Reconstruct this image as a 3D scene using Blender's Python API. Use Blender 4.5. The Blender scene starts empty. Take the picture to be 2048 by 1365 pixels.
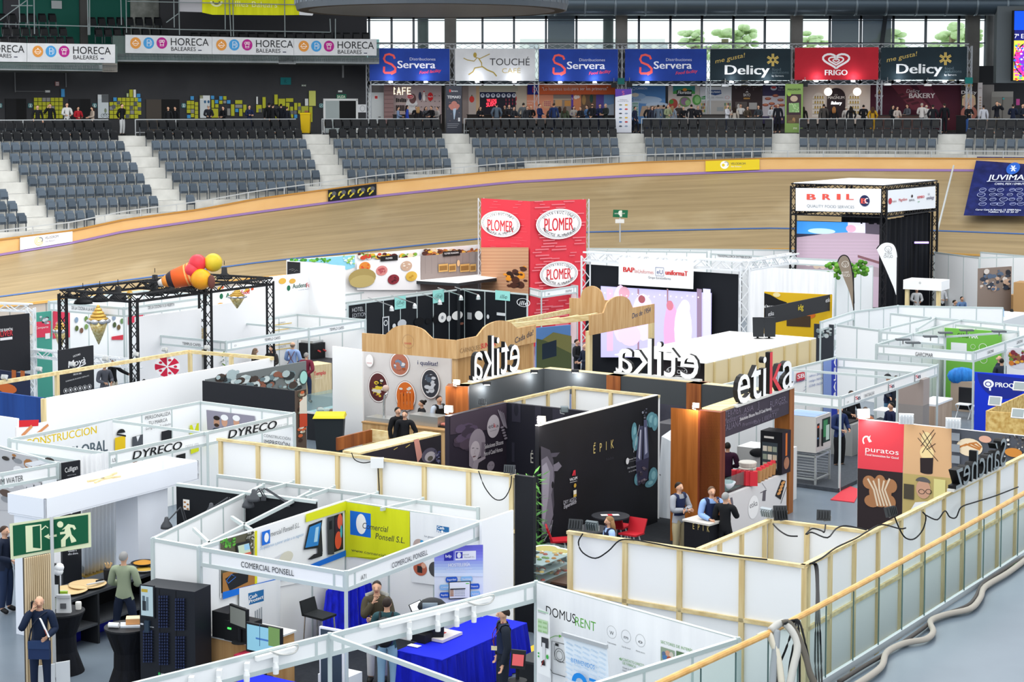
import bpy,bmesh,math,random
from mathutils import Vector as Vec,Matrix
random.seed(7)
SC=bpy.context.scene
R_=math.radians
# ---------------------------------------------------------------- camera, world, lights, exposure
FPX,PITCH,HOR,CH=3600,R_(4),215,10
SHIFT=(682.5-HOR)-FPX*math.tan(PITCH)
cd=bpy.data.cameras.new('camera');cam=bpy.data.objects.new('camera',cd)
SC.collection.objects.link(cam);SC.camera=cam
cam.location=(0,0,CH);cam.rotation_euler=(R_(90)-PITCH,0,0)
cd.sensor_width=36;cd.lens=FPX/2048*36;cd.shift_y=-SHIFT/2048;cd.clip_end=600;cd.clip_start=.5
W=bpy.data.worlds.new('sky');SC.world=W;W.use_nodes=True
bg=W.node_tree.nodes['Background'];bg.inputs[0].default_value=(.94,.97,1,1);bg.inputs[1].default_value=1.15
SC.view_settings.view_transform='Standard';SC.view_settings.look='None'
SC.view_settings.exposure=.38;SC.view_settings.gamma=1
def area(name,loc,size,power,col=(1,.98,.95),rot=(0,0,0)):
 l=bpy.data.lights.new(name,'AREA');l.shape='RECTANGLE';l.size,l.size_y=size;l.energy=power;l.color=col
 o=bpy.data.objects.new(name,l);SC.collection.objects.link(o);o.location=loc;o.rotation_euler=rot;return o
area('hall_light',(-4,38,22),(26,30),4200)
area('hall_light',(2,70,22),(40,16),4200)
area('stand_fill',(-14,64,17),(8,5),2300,(1,1,1),Vec((-11,20,-14)).to_track_quat('-Z','Y').to_euler())  # unseen fill lamp, added to brighten the lower left seats
try:
 SC.cycles.max_bounces=5;SC.cycles.diffuse_bounces=3;SC.cycles.glossy_bounces=3
 SC.cycles.transmission_bounces=4;SC.cycles.transparent_max_bounces=8
 SC.cycles.use_denoising=True;SC.cycles.caustics_reflective=False;SC.cycles.caustics_refractive=False
except Exception:pass
# ---------------------------------------------------------------- materials
def lin(c):
 c/=255
 return c/12.92 if c<=.04045 else((c+.055)/1.055)**2.4
def rgb(h):
 h=h.lstrip('#')
 if len(h)==3:h=''.join(k*2 for k in h)
 return tuple(lin(int(h[i:i+2],16))for i in(0,2,4))+(1,)
_M={}
def mat(h,rough=.6,metal=0,emit=0,kind=None,h2=None,sc=6,alpha=1):
 key=(h,rough,metal,emit,kind,h2,sc,alpha)
 if key in _M:return _M[key]
 m=bpy.data.materials.new('paint_'+h.lstrip('#')+(kind or ''));m.use_nodes=True
 N,L=m.node_tree.nodes,m.node_tree.links;b=N['Principled BSDF']
 b.inputs['Base Color'].default_value=rgb(h);b.inputs['Roughness'].default_value=rough;b.inputs['Metallic'].default_value=metal
 if not metal:b.inputs['Specular IOR Level'].default_value=.22
 if emit:
  b.inputs['Emission Color'].default_value=rgb(h);b.inputs['Emission Strength'].default_value=emit
 if alpha<1:b.inputs['Alpha'].default_value=alpha
 if kind:
  tc=N.new('ShaderNodeTexCoord');mp=N.new('ShaderNodeMapping');L.new(tc.outputs['Object'],mp.inputs[0])
  nz=N.new('ShaderNodeTexNoise');nz.inputs['Detail'].default_value=5;L.new(mp.outputs[0],nz.inputs[0])
  nz.inputs['Scale'].default_value=sc
  if kind=='wood':mp.inputs['Scale'].default_value=(.12,1.6,2.2)
  if kind=='woodz':mp.inputs['Scale'].default_value=(2,2,.15)
  if kind=='track':mp.inputs['Scale'].default_value=(.04,.6,.9)
  if kind=='folds':mp.inputs['Scale'].default_value=(2,2,.12)
  rp=N.new('ShaderNodeValToRGB');L.new(nz.outputs['Fac'],rp.inputs[0])
  rp.color_ramp.elements[0].position=.35;rp.color_ramp.elements[1].position=.65
  rp.color_ramp.elements[0].color=rgb(h2 or h);rp.color_ramp.elements[1].color=rgb(h)
  L.new(rp.outputs[0],b.inputs['Base Color'])
  if kind=='folds':
   bp=N.new('ShaderNodeBump');bp.inputs['Strength'].default_value=.5;bp.inputs['Distance'].default_value=.06
   L.new(nz.outputs['Fac'],bp.inputs['Height']);L.new(bp.outputs[0],b.inputs['Normal'])
 _M[key]=m;return m
def _m(c):return c if not isinstance(c,str)else mat(c)
def glass_mat(tint='#d8efe8',a=.22):
 k=('glass',tint,a)
 if k in _M:return _M[k]
 m=bpy.data.materials.new('clear_glass');m.use_nodes=True;N,L=m.node_tree.nodes,m.node_tree.links
 for n in list(N):N.remove(n)
 o=N.new('ShaderNodeOutputMaterial');t=N.new('ShaderNodeBsdfTransparent');t.inputs[0].default_value=rgb(tint)
 g=N.new('ShaderNodeBsdfPrincipled');g.inputs['Base Color'].default_value=rgb('#cfe6e0');g.inputs['Roughness'].default_value=.05
 x=N.new('ShaderNodeMixShader');x.inputs[0].default_value=a
 L.new(t.outputs[0],x.inputs[1]);L.new(g.outputs[0],x.inputs[2]);L.new(x.outputs[0],o.inputs[0])
 _M[k]=m;return m
WHITE='#f2f4f5';ALU='#c4d0d0';BLACK='#15181d'
white=mat('#f3f5f6',.55);alu=mat('#c3cfcf',.4,.15);pine=mat('#e6d5a6',.6,kind='wood',h2='#cfb681',sc=5)
pinez=mat('#e6d5a6',.6,kind='woodz',h2='#cfb681',sc=5)
black=mat('#15181d',.5);curtain_black=mat('#14171f',.85,kind='folds',h2='#090b10',sc=3)
oak=mat('#c9a06c',.55,kind='woodz',h2='#b78b57',sc=4);brownwood=mat('#9a5a2c',.45,kind='woodz',h2='#6f3a18',sc=3)
chrome=mat('#c9cccd',.25,.8);darkmetal=mat('#23262a',.4,.4);steel=mat('#b9bcba',.3,.6)
white_cloth=mat('#f4f5f6',.9,kind='folds',h2='#e6e8ea',sc=3);blue_cloth=mat('#1220c8',.8,kind='folds',h2='#0b149a',sc=4)
# ---------------------------------------------------------------- pixel rays (the photograph's camera) -> points on known heights or planes
_V=[0,0,1]
def view(ox,oy,s=4):_V[:]=[ox,oy,s]
def tile(c,r):view(512*c,340*r if r<3 else 1020,4 if r<3 else 3.957)
def full():view(0,0,1)
def px(x,y):return _V[0]+x/_V[2],_V[1]+y/_V[2]
cp,sp=math.cos(PITCH),math.sin(PITCH)
def ray(x,y):
 x,y=px(x,y);yu=682.5-y-SHIFT
 d=Vec(((x-1024),FPX*cp+yu*sp,-FPX*sp+yu*cp));return d/d.y
EYE=Vec((0,0,CH))
def at_z(x,y,z=0):
 d=ray(x,y);return EYE+d*((z-CH)/d.z)
def at_y(x,y,dist):return EYE+ray(x,y)*dist
def proj(p):
 q=p-EYE;fwd=q.y*cp-q.z*sp;up=q.y*sp+q.z*cp
 return 1024+FPX*q.x/fwd,682.5-SHIFT-FPX*up/fwd
Z=Vec((0,0,1))
# ---------------------------------------------------------------- objects
WLOC={}
def link(o):SC.collection.objects.link(o);return o
def tag(o,label=None,cat=None,group=None,kind=None):
 for k,v in(('label',label),('category',cat),('group',group),('kind',kind)):
  if v:o[k]=v
 return o
def thing(name,label,cat,loc=(0,0,0),group=None):
 o=link(bpy.data.objects.new(name,None));o.location=loc;o.empty_display_size=.2
 WLOC[o.name]=Vec(loc);return tag(o,label,cat,group)
class MB:
 def __init__(s):s.v=[];s.f=[];s.mi=[];s.mats=[];s.smooth=False
 def m(s,c):
  c=_m(c)
  if c not in s.mats:s.mats.append(c)
  return s.mats.index(c)
 def poly(s,pts,c='#888'):
  n=len(s.v);s.v+=[Vec(p)for p in pts];s.f.append(list(range(n,n+len(pts))));s.mi.append(s.m(c));return s
 def hexa(s,p,c):
  n=len(s.v);s.v+=[Vec(q)for q in p];k=s.m(c)
  for f in((3,2,1,0),(4,5,6,7),(0,1,5,4),(1,2,6,5),(2,3,7,6),(3,0,4,7)):
   s.f.append([n+i for i in f]);s.mi.append(k)
  return s
 def obox(s,o,a,b,h,c):
  o,a,b,h=Vec(o),Vec(a),Vec(b),Vec(h)
  q=[o,o+a,o+a+b,o+b];return s.hexa(q+[k+h for k in q],c)
 def box(s,x0,y0,z0,x1,y1,z1,c):return s.obox((x0,y0,z0),(x1-x0,0,0),(0,y1-y0,0),(0,0,z1-z0),c)
 def bar(s,p,q,w,h,c,up=Z):
  p,q=Vec(p),Vec(q);d=(q-p).normalized()
  if abs(d.dot(up))>.95:up=Vec((0,1,0))
  sd=d.cross(up).normalized();u=sd.cross(d).normalized()
  a=sd*w/2;b=u*h/2
  return s.hexa([p-a-b,p+a-b,q+a-b,q-a-b,p-a+b,p+a+b,q+a+b,q-a+b],c)
 def tube(s,pts,r,c,n=6,caps=True):
  pts=[Vec(p)for p in pts];k=s.m(c);base=len(s.v);rr=r if isinstance(r,(list,tuple))else[r]*len(pts)
  for i,p in enumerate(pts):
   d=(pts[min(i+1,len(pts)-1)]-pts[max(i-1,0)]).normalized()
   u=Vec((0,0,1))if abs(d.z)<.9 else Vec((0,1,0))
   a=d.cross(u).normalized();b=a.cross(d).normalized()
   for j in range(n):
    t=2*math.pi*j/n;s.v.append(p+(a*math.cos(t)+b*math.sin(t))*rr[i])
  for i in range(len(pts)-1):
   for j in range(n):
    s.f.append([base+i*n+j,base+i*n+(j+1)%n,base+(i+1)*n+(j+1)%n,base+(i+1)*n+j]);s.mi.append(k)
  if caps:
   s.f.append([base+j for j in range(n)][::-1]);s.mi.append(k)
   s.f.append([base+(len(pts)-1)*n+j for j in range(n)]);s.mi.append(k)
  return s
 def lathe(s,o,prof,c,n=16,axis=None):
  o=Vec(o);k=s.m(c);base=len(s.v);ax=Vec(axis).normalized()if axis else Z
  u=Vec((1,0,0))if abs(ax.x)<.9 else Vec((0,1,0));a=ax.cross(u).normalized();b=ax.cross(a)
  for r,h in prof:
   for j in range(n):
    t=2*math.pi*j/n;s.v.append(o+(a*math.cos(t)+b*math.sin(t))*r+ax*h)
  for i in range(len(prof)-1):
   for j in range(n):
    s.f.append([base+i*n+j,base+i*n+(j+1)%n,base+(i+1)*n+(j+1)%n,base+(i+1)*n+j]);s.mi.append(k)
  if prof[0][0]>.001:s.f.append([base+j for j in range(n)][::-1]);s.mi.append(k)
  if prof[-1][0]>.001:s.f.append([base+(len(prof)-1)*n+j for j in range(n)]);s.mi.append(k)
  return s
 def ball(s,o,rx,ry,rz,c,n=12,m=8):
  o=Vec(o);k=s.m(c);base=len(s.v)
  for i in range(m+1):
   p=math.pi*i/m-math.pi/2
   for j in range(n):
    t=2*math.pi*j/n
    s.v.append(o+Vec((rx*math.cos(p)*math.cos(t),ry*math.cos(p)*math.sin(t),rz*math.sin(p))))
  for i in range(m):
   for j in range(n):
    s.f.append([base+i*n+j,base+i*n+(j+1)%n,base+(i+1)*n+(j+1)%n,base+(i+1)*n+j]);s.mi.append(k)
  return s
 def mesh(s,name,org=(0,0,0)):
  me=bpy.data.meshes.new(name);org=Vec(org)
  me.from_pydata([tuple(p-org)for p in s.v],[],s.f)
  for k in s.mats:me.materials.append(k)
  me.polygons.foreach_set('material_index',s.mi)
  if s.smooth:me.polygons.foreach_set('use_smooth',[True]*len(s.f))
  me.update();return me
 def obj(s,name,parent=None,label=None,cat=None,group=None,kind=None,loc=None):
  if not s.v:return None
  if parent is not None:org=WLOC[parent.name]
  elif loc is not None:org=Vec(loc)
  else:
   lo=[min(p[i]for p in s.v)for i in range(3)];hi=[max(p[i]for p in s.v)for i in range(3)]
   org=Vec(((lo[0]+hi[0])/2,(lo[1]+hi[1])/2,lo[2]))
  o=link(bpy.data.objects.new(name,s.mesh(name,org)))
  WLOC[o.name]=org.copy()
  if parent is not None:o.parent=parent
  else:o.location=org
  return tag(o,label,cat,group,kind)
def struct(mb,name):return mb.obj(name,kind='structure',loc=(0,0,0))
def wire(name,label,pts,r,c,cat='cable',group=None,n=5):
 mb=MB();mb.smooth=True;mb.tube(smooth(pts),r,c,n);return mb.obj(name,None,label,cat,group)
def smooth(pts,k=4):
 pts=[Vec(p)for p in pts]
 if len(pts)<3:return pts
 out=[]
 for i in range(len(pts)-1):
  a,b,c,d=pts[max(i-1,0)],pts[i],pts[i+1],pts[min(i+2,len(pts)-1)]
  for j in range(k):
   t=j/k
   out.append(.5*((2*b)+(c-a)*t+(2*a-5*b+4*c-d)*t*t+(3*b-a-3*c+d)*t**3))
 return out+[pts[-1]]
# ---------------------------------------------------------------- lettering (one outline per string, kept as plain mesh data)
_T={}
def glyphs(s,bold=0):
 key=(s,bold)
 if key in _T:return _T[key]
 cu=bpy.data.curves.new('lettering','FONT');cu.body=s;cu.resolution_u=3;cu.fill_mode='FRONT';cu.offset=0
 ob=bpy.data.objects.new('lettering',cu);me=bpy.data.meshes.new_from_object(ob)
 v=[(p.co.x,p.co.y)for p in me.vertices];f=[list(p.vertices)for p in me.polygons]
 bpy.data.objects.remove(ob);bpy.data.curves.remove(cu);bpy.data.meshes.remove(me)
 if v:
  x0=min(p[0]for p in v);x1=max(p[0]for p in v);v=[((p[0]-x0),p[1])for p in v];w=x1-x0
 else:w=1
 _T[key]=(v,f,w);return _T[key]
CAP=max(p[1]for p in glyphs('H')[0])
# ---------------------------------------------------------------- flat vertical panels and what is printed on them
class Pl:
 def __init__(s,a,b):
  s.a,s.b=Vec(a),Vec(b);h=Vec((s.b.x-s.a.x,s.b.y-s.a.y,0));s.len=h.length;s.u=h.normalized()
  s.n=s.u.cross(Z)
  if s.n.dot(EYE-s.a)<0:s.n=-s.n
  s.org=Vec((s.a.x,s.a.y,0))
 def at(s,x,y,off=0):
  d=ray(x,y);t=(s.org+s.n*off-EYE).dot(s.n)/d.dot(s.n);return EYE+d*t
 def uv(s,x,y):
  p=s.at(x,y);return(p-s.org).dot(s.u),p.z
 def w(s,u,v,off=0):return s.org+s.u*u+Z*v+s.n*off
 def shift(s,d):
  q=Pl(s.a+s.n*d,s.b+s.n*d);return q
def plz(x0,y0,x1,y1,z):return Pl(at_z(x0,y0,z),at_z(x1,y1,z))
def slab(mb,p,u0,u1,z0,z1,t,c):
 return mb.obox(p.w(u0,z0,-t),p.u*(u1-u0),p.n*t,Z*(z1-z0),c)
class Gfx:
 def __init__(s,p,off=.006):s.p=p;s.o=off;s.mb=MB();s.k=0
 def _n(s):s.k+=1;return s.o+.0005*s.k
 def sc(s,x,y):
  u,v=s.p.uv(x,y);a=proj(s.p.w(u,v));b=proj(s.p.w(u+.05,v));c=proj(s.p.w(u,v+.05))
  return abs(b[0]-a[0])/.05*_V[2],abs(c[1]-a[1])/.05*_V[2]
 def q(s,pts,c):
  o=s._n();s.mb.poly([s.p.w(*s.p.uv(x,y),o)for x,y in pts],c);return s
 def r(s,x0,y0,x1,y1,c):
  o=s._n();a=s.p.uv(x0,y0);b=s.p.uv(x1,y1)
  s.mb.poly([s.p.w(a[0],b[1],o),s.p.w(b[0],b[1],o),s.p.w(b[0],a[1],o),s.p.w(a[0],a[1],o)],c);return s
 def uvr(s,u0,z0,u1,z1,c):
  o=s._n();s.mb.poly([s.p.w(u0,z0,o),s.p.w(u1,z0,o),s.p.w(u1,z1,o),s.p.w(u0,z1,o)],c);return s
 def e(s,x,y,rx,ry,c,n=20,ring=0,a0=0,a1=360):
  u,v=s.p.uv(x,y);kx,ky=s.sc(x,y);rx/=kx;ry/=ky;o=s._n()
  if ring:
   k=1-ring;full_=a1-a0>=360
   P=[(math.cos(R_(a0+(a1-a0)*i/n)),math.sin(R_(a0+(a1-a0)*i/n)))for i in range(n+1)]
   for(c0,s0),(c1,s1)in zip(P,P[1:]):
    s.mb.poly([s.p.w(u+rx*c0,v+ry*s0,o),s.p.w(u+rx*c1,v+ry*s1,o),s.p.w(u+rx*k*c1,v+ry*k*s1,o),s.p.w(u+rx*k*c0,v+ry*k*s0,o)],c)
  else:
   s.mb.poly([s.p.w(u+rx*math.cos(R_(a0+(a1-a0)*i/n)),v+ry*math.sin(R_(a0+(a1-a0)*i/n)),o)for i in range(n)],c)
  return s
 def line(s,pts,wd,c):
  uv=[Vec(s.p.uv(x,y))for x,y in pts];kx,ky=s.sc(*pts[0]);h=wd/ky/2;o=s._n()
  L_,R2=[],[]
  for i,p in enumerate(uv):
   d=(uv[min(i+1,len(uv)-1)]-uv[max(i-1,0)])
   d=d.normalized()if d.length>1e-6 else Vec((1,0));nn=Vec((-d.y,d.x))*h
   L_.append(p+nn);R2 .append(p-nn)
  for i in range(len(uv)-1):
   s.mb.poly([s.p.w(*L_[i],o),s.p.w(*R2[i],o),s.p.w(*R2[i+1],o),s.p.w(*L_[i+1],o)],c)
  return s
 def t(s,txt,x,y,h,w,c,bold=0,it=0,rot=0,flip=False,center=False):
  v,f,tw=glyphs(txt);kx,ky=s.sc(x,y);W_=w/kx;H_=h/ky;u0,v0=s.p.uv(x,y);o=s._n()
  su=W_/tw;sv=H_/CAP;base=len(s.mb.v);ca,sa=math.cos(R_(rot)),math.sin(R_(rot));k=s.mb.m(c)
  for a,b in v:
   if flip:a=tw-a
   X=a*su+it*b*sv;Y=b*sv
   if center:X-=W_/2
   s.mb.v.append(s.p.w(u0+X*ca-Y*sa,v0+X*sa+Y*ca,o))
  for g in f:s.mb.f.append([base+i for i in g]);s.mb.mi.append(k)
  if bold>.012:
   for q in(1,-1):s.t(txt,x+q*bold*.9*su*kx,y,h,w,c,0,it,rot,flip,center)
  return s
 def done(s,parent,name='printed_graphic',label=None):return s.mb.obj(name,parent,label)
# ================================================================ the hall: floors, banked track, stands, far walls
CX,CY,R0,ZC=7.7,53,50,8.5
TREAD,RISE=.85,.53
full()
def rad(p):return math.hypot(p.x-CX,p.y-CY)
def ang(p):return math.atan2(p.x-CX,p.y-CY)
def pol(r,a,z):return Vec((CX+r*math.sin(a),CY+r*math.cos(a),z))
def bis(fn,a,b):
 fa=fn(a)
 for _ in range(50):
  m=(a+b)/2
  if(fn(m)>0)==(fa>0):a=m
  else:b=m
 return(a+b)/2
def on_cone(x,y):
 d=ray(x,y);f=lambda t:(CH+d.z*t)-(ZC-RISE/TREAD*(R0-rad(EYE+d*t)))
 return EYE+d*bis(f,56,125)
def on_cyl(x,y,r):
 d=ray(x,y);f=lambda t:rad(EYE+d*t)-r
 return EYE+d*bis(f,62,150)
def lerp(tab,x):
 for(a,b),(c,d)in zip(tab,tab[1:]):
  if x<=c:return b+(d-b)*(x-a)/(c-a)
 return tab[-1][1]
FB=[(-90,523),(0,508),(145,484),(250,461),(400,439),(512,423),(760,390),(1024,362.5),(1280,349),(1536,339.5),(1700,338),(2140,340)]
FT=[(-90,494),(0,480),(145,462.5),(250,440),(400,420),(512,399),(760,366),(1024,341),(1280,325.5),(1536,317.5),(1700,317),(2140,319)]
YI=[(-90,686),(0,676),(57,669),(556,605),(1000,570),(1540,543),(1700,544),(2140,566)]
BLU=[(-90,606),(0,594),(300,555),(512,526),(960,478),(1172,465),(1536,457),(1872,462),(2140,472)]
cols=[-80+36*i for i in range(61)]
uvm={}
class Surf:
 def __init__(s):s.v=[];s.uv=[];s.f=[]
tr=[]
for x in cols:
 o=on_cone(x,lerp(FB,x));i=at_z(x,lerp(YI,x),1.7)
 row=[]
 for j in range(13):
  t=j/12;p=o.lerp(i,t);p.z=o.z+(i.z-o.z)*(t+.22*t*(1-t));row.append(p)
 tr.append(row)
def grid_mesh(name,rows,m,ulen=None):
 me=bpy.data.meshes.new(name);n=len(rows[0]);vs=[tuple(p)for r in rows for p in r]
 fs=[[i*n+j,(i+1)*n+j,(i+1)*n+j+1,i*n+j+1]for i in range(len(rows)-1)for j in range(n-1)]
 me.from_pydata(vs,[],fs);me.materials.append(m);uv=me.uv_layers.new(name='UVMap');U=[0]
 for i in range(1,len(rows)):U.append(U[-1]+(rows[i][0]-rows[i-1][0]).length)
 Vv=[0]
 for j in range(1,n):Vv.append(Vv[-1]+(rows[len(rows)//2][j]-rows[len(rows)//2][j-1]).length)
 for lp in me.loops:uv.data[lp.index].uv=(U[lp.vertex_index//n],Vv[lp.vertex_index%n])
 me.polygons.foreach_set('use_smooth',[True]*len(fs));me.update()
 return link(bpy.data.objects.new(name,me))
def plank_mat(name,c1,c2,c3,su,sv,rough=.55):
 m=bpy.data.materials.new(name);m.use_nodes=True;N,L=m.node_tree.nodes,m.node_tree.links;b=N['Principled BSDF']
 uv=N.new('ShaderNodeUVMap');mp=N.new('ShaderNodeMapping');mp.inputs['Scale'].default_value=(su,sv,1);L.new(uv.outputs[0],mp.inputs[0])
 n1=N.new('ShaderNodeTexNoise');n1 .inputs['Scale'].default_value=1;n1 .inputs['Detail'].default_value=6;n1 .inputs['Roughness'].default_value=.65;L.new(mp.outputs[0],n1 .inputs[0])
 n2=N.new('ShaderNodeTexNoise');n2 .inputs['Scale'].default_value=.22;n2 .inputs['Detail'].default_value=4;L.new(uv.outputs[0],n2 .inputs[0])
 rp=N.new('ShaderNodeValToRGB');rp.color_ramp.elements[0].position=.3;rp.color_ramp.elements[1].position=.7
 rp.color_ramp.elements[0].color=rgb(c1);rp.color_ramp.elements[1].color=rgb(c2);L.new(n1 .outputs['Fac'],rp.inputs[0])
 r2=N.new('ShaderNodeValToRGB');r2 .color_ramp.elements[0].position=.55;r2 .color_ramp.elements[1].position=.75;L.new(n2 .outputs['Fac'],r2 .inputs[0])
 r2 .color_ramp.elements[0].color=(0,0,0,1);r2 .color_ramp.elements[1].color=(.5,.5,.5,1)
 mx=N.new('ShaderNodeMixRGB');L.new(r2 .outputs[0],mx.inputs[0]);L.new(rp.outputs[0],mx.inputs[1]);mx.inputs[2].default_value=rgb(c3)
 L.new(mx.outputs[0],b.inputs['Base Color']);b.inputs['Roughness'].default_value=rough;return m
o=grid_mesh('track',tr,plank_mat('track_planks','#8e7b5a','#b09a74','#bfae8c',.11,2.6,.42));o['kind']='structure'
# purple band along the top of the track and the blue line lower down: thin painted strips lying on the boards
def strip(name,yfun,wpx,c,lift=.02):
 mb=MB();pts=[]
 for x,row in zip(cols,tr):
  def pt(y):
   f=lambda t:proj(row[0].lerp(row[12],t)+Vec((0,0,(row[12].z-row[0].z)*.22*t*(1-t))))[1]-y
   t=bis(f,0,1);p=row[0].lerp(row[12],t);p.z=row[0].z+(row[12].z-row[0].z)*(t+.22*t*(1-t));return p+Vec((0,-lift,lift))
  pts.append((pt(yfun(x)),pt(yfun(x)+wpx)))
 for(a,b),(c_,d)in zip(pts,pts[1:]):mb.poly([a,b,d,c_],c)
 mb.obj(name,None,kind='structure',loc=(0,0,0))
strip('trim_purple',lambda x:lerp(FB,x)+.2,4.6,'#8a70a8')
strip('trim_blue',lambda x:lerp(BLU,x)-1.2,2.6,'#4d6a9c')
# plywood fence on the outer edge, with its capping
top=[]
for x,row in zip(cols,tr):
 a=row[0];k=(lerp(FB,x)-lerp(FT,x))*a.y/FPX;top.append([a+Z*k,a.copy()])
o=grid_mesh('track_fence',top,plank_mat('fence_plywood','#dfb06c','#e6bc7c','#d3a260',.5,2));o['kind']='structure'
o.data.polygons.foreach_set('use_smooth',[False]*len(o.data.polygons))
mb=MB()
for r0,r1 in zip(top,top[1:]):mb.bar(r0[0]+Z*.03,r1[0]+Z*.03,.14,.06,'#b9863f')
struct(mb,'trim_fence_cap')
mb=MB()
for i,(r0,r1)in enumerate(zip(top,top[1:])):
 mb.bar(r0[0]+Z*.42+Vec((0,.2,0)),r1[0]+Z*.42+Vec((0,.2,0)),.05,.05,'#b4b9bc')
 if i%2==0:mb.bar(r0[0]+Vec((0,.2,-.2)),r0[0]+Z*.42+Vec((0,.2,0)),.05,.05,'#b4b9bc')
mb.obj('guard_rail',None,'long grey metal guard rail running along the top of the plywood track fence','railing',loc=(0,0,0))
# prints fixed on the fence
def fence_print(name,label,x0,x1,bgc,paint,inset=.6):
 a,b=on_cone(x0,lerp(FB,x0)),on_cone(x1,lerp(FB,x1));p=Pl(a,b).shift(.12)
 m=MB();f=lambda x,y:p.at(x,y)
 m.poly([f(x0,lerp(FT,x0)+inset),f(x0,lerp(FB,x0)-inset),f(x1,lerp(FB,x1)-inset),f(x1,lerp(FT,x1)+inset)],bgc)
 o=m.obj(name,None,label,'banner');g=Gfx(p);paint(g);g.done(o);return o
def p1(g):
 tile(0,1)
 for k in range(6):g.e(310,570,34-5*k,36-5*k,'#d8c25a' if k%2==0 else '#fff',a0=90,a1=360)
 g.e(322,560,22,22,'#7d828a',ring=.35,a0=-60,a1=120);g.t('VELODROM',360,556,20,108,'#51545c',.01,rot=4);g.t('Illes Balears',362,580,14,78,'#9b9ea6',rot=4);full()
fence_print('fence_banner','white fence banner with a looped yellow and grey emblem at far left',40,145,'#f6f7f8',p1)
def p2(g):
 tile(1,1)
 for i in range(5):
  x=606+77*i;y=208-10*i
  g.e(x,y,26,30,'#c9bb3f',ring=.45,a0=-20,a1=200);g.e(x+18,y-18,18,18,'#5a5d63');g.line([(x-10,y+30),(x+24,y-4)],12,'#c9bb3f')
 full()
fence_print('fence_banner','black fence banner with a row of five looped yellow emblems',656,753,'#1b1e24',p2)
def p3(g):
 tile(2,0)
 g.e(1700,1320,34,32,'#fbfbef');g.e(1712,1312,22,20,'#a9acb3',ring=.4,a0=-60,a1=130);g.e(1690,1322,12,12,'#e8cf2c');g.t('VELODROM',1750,1318,17,118,'#5a5d50',.01);g.t('Illes Balears',1752,1338,11,84,'#fbfbef');full()
fence_print('fence_banner','yellow fence banner with a white looped emblem at the far middle',1411,1519,'#e8cf2c',p3)
# infield floor, raised apron outside the near railing, far apron railing
def floor_mat(name,a,b,rough):
 m=mat(a,rough,kind='noise',h2=b,sc=.35);return m
mb=MB();mb.poly([(-70,12,0),(70,12,0),(70,125,0),(-70,125,0)],floor_mat('floor','#727e89','#66727e',.25));struct(mb,'floor')
GL=[(1667,1365),(1747,1312),(1849,1245),(1939,1185),(2048,1113)]
gp=[at_z(x,y,1.7)for x,y in GL]
dA=(gp[-1]-gp[0]).normalized();nA=dA.cross(Z)
ga,gb=gp[0]-dA*9,gp[-1]+dA*40
mb=MB();mb.hexa([ga-Z*1.72,ga+nA*40-Z*1.72,gb+nA*40-Z*1.72,gb-Z*1.72,ga-Z*.012,ga+nA*40-Z*.012,gb+nA*40-Z*.012,gb-Z*.012],mat('#707d89',.3,kind='noise',h2='#66737f',sc=.5));struct(mb,'floor_apron')
inner=[r[12]for r in tr]
mb=MB()
for a,b in zip(inner,inner[1:]):
 ia,ib=a+Vec((0,-2.2,0)),b+Vec((0,-2.2,0));mb.poly([a,ia,ib,b],'#9a948c');mb.poly([ia,ia-Z*1.7,ib-Z*1.7,ib],'#b7b9b8')
struct(mb,'floor_far_apron')
fr=thing('infield_railing','far infield railing with wooden handrail at the foot of the track','railing')
mb=MB();gl=MB()
for i,(a,b)in enumerate(zip(inner,inner[1:])):
 a,b=a+Vec((0,-.5,0)),b+Vec((0,-.5,0));mb.bar(a+Z*1.17,b+Z*1.17,.09,.09,'#d2a35a');gl.bar(a+Z*.6,b+Z*.6,.02,1.1,'#b6ada4');MB().bar(a,a+Z*1.15,.05,.05,'#8d918f').obj('post',fr)
mb.obj('handrail',fr);gl.obj('infill',fr)
# stands: stepped concrete, aisle stairs
af=[(ang(r[0]),rad(r[0]))for r in tr];af.sort()
def fence_r(a):
 for(a0,r0),(a1,r1)in zip(af,af[1:]):
  if a0<=a<=a1:return r0+(r1-r0)*(a-a0)/(a1-a0)
 return af[0][1]if a<af[0][0]else af[-1][1]
A0,A1=ang(on_cone(-40,455)),ang(on_cyl(2130,270,R0))
NR=18
mb=MB();NA=64;conc=mat('#cfcfca',.75,kind='noise',h2='#bdbdb8',sc=1.4)
for k in range(NR):
 ro,ri,z=R0-TREAD*k+.35,R0-TREAD*(k+1)+.35,ZC-RISE*k-(0 if k else 0)
 for i in range(NA):
  a,b=A0+(A1-A0)*i/NA,A0+(A1-A0)*(i+1)/NA
  fa,fb=fence_r(a)+.2,fence_r(b)+.2
  if ro<min(fa,fb):continue
  ia,ib=min(ro,max(ri,fa)),min(ro,max(ri,fb))
  mb.poly([pol(ro,a,z),pol(ia,a,z),pol(ib,b,z),pol(ro,b,z)],conc)
  if ri>max(fa,fb):mb.poly([pol(ri,a,z),pol(ri,a,z-RISE),pol(ri,b,z-RISE),pol(ri,b,z)],conc)
struct(mb,'floor_terraces')
mb=MB()
for i in range(NA):
 a,b=A0+(A1-A0)*i/NA,A0+(A1-A0)*(i+1)/NA
 mb.poly([pol(R0+.3,a,ZC),pol(R0+12,a,ZC),pol(R0+12,b,ZC),pol(R0+.3,b,ZC)],'#4a4e52')
struct(mb,'floor_walkway')
AISLE=[ang(on_cone(8,365)),ang(on_cyl(250,270,R0)),ang(on_cyl(622,270,R0)),ang(on_cyl(905,268,R0)),ang(on_cyl(1258,266,R0)),ang(on_cyl(1572,266,R0)),ang(on_cyl(1908,266,R0))]
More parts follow.
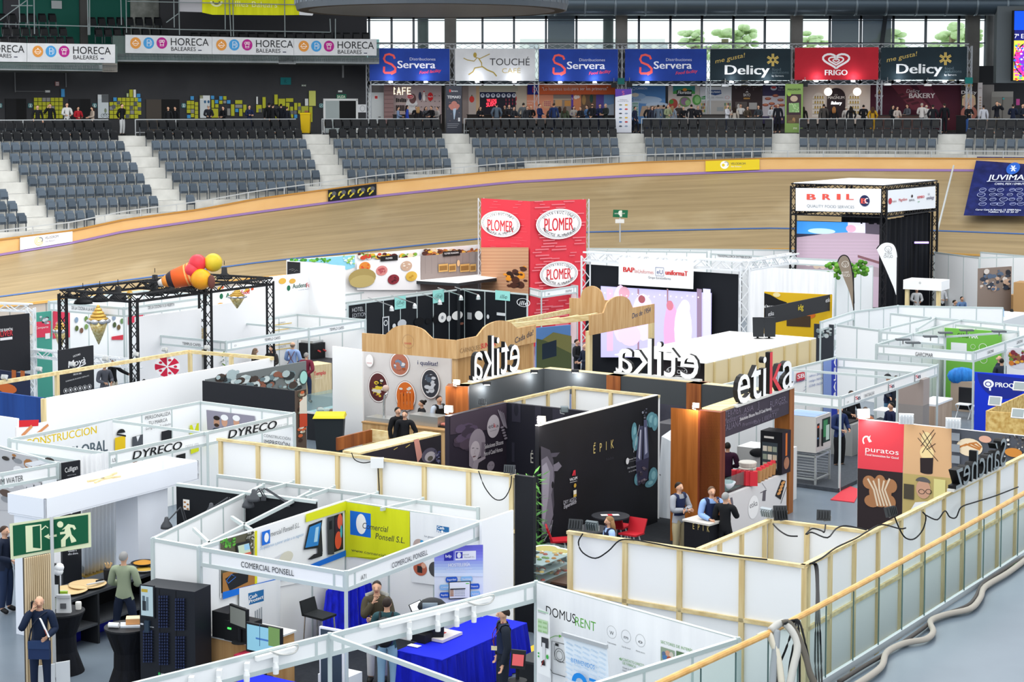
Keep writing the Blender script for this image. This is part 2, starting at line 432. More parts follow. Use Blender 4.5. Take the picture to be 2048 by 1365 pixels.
stairc=mat('#d8d6cf',.7,kind='noise',h2='#c9c7c0',sc=3)
for a in AISLE:
 mb=MB()
 for k in range(0,2*NR):
  r=R0-TREAD*k/2+.35;z=ZC-RISE*(k-1)/2-.27+.02
  if r-.5<fence_r(a):break
  t=Vec((math.cos(a),-math.sin(a),0));p=pol(r-TREAD/2,a,z-.5);radv=Vec((math.sin(a),math.cos(a),0))
  mb.obox(p-t*.62,t*1.24,radv*TREAD/2,Z*.47,'#a3a19a');mb.obox(p-t*.62+Z*.47,t*1.24,radv*TREAD/2,Z*.03,stairc)  # risers darker than treads: shade of the steps put into the colours
  if k%2==0:mb.obox(p-t*.6+Z*.5,t*1.2,radv*.09,Z*.012,'#777b7c')
 struct(mb,'stairs')
# folding stadium seats: the 300 nearest are single things, the rest one object
def seat_bm(c,part):
 mb=MB();mb.smooth=False;m=c
 if part==0:
  n=6
  for i in range(n):
   u0,u1=-.215+.43*i/n,-.215+.43*(i+1)/n
   f=lambda u:.1-.45*u*u
   for(z0,z1,o0,o1)in((.42,.74,0,.05),(.74,.84,.05,.085)):
    q=lambda u,z,o,t:(u*(1 if z<.8 else.9),f(u)+o+t,z)
    mb.hexa([q(u0,z0,o0,-.03),q(u1,z0,o0,-.03),q(u1,z0,o0,.01),q(u0,z0,o0,.01),q(u0,z1,o1,-.03),q(u1,z1,o1,-.03),q(u1,z1,o1,.01),q(u0,z1,o1,.01)],m)
  for s in(-.2,.2):mb.box(s-.016,-0,0,s+.016,.06,.46,'#575d62')
 else:
  mb.hexa([(-.2,-.09,.36),(.2,-.09,.36),(.2,.03,.36),(-.2,.03,.36),(-.19,-.03,.72),(.19,-.03,.72),(.19,.02,.72),(-.19,.02,.72)],m)
  for i in range(6):u=-.15+.06*i;mb.box(u-.01,-.1,.35,u+.01,-.075,.47,'#20252b')
 return mb
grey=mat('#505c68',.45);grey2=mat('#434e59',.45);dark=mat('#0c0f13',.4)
SM={k:(seat_bm(c,0).mesh('stadium_seat'),seat_bm(c,1).mesh('seat_pan'))for k,c in(('g',grey),('h',grey2),('d',dark))}
seats=[]
for k in range(NR):
 r=R0-TREAD*k-.12;z=ZC-RISE*k
 for b in range(len(AISLE)+1):
  lo=A0 if b==0 else AISLE[b-1]+.72/r;hi=A1 if b==len(AISLE)else AISLE[b]-.72/r
  n=int((hi-lo)*r/.505)
  for i in range(n):
   a=lo+(hi-lo)*(i+.5)/n
   if r-.45<fence_r(a):continue
   p=pol(r,a,z);x,y=proj(p+Z*.5)
   if not-14<x<2062:continue
   seats.append((p.length,k,b,i,p,a))
seats.sort(key=lambda s:s[0]);rest=MB()
ORD=['first','second','third','fourth','fifth','sixth','seventh','eighth','ninth','tenth','eleventh','twelfth','thirteenth','fourteenth','fifteenth','sixteenth','seventeenth','eighteenth','nineteenth','twentieth','twenty-first','twenty-second','twenty-third','twenty-fourth','twenty-fifth','twenty-sixth','twenty-seventh','twenty-eighth','twenty-ninth','thirtieth','thirty-first','thirty-second']
BLK=['leftmost','second','third','fourth','fifth','sixth','seventh','eighth']
vis={}
for s in seats:vis.setdefault((s[1],s[2]),[]).append(s[3])
for j,(d,k,b,i,p,a)in enumerate(seats):
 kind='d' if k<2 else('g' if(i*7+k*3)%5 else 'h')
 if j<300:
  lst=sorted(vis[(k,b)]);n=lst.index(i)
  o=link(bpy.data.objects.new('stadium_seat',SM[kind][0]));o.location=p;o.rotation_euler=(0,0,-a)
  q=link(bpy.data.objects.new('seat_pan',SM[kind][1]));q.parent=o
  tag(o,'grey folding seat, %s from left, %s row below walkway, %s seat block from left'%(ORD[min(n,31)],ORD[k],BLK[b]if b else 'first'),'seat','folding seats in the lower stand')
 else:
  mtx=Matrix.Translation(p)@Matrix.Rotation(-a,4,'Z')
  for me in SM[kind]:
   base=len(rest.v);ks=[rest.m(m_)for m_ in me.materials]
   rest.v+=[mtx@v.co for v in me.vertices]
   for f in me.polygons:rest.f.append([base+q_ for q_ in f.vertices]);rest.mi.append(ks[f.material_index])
#REST rest.obj('stadium_seats', None, 'remaining rows of grey and black folding seats further along the stand', 'seats', None, 'stuff', loc=(0, 0, 0))
# walkway railing behind the top row
mb=MB();wr=thing('walkway_railing','thin grey metal railing along the upper walkway behind the top seats','railing')
for b in range(len(AISLE)+1):
 lo=A0 if b==0 else AISLE[b-1]+.75/R0;hi=A1 if b==len(AISLE)else AISLE[b]-.75/R0
 n=max(2,int((hi-lo)*R0/2))
 for i in range(n):
  a,c=lo+(hi-lo)*i/n,lo+(hi-lo)*(i+1)/n
  for z in(.86,.18):mb.bar(pol(R0+.42,a,ZC+z),pol(R0+.42,c,ZC+z),.045,.045,'#aeb3b5')
  MB().bar(pol(R0+.42,a,ZC),pol(R0+.42,a,ZC+.88),.045,.045,'#aeb3b5').obj('post',wr)
 MB().bar(pol(R0+.42,hi,ZC),pol(R0+.42,hi,ZC+.88),.045,.045,'#aeb3b5').obj('post',wr)
mb.obj('rail',wr)
# ================================================================ people: one continuous body per pose, clothes as shells over it
ARM={'down':((.255,.03,1.15),(.27,-.05,.9)),'front':((.26,-.02,1.16),(.13,-.25,1.1)),'cross':((.26,-.07,1.17),(-.03,-.21,1.16)),'phone':((.3,-.13,1.22),(.12,-.1,1.53)),'chin':((.2,-.18,1.19),(.05,-.19,1.43)),'reach':((.29,-.19,1.22),(.31,-.44,1.12)),'back':((.27,.1,1.17),(.07,.19,1)),'side':((.36,-.04,1.21),(.55,-.12,1.08)),'up':((.28,-.24,1.33),(.1,-.3,1.55)),'pocket':((.3,.06,1.17),(.24,-.06,.96))}
def _skin(name,pts,edges,lv=1,root=0):
 me=bpy.data.meshes.new(name);me.from_pydata([p[0]for p in pts],edges,[])
 o=link(bpy.data.objects.new(name,me));md=o.modifiers.new('s','SKIN');md.use_smooth_shade=True;md.branch_smoothing=.6
 o.modifiers.new('u','SUBSURF').levels=lv
 for i,p in enumerate(pts):
  r=p[1];me.skin_vertices[0].data[i].radius=r if isinstance(r,tuple)else(r,r);me.skin_vertices[0].data[i].use_root=i==root
 dg=bpy.context.evaluated_depsgraph_get();r=bpy.data.meshes.new_from_object(o.evaluated_get(dg));r.name=name
 bpy.data.objects.remove(o);bpy.data.meshes.remove(me);r.materials.clear();r.materials.append(None);return r
_P={}
def figure(al,ar,legs):
 key=(al,ar,legs)
 if key in _P:return _P[key]
 dz=-.4 if legs=='sit' else 0
 up=lambda x,y,z:(x,y,z+dz)
 def leg(s):
  if legs=='sit':return[(.1*s,-.03,.56),(.12*s,-.46,.54),(.12*s,-.44,.09),(.12*s,-.58,.045)]
  if legs=='walk':
   k=-.22*s;return[(.09*s,0,.9),(.1*s,-.08+k*.5,.5),(.1*s,k+.04,.1 if s>0 else.14),(.11*s,k-.1,.045 if s>0 else.07)]
  if legs=='wide':return[(.1*s,0,.9),(.16*s,-.03,.5),(.19*s,.02,.09),(.22*s,-.13,.045)]
  return[(.09*s,0,.9),(.105*s,-.02,.5),(.11*s,.02,.09),(.13*s,-.13,.045)]
 pts,ed,reg,cur=[],[],[],['p']
 def add(p,r,par=None,g=None):
  if g:cur[0]=g
  pts.append((p,r));reg.append(cur[0]);i=len(pts)-1
  if par is not None:ed.append((par,i))
  return i
 def arms(g,hands,sh):
  for s,a in((1,al),(-1,ar)):
   e,w=ARM[a];e=up(e[0]*s,e[1],e[2]);w=up(w[0]*s,w[1],w[2]);e,w=Vec(e),Vec(w)
   a0=add(up(.185*s,.01,1.43),.056+g,sh,'a');a1=add(tuple((Vec(up(.2*s,.015,1.36))+e)/2),.05+g,a0);a2=add(tuple(e),.043+g,a1)
   a3=add(tuple(e.lerp(w,.5)),.037+g,a2)
   if not hands:add(tuple(e.lerp(w,.93)),.031+g,a3);continue
   a4=add(tuple(w),.026,a3);cur[0]='h';d=(w-e).normalized();pm=w+d*.05;a5=add(tuple(pm),(.036,.022),a4)
   sd=d.cross(Vec((0,1,0))if abs(d.y)<.8 else Vec((1,0,0))).normalized();cu=d.cross(sd)*(1 if a!='back' else-1)
   k=pm+d*.035
   for j,(ln,of)in enumerate(((.062,-.028),(.072,-.009),(.068,.01),(.052,.028))):
    b0=add(tuple(k+sd*of),.0105,a5);b1=add(tuple(k+sd*of*1.15+d*ln*.55),.0095,b0);add(tuple(k+sd*of*1.2+d*ln*.85+cu*ln*.45),.008,b1)
   t0=add(tuple(w+d*.03-sd*.035),.012,a4);add(tuple(w+d*.062-sd*.058+cu*.02),.0095,t0)
 pel=add(up(0,0,.96),(.135,.095));wa=add(up(0,.005,1.12),(.124,.09),pel,'t');ch=add(up(0,.01,1.3),(.142,.1),wa);sh=add(up(0,.015,1.43),(.1,.07),ch)
 nk=add(up(0,.005,1.51),.05,sh,'n');hd=add(up(0,-.008,1.575),(.062,.078),nk,'x');h2=add(up(0,.014,1.655),(.08,.108),hd);add(up(0,.012,1.765),(.062,.085),h2)
 add(up(0,-.118,1.608),.014,h2)
 for s in(1,-1):add(up(.082*s,.01,1.615),(.012,.022),h2)
 arms(0,True,sh)
 for s in(1,-1):
  L=leg(s);i=add(L[0],.085,pel,'l');i=add(tuple(Vec(L[0]).lerp(Vec(L[1]),.5)),.076,i);i=add(L[1],.058,i);i=add(L[2],.044,i);add(L[3],(.04,.032),i,'f')
 body=_skin('body',pts,ed,1)
 seg=[(Vec(pts[i][0]),Vec(pts[j][0]),reg[j])for i,j in ed]
 def near(p):
  best,r=9,'x'
  for A,B,g in seg:
   d=B-A;t=max(0,min(1,(p-A).dot(d)/max(d.length_squared,1e-9)));k=(p-A-d*t).length
   if g=='h' and k>.03:continue
   if k<best:best,r=k,g
  return r
 vr=[near(v.co)for v in body.vertices]
 def shell(name,ok,off):
  nv,mp,fs=[],{},[]
  for f in body.polygons:
   if all(ok(vr[i],body.vertices[i].co.z-dz,body.vertices[i].co)for i in f.vertices):
    g=[]
    for i in f.vertices:
     if i not in mp:mp[i]=len(nv);v=body.vertices[i];nv.append(tuple(v.co+v.normal*off))
     g.append(mp[i])
    fs.append(g)
  me=bpy.data.meshes.new(name);me.from_pydata(nv,[],fs);me.materials.append(None)
  me.polygons.foreach_set('use_smooth',[True]*len(fs));me.update();return me
 top=shell('top',lambda r,z,c:r in 'ta' or(r in('p' if dz else 'pl')and z>.86)or(r=='n' and z<1.5),.024)
 vest=shell('vest',lambda r,z,c:(r=='t' or(r=='p' and z>.9)or(r=='a' and abs(c.x)<.17 and c.y>-.13))and z<1.48,.04)
 tro=shell('trousers',lambda r,z,c:r=='l' or(r in 'pt' and z<1.06),.016)
 sho=shell('shoes',lambda r,z,c:r=='f',.014)
 mb=MB()
 for s in(1,-1):mb.ball(up(.032*s,-.08,1.632),.009,.007,.005,'#3a2a20',8,5);mb.obox(up(.032*s-.018,-.09,1.65),(.034,0,0),(0,.008,0),(0,0,.004),'#6a5040')
 mb.obox(up(-.024,-.082,1.562),(.048,0,0),(0,.012,0),(0,0,.008),'#8e4a43')
 face=mb.mesh('face')
 _P[key]=(body,top,vest,tro,sho,face,dz);return _P[key]
_H={}
def hair(kind,dz):
 if(kind,dz)in _H:return _H[kind,dz]
 mb=MB();mb.smooth=True;n,m=14,9
 def cap(low_front,low_back,g,ex=0):
  base=len(mb.v);k=mb.m('#222')
  for i in range(m+1):
   for j in range(n):
    t=2*math.pi*j/n;fr=(1-math.sin(t))/2
    low=low_back+(low_front-low_back)*fr**1.5
    ph=math.pi/2-(math.pi/2-low)*i/m
    mb.v.append(Vec((.078*g*math.cos(ph)*math.cos(t),.008+.103*g*math.cos(ph)*math.sin(t),1.645+dz+.098*g*math.sin(ph))))
  for i in range(m):
   for j in range(n):mb.f.append([base+i*n+j,base+i*n+(j+1)%n,base+(i+1)*n+(j+1)%n,base+(i+1)*n+j]);mb.mi.append(k)
 if kind=='short':cap(.95,-.45,1.045)
 elif kind=='bald':cap(-.1,-.6,1.08);mb.v=[v if v.z<1.67+dz else Vec((v.x*.8,v.y*.8,1.67+dz))for v in mb.v];mb.v=[Vec((v.x,max(v.y,-.02),v.z))for v in mb.v]
 elif kind=='cap':cap(.35,-.3,1.16);mb.ball((0,-.13,1.672+dz),.07,.075,.012,'#222')
 elif kind=='bun':cap(.85,-.6,1.05);mb.ball((0,.12,1.7+dz),.045,.045,.045,'#222')
 else:
  cap(.85,-.7,1.1)
  for s in(-1,0,1):mb.tube([(.055*s,.05,1.66+dz),(.075*s,.075,1.52+dz),(.075*s,.085,1.4+dz),(.06*s,.09,1.3+dz)],[.05,.055,.05,.02],'#222',8)
 me=mb.mesh('hair');me.materials.clear();me.materials.append(None);_H[kind,dz]=me;return me
POSE={'walk':('down','pocket','walk'),'phone':('down','phone','stand'),'front':('front','front','stand'),'back':('back','back','stand'),'down':('down','down','stand'),'cross':('cross','cross','stand'),'pocket':('pocket','pocket','stand'),'reach':('front','reach','stand'),'up':('up','up','stand'),'sit':('front','front','sit')}
SKIN='#d6a88c'
def person(label,loc,face=0,pose='down',top='#20242c',tro='#1d2330',hairc='#1d1714',hk='short',vest=None,skin=SKIN,shoes='#1a1a1c',h=1.75,group=None,detail=True):
 body,t,v,tr_,sh,fc,dz=figure(*(POSE[pose]if isinstance(pose,str)else pose));r=thing('person',label,'person',loc,group);r.rotation_euler=(0,0,R_(face));r.scale=(h/1.75,)*3
 def put(name,me,c):
  o=link(bpy.data.objects.new(name,me));o.parent=r;WLOC[o.name]=Vec(loc)
  if c:o.material_slots[0].link='OBJECT';o.material_slots[0].material=_m(c)
  return o
 put('body',body,mat(skin,.55));put('top',t,mat(top,.8));put('trousers',tr_,mat(tro,.85))
 if vest:put('vest',v,mat(vest,.7))
 if hk:put('hair',hair(hk,dz),mat(hairc,.6))
 if detail:put('shoes',sh,mat(shoes,.5));put('face',fc,None)
 return r
def local(r,x,y,z):
 a=r.rotation_euler.z;s=r.scale.x;return Vec(r.location)+Vec((x*math.cos(a)-y*math.sin(a),x*math.sin(a)+y*math.cos(a),z))*s
def hp(x,y,h):
 q=at_z(x,y,h);return(q.x,q.y,0)
# ================================================================ far side: dark wall, balcony with banners, window wall, trade booths on the walkway
def cyl_pl(x0,x1,y,r,dz=0):return Pl(on_cyl(x0,y,r),on_cyl(x1,y,r))
def arc_wall(name,r,a0,a1,z0,z1,c,t=.3,n=14):
 mb=MB()
 for i in range(n):
  a,b=a0+(a1-a0)*i/n,a0+(a1-a0)*(i+1)/n
  mb.hexa([pol(r,a,z0),pol(r,b,z0),pol(r+t,b,z0),pol(r+t,a,z0),pol(r,a,z1),pol(r,b,z1),pol(r+t,b,z1),pol(r+t,a,z1)],c)
 return struct(mb,name)
RW=57
full();aL,aM,aR=ang(on_cyl(-130,250,RW)),ang(on_cyl(737,250,RW)),ang(on_cyl(2120,250,RW))
arc_wall('wall_left',RW,aL,aM,ZC,12.9,mat('#3c3d40',.7,kind='noise',h2='#36373a',sc=.6))
arc_wall('ceiling_shade',47,aL-.1,aR+.15,18.6,19,'#55585a',22)  # unseen roof over the stands only, added to darken the rear
# doors in the dark wall
tile(0,0)
def door(n,x0,y0,x1,y1,c,fr=None,leaf=None):
 p=cyl_pl(x0,x1,y1,RW).shift(.03);mb=MB();u0,v1=p.uv(x0,y0);u1,_=p.uv(x1,y0)
 slab(mb,p,u0,u1,ZC,v1,.02,c)
 o=mb.obj('door_%d'%n,kind='structure',loc=(0,0,0));WLOC[o.name]=Vec((0,0,0))
 if fr:
  m2=MB();q=p.shift(.06)
  for a,b,c_,d in((u0-.06,u0+.06,ZC,v1),(u1-.06,u1+.06,ZC,v1),(u0-.06,u1+.06,v1-.06,v1+.06)):slab(m2,q,a,b,c_,d,.08,fr)
  m2 .obj('door_frame',o)
 if leaf:m2=MB();slab(m2,p.shift(.05),u0,u0+(u1-u0)*leaf[0],ZC,v1,.05,leaf[1]);m2 .obj('door_leaf',o)
for i,a in enumerate(((40,790,210,975),(550,792,724,975),(1166,795,1436,975))):door(i+1,*a,'#0d0e10',None,(.5,'#1b1c1f')if i<2 else(.45,'#4a443e'))
tile(1,0);door(4,545,798,806,975,'#0c0e10','#e9ebea',(.46,'#a9b4b4'))
# exit sign, wall signs
def wall_sign(name,label,x0,y0,x1,y1,c,paint=None,r=RW,cat='sign',emit=0,t=.05):
 p=cyl_pl(x0,x1,(y0+y1)/2,r).shift(t+.02);mb=MB();u0,v1=p.uv(x0,y0);u1,_=p.uv(x1,y0);_,v0=p.uv(x0,y1)
 slab(mb,p,u0,u1,v0,v1,t,mat(c,.6,emit=emit)if emit else c);o=mb.obj(name,None,label,cat)
 if paint:g=Gfx(p);paint(g);g.done(o)
 return o
wall_sign('exit_sign','green illuminated exit sign above the white double door in the dark wall',644,753,722,793,'#1d5c48',lambda g:g.t('SALIDA',650,785,22,64,'#e8f3dc',.02),emit=.15)
wall_sign('emergency_lamp','small white emergency lamp above the green exit sign',657,724,690,738,'#d9dcda',cat='lamp')
wall_sign('wall_box','teal box mounted high on the dark wall',196,620,280,678,'#0d6c70',lambda g:g.t('K',228,665,30,18,'#06494c'),cat='box')
wall_sign('emergency_sign','small pale running figure sign on the dark wall left of the exit',362,676,402,692,'#5f6863',lambda g:g.t('-K+E',364,690,11,34,'#dfe6d8',.03))
wall_sign('notice','white notice sheet pinned right of the white double door',810,836,880,900,'#e4e6e8',lambda g:g.e(852,868,20,24,'#9aa0a6',ring=.15),cat='poster')
for i,(x,y,w)in enumerate(((503,828,'right of the yellow paper display'),)):wall_sign('washroom_sign','round teal sign left of the white double door',505,828,537,862,'#2b6f74',lambda g:(g.e(521,845,15,15,'#e6efec',ring=.12),g.t('/',516,853,14,9,'#e6efec',.03)))
tile(0,0)
for x,w in((0,'at the far left edge of the dark wall'),(243,'between the first dark doorway and the papers'),(757,'right of the second dark doorway'),(1470,'right of the third dark doorway')):
 wall_sign('washroom_sign','round teal washroom sign '+w,x-17,827,x+17,863,'#2b6f74',lambda g,x=x:(g.e(x,845,15,15,'#e6efec',ring=.12),g.e(x,838,4,4,'#e6efec'),g.r(x-5,844,x+5,854,'#e6efec')))
wall_sign('fire_sign','small red and white fire sign high on the dark wall',441,652,474,688,'#8a5a58',lambda g:(g.r(446,657,470,684,'#d8d2d0'),g.t('H',450,680,18,14,'#8e2d2b',.02)))
wall_sign('notice','sheet of white paper on the green upper wall',412,4,494,68,'#a9aeb0',None,59.7,'poster')
# paper displays on the dark wall: sheets are the display's pattern
Y_,B_,P_='#b5b62e','#4797cf','#8f8f8a'
def papers(label,cells,paint=None):
 xs=[c[0]for c in cells]+[c[2]for c in cells];ys=[c[1]for c in cells]+[c[3]for c in cells]
 p=cyl_pl(min(xs),max(xs),max(ys),RW).shift(.12);mb=MB()
 for x0,y0,x1,y1,c in cells:
  u0,v1=p.uv(x0,y0);u1,v0=p.uv(x1,y1);slab(mb,p,u0+.015,u1-.015,v0+.015,v1-.015,.03,c)
 o=mb.obj('paper_display',None,label,'poster',kind='thing')
 if paint:g=Gfx(p);paint(g);g.done(o)
def gridc(x0,y0,nx,ny,skip=(),w=33.5,h=34):return[(x0+w*i,y0+h*j,x0+w*(i+1),y0+h*(j+1),P_ if(i,j)in skip else Y_)for i in range(nx)for j in range(ny)]
papers('block of yellow paper sheets between the first and second dark doorways',gridc(270,780,7,5,{(2,0),(3,0),(4,2)})+[(487,710,520,778,B_)])
def cyc(g):
 g.r(784,790,866,944,'#c9d2d6');g.r(812,758,868,820,'#5b5f62');g.e(822,925,15,15,'#39414a',ring=.2);g.e(858,925,15,15,'#39414a',ring=.2);g.line([(822,925),(842,905),(858,925)],5,'#39414a');g.e(843,885,10,18,'#7f8a72')
 for x,y in((910,855),(948,822),(1050,862),(1082,830),(1020,930),(1115,872)):g.r(x-14,y-15,x+14,y+15,'#5c5f62')
papers('paper display with a white cyclist poster right of the second doorway',[(780,755,872,948,'#d9dee0')]+gridc(875,815,2,4,{(0,1)})+gridc(940,780,5,5,{(3,3)})+[(1033,715,1065,780,Y_),(1066,715,1090,782,'#e6e6e2'),(1092,748,1125,782,B_),(1100,784,1132,816,B_),(905,778,936,812,B_),(1100,818,1132,920,Y_),(1012,745,1031,778,'#b8c793')],cyc)
papers('small cluster of yellow and blue papers right of the third doorway',gridc(1493,805,1,3)+gridc(1525,805,1,4,{(0,2)},30)+gridc(1557,815,1,4,(),30)+[(1522,768,1553,802,B_),(1495,918,1527,948,B_)])
def wp(g):g.r(1602,800,1680,940,'#ccd3d6');g.e(1640,815,9,12,'#2f5e86');g.e(1668,815,9,12,'#2f5e86')
papers('white poster with scattered yellow and blue papers on the dark wall',[(1597,762,1684,946,'#dde1e2'),(1597,762,1626,790,Y_),(1686,764,1716,796,B_),(1752,768,1782,802,B_),(1718,798,1748,830,B_),(1814,800,1846,832,B_),(1880,868,1910,900,B_),(1784,768,1814,800,Y_),(1752,803,1782,834,Y_),(1690,798,1716,866,Y_),(1720,832,1750,864,Y_),(1784,803,1812,830,P_),(1880,800,1940,834,Y_),(1846,833,1878,930,Y_),(1880,836,1940,866,P_),(1912,868,1942,932,Y_),(1944,836,1974,902,Y_),(1816,866,1844,926,P_),(1690,868,1748,944,Y_)],wp)
def ph2(g):[g.r(a,b,a+24,b+30,'#6b6c6c')for a,b in((20,870),(275,885),(302,885),(335,852))];g.r(362,850,420,946,'#a9ad3a');g.r(388,885,420,946,'#a06a52')
tile(1,0)
papers('tall cluster of yellow papers beside the yellow bin on the dark wall',[(0,838,48,902,Y_),(50,775,80,868,Y_),(145,755,176,838,Y_),(178,788,236,850,Y_),(0,772,18,836,'#d5d8d6'),(238,785,300,818,Y_),(238,820,270,886,Y_),(304,822,332,884,Y_),(334,822,360,912,Y_),(304,915,332,948,B_),(272,852,300,946,Y_),(390,788,420,848,'#d5d8d6'),(422,725,480,850,'#c3c767'),(364,852,420,946,Y_),(424,852,454,978,Y_),(150,930,178,948,Y_)],ph2)
wall_sign('conduit','short pale conduit hanging on the dark wall under the balcony',689,512,703,622,'#8e9193',None,cat='pipe')
tile(0,0)
wall_sign('conduit','thin pale conduit hanging near the far left of the dark wall',117,565,123,738,'#77797b',None,cat='pipe');wall_sign('conduit','thin horizontal conduit with a white box on the dark wall',118,728,365,734,'#5f6163',None,cat='pipe');wall_sign('conduit_box','small white junction box at the end of the horizontal conduit',362,723,400,740,'#cdd0cf',None,cat='box');wall_sign('conduit','thin conduit hanging above the blue paper sheets',524,565,531,698,'#77797b',None,cat='pipe')
# yellow bin
def bin_at(label,p,c,lid,h=1,w=.5):
 t=thing('wheeled_bin',label,'bin',p);m=MB()
 m.hexa([p+Vec(q)for q in((-w*.42,-.2,.08),(w*.42,-.2,.08),(w*.42,.25,.08),(-w*.42,.25,.08),(-w/2,-.3,h),(w/2,-.3,h),(w/2,.3,h),(-w/2,.3,h))],c);m.obj('bin_body',t)
 m=MB();m.hexa([p+Vec(q)for q in((-w*.54,-.34,h),(w*.54,-.34,h),(w*.54,.34,h),(-w*.54,.34,h),(-w*.5,-.28,h+.07),(w*.5,-.28,h+.07),(w*.5,.32,h+.1),(-w*.5,.32,h+.1))],lid);m.obj('lid',t)
 m=MB()
 for s in(-1,1):m.lathe(p+Vec((s*w*.4,.24,.09)),[(.09,-.03),(.09,.03)],'#17181a',12,(1,0,0))
 m.obj('wheels',t);return t
tile(1,0);q=pol(R0+1.4,ang(on_cyl(398,1020,R0+1.4)),ZC);bin_at('yellow wheeled bin standing behind the top seats by the dark wall',q,'#c9a80e','#d8b714',1.12,.55)
# balcony: slab, beam, glass, banners, upper seats, green wall
full()
zb1,zb2=on_cyl(100,140,51).z,on_cyl(500,122,53).z
def balcony(name,r,x0,x1,zt,zb):
 a0,a1=ang(on_cyl(x0,130,r)),ang(on_cyl(x1,130,r));arc_wall(name,r,a0,a1,zb,zt,mat('#8d9295',.7,kind='noise',h2='#7f8487',sc=1),RW-r+1);return a0,a1
tile(0,0)
b1=Pl(on_cyl(-60,500,51),on_cyl(930,515,51));b2=Pl(on_cyl(940,440,53),on_cyl(2048+985,455,53))
def bal(p,x0,y0t,y0b,x1,y1t,y1b,nm):
 a,b=p.at(x0,y0t),p.at(x1,y1t);c,d=p.at(x1,y1b),p.at(x0,y0b);k=-p.n*5.5;mb=MB()
 mb.hexa([d,c,c+k,d+k,a,b,b+k,a+k],mat('#7f8588',.7,kind='noise',h2='#6f7578',sc=1));return struct(mb,nm)
bal(b1,-90,512,560,938,520,572,'floor_balcony_left');bal(b2,900,430,492,3033,462,512,'floor_balcony')
mb=MB();mb.obox(b2 .at(2230,512),b2 .u*1,-b2 .n*.6,Z*.45,'#777a7c');mb.obox(b1 .at(820,575),b1 .u*.85,-b1 .n*.6,Z*.45,'#77746f');struct(mb,'trim_brackets')
OR,BL,MG='#c8873c','#3f8dc4','#a01c7c'
def horeca(p,x,y,s,label,x0,x1,yt0,yb0,yt1,yb1):
 mb=MB();a,b,c,d=p.at(x0,yt0,.1),p.at(x1,yt1,.1),p.at(x1,yb1,.1),p.at(x0,yb0,.1);k=-p.n*.03
 mb.hexa([d,c,c+k,d+k,a,b,b+k,a+k],mat('#c9cccf',.8,kind='noise',h2='#bfc2c6',sc=2));o=mb.obj('fascia_banner',None,label,'banner')
 g=Gfx(p,.11);f=lambda dx,dy:(x+dx*s,y+dy*s)
 for i,c_ in enumerate((OR,BL,MG)):g.e(*f(105*i,0),43*s,46*s,c_,28)
 w='#e9e6e2'
 g.e(*f(0,2),24*s,20*s,w,14,.14,0,180);g.line([f(-28,4),f(28,4)],4*s,w);g.line([f(-20,12),f(0,22),f(20,12)],4*s,w);g.e(*f(0,-22),5*s,5*s,w)
 g.line([f(92,-26),f(92,24),f(118,24),f(118,-26),f(92,-26)],3.5*s,w);g.e(*f(105,-2),7*s,7*s,w,12,.35);g.line([f(122,-18),f(128,-10),f(128,14),f(120,18)],3*s,w)
 for dx in(-13,0,13):g.e(*f(210+dx,-14),10*s,11*s,w,12,.3)
 g.line([f(196,-6),f(196,24),f(224,24),f(224,-6)],3.5*s,w);g.line([f(196,14),f(224,14)],3*s,w)
 g.t('HORECA',*f(282,18),58*s,305*s,'#1a1c20',.008);g.t('BALEARES',*f(284,62),32*s,198*s,'#1a1c20',.012);g.r(*f(500,55),*f(528,62),'#1a1c40');g.done(o)
horeca(b1,-395,398,1,'white long balcony banner with coloured round icons cut by the left edge',-90,214,334,492,345,496)
horeca(b1,296,412,1,'white balcony banner with three round icons on the lower left balcony',217,921,345,496,356,505)
horeca(b2,1081,345,1,'first white banner with three round icons on the upper balcony',1003,1696,278,424,294,434)
horeca(b2,1767,360,.98,'second white banner with three round icons on the upper balcony',1698,2350,294,434,308,443)
horeca(b2,2048+377,370,.96,'third white banner on the upper balcony beside the blue hanging banner',2352,2048+965,308,443,313,445)
mb=MB()
for p,x0,x1,y in((b1,-90,938,330),(b2,900,3033,275)):
 gl=MB();a,b=p.at(x0,y+10),p.at(x1,y+40);gl.obox(a-Z*1.3,b-a,-p.n*.02,Z*1.3,glass_mat('#9fb8b8',.12));gl.obj('balcony_glass',None,'glass balustrade pane strip behind the %s balcony banners'%('lower left' if p is b1 else 'upper'),'balustrade')
# upper seats (part of the remaining rows), green wall, pillars, scaffold
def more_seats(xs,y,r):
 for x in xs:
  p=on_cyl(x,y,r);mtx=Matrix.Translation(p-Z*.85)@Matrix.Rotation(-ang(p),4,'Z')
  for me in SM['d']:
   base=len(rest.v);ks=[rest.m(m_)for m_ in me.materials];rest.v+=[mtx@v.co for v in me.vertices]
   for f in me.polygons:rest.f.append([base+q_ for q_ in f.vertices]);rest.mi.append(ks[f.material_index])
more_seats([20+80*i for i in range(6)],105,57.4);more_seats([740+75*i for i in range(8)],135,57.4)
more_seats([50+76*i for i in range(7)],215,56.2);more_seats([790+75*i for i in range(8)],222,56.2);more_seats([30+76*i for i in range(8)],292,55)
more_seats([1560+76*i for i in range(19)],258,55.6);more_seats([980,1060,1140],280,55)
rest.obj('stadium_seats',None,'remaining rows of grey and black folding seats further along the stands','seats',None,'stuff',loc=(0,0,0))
p=cyl_pl(-90,1290,180,60);mb=MB();u0=p.uv(-90,100)[0];u1=p.uv(1290,100)[0];slab(mb,p,u0,u1,12.6,18.4,.2,'#0a5448');struct(mb,'wall_green')
p=cyl_pl(1280,3010,150,58.5);mb=MB();slab(mb,p,p.uv(1280,100)[0],p.uv(2935,100)[0],12.6,18.6,.3,'#2e2f33');struct(mb,'wall_upper')
mb=MB();p=cyl_pl(0,1300,180,59.8)
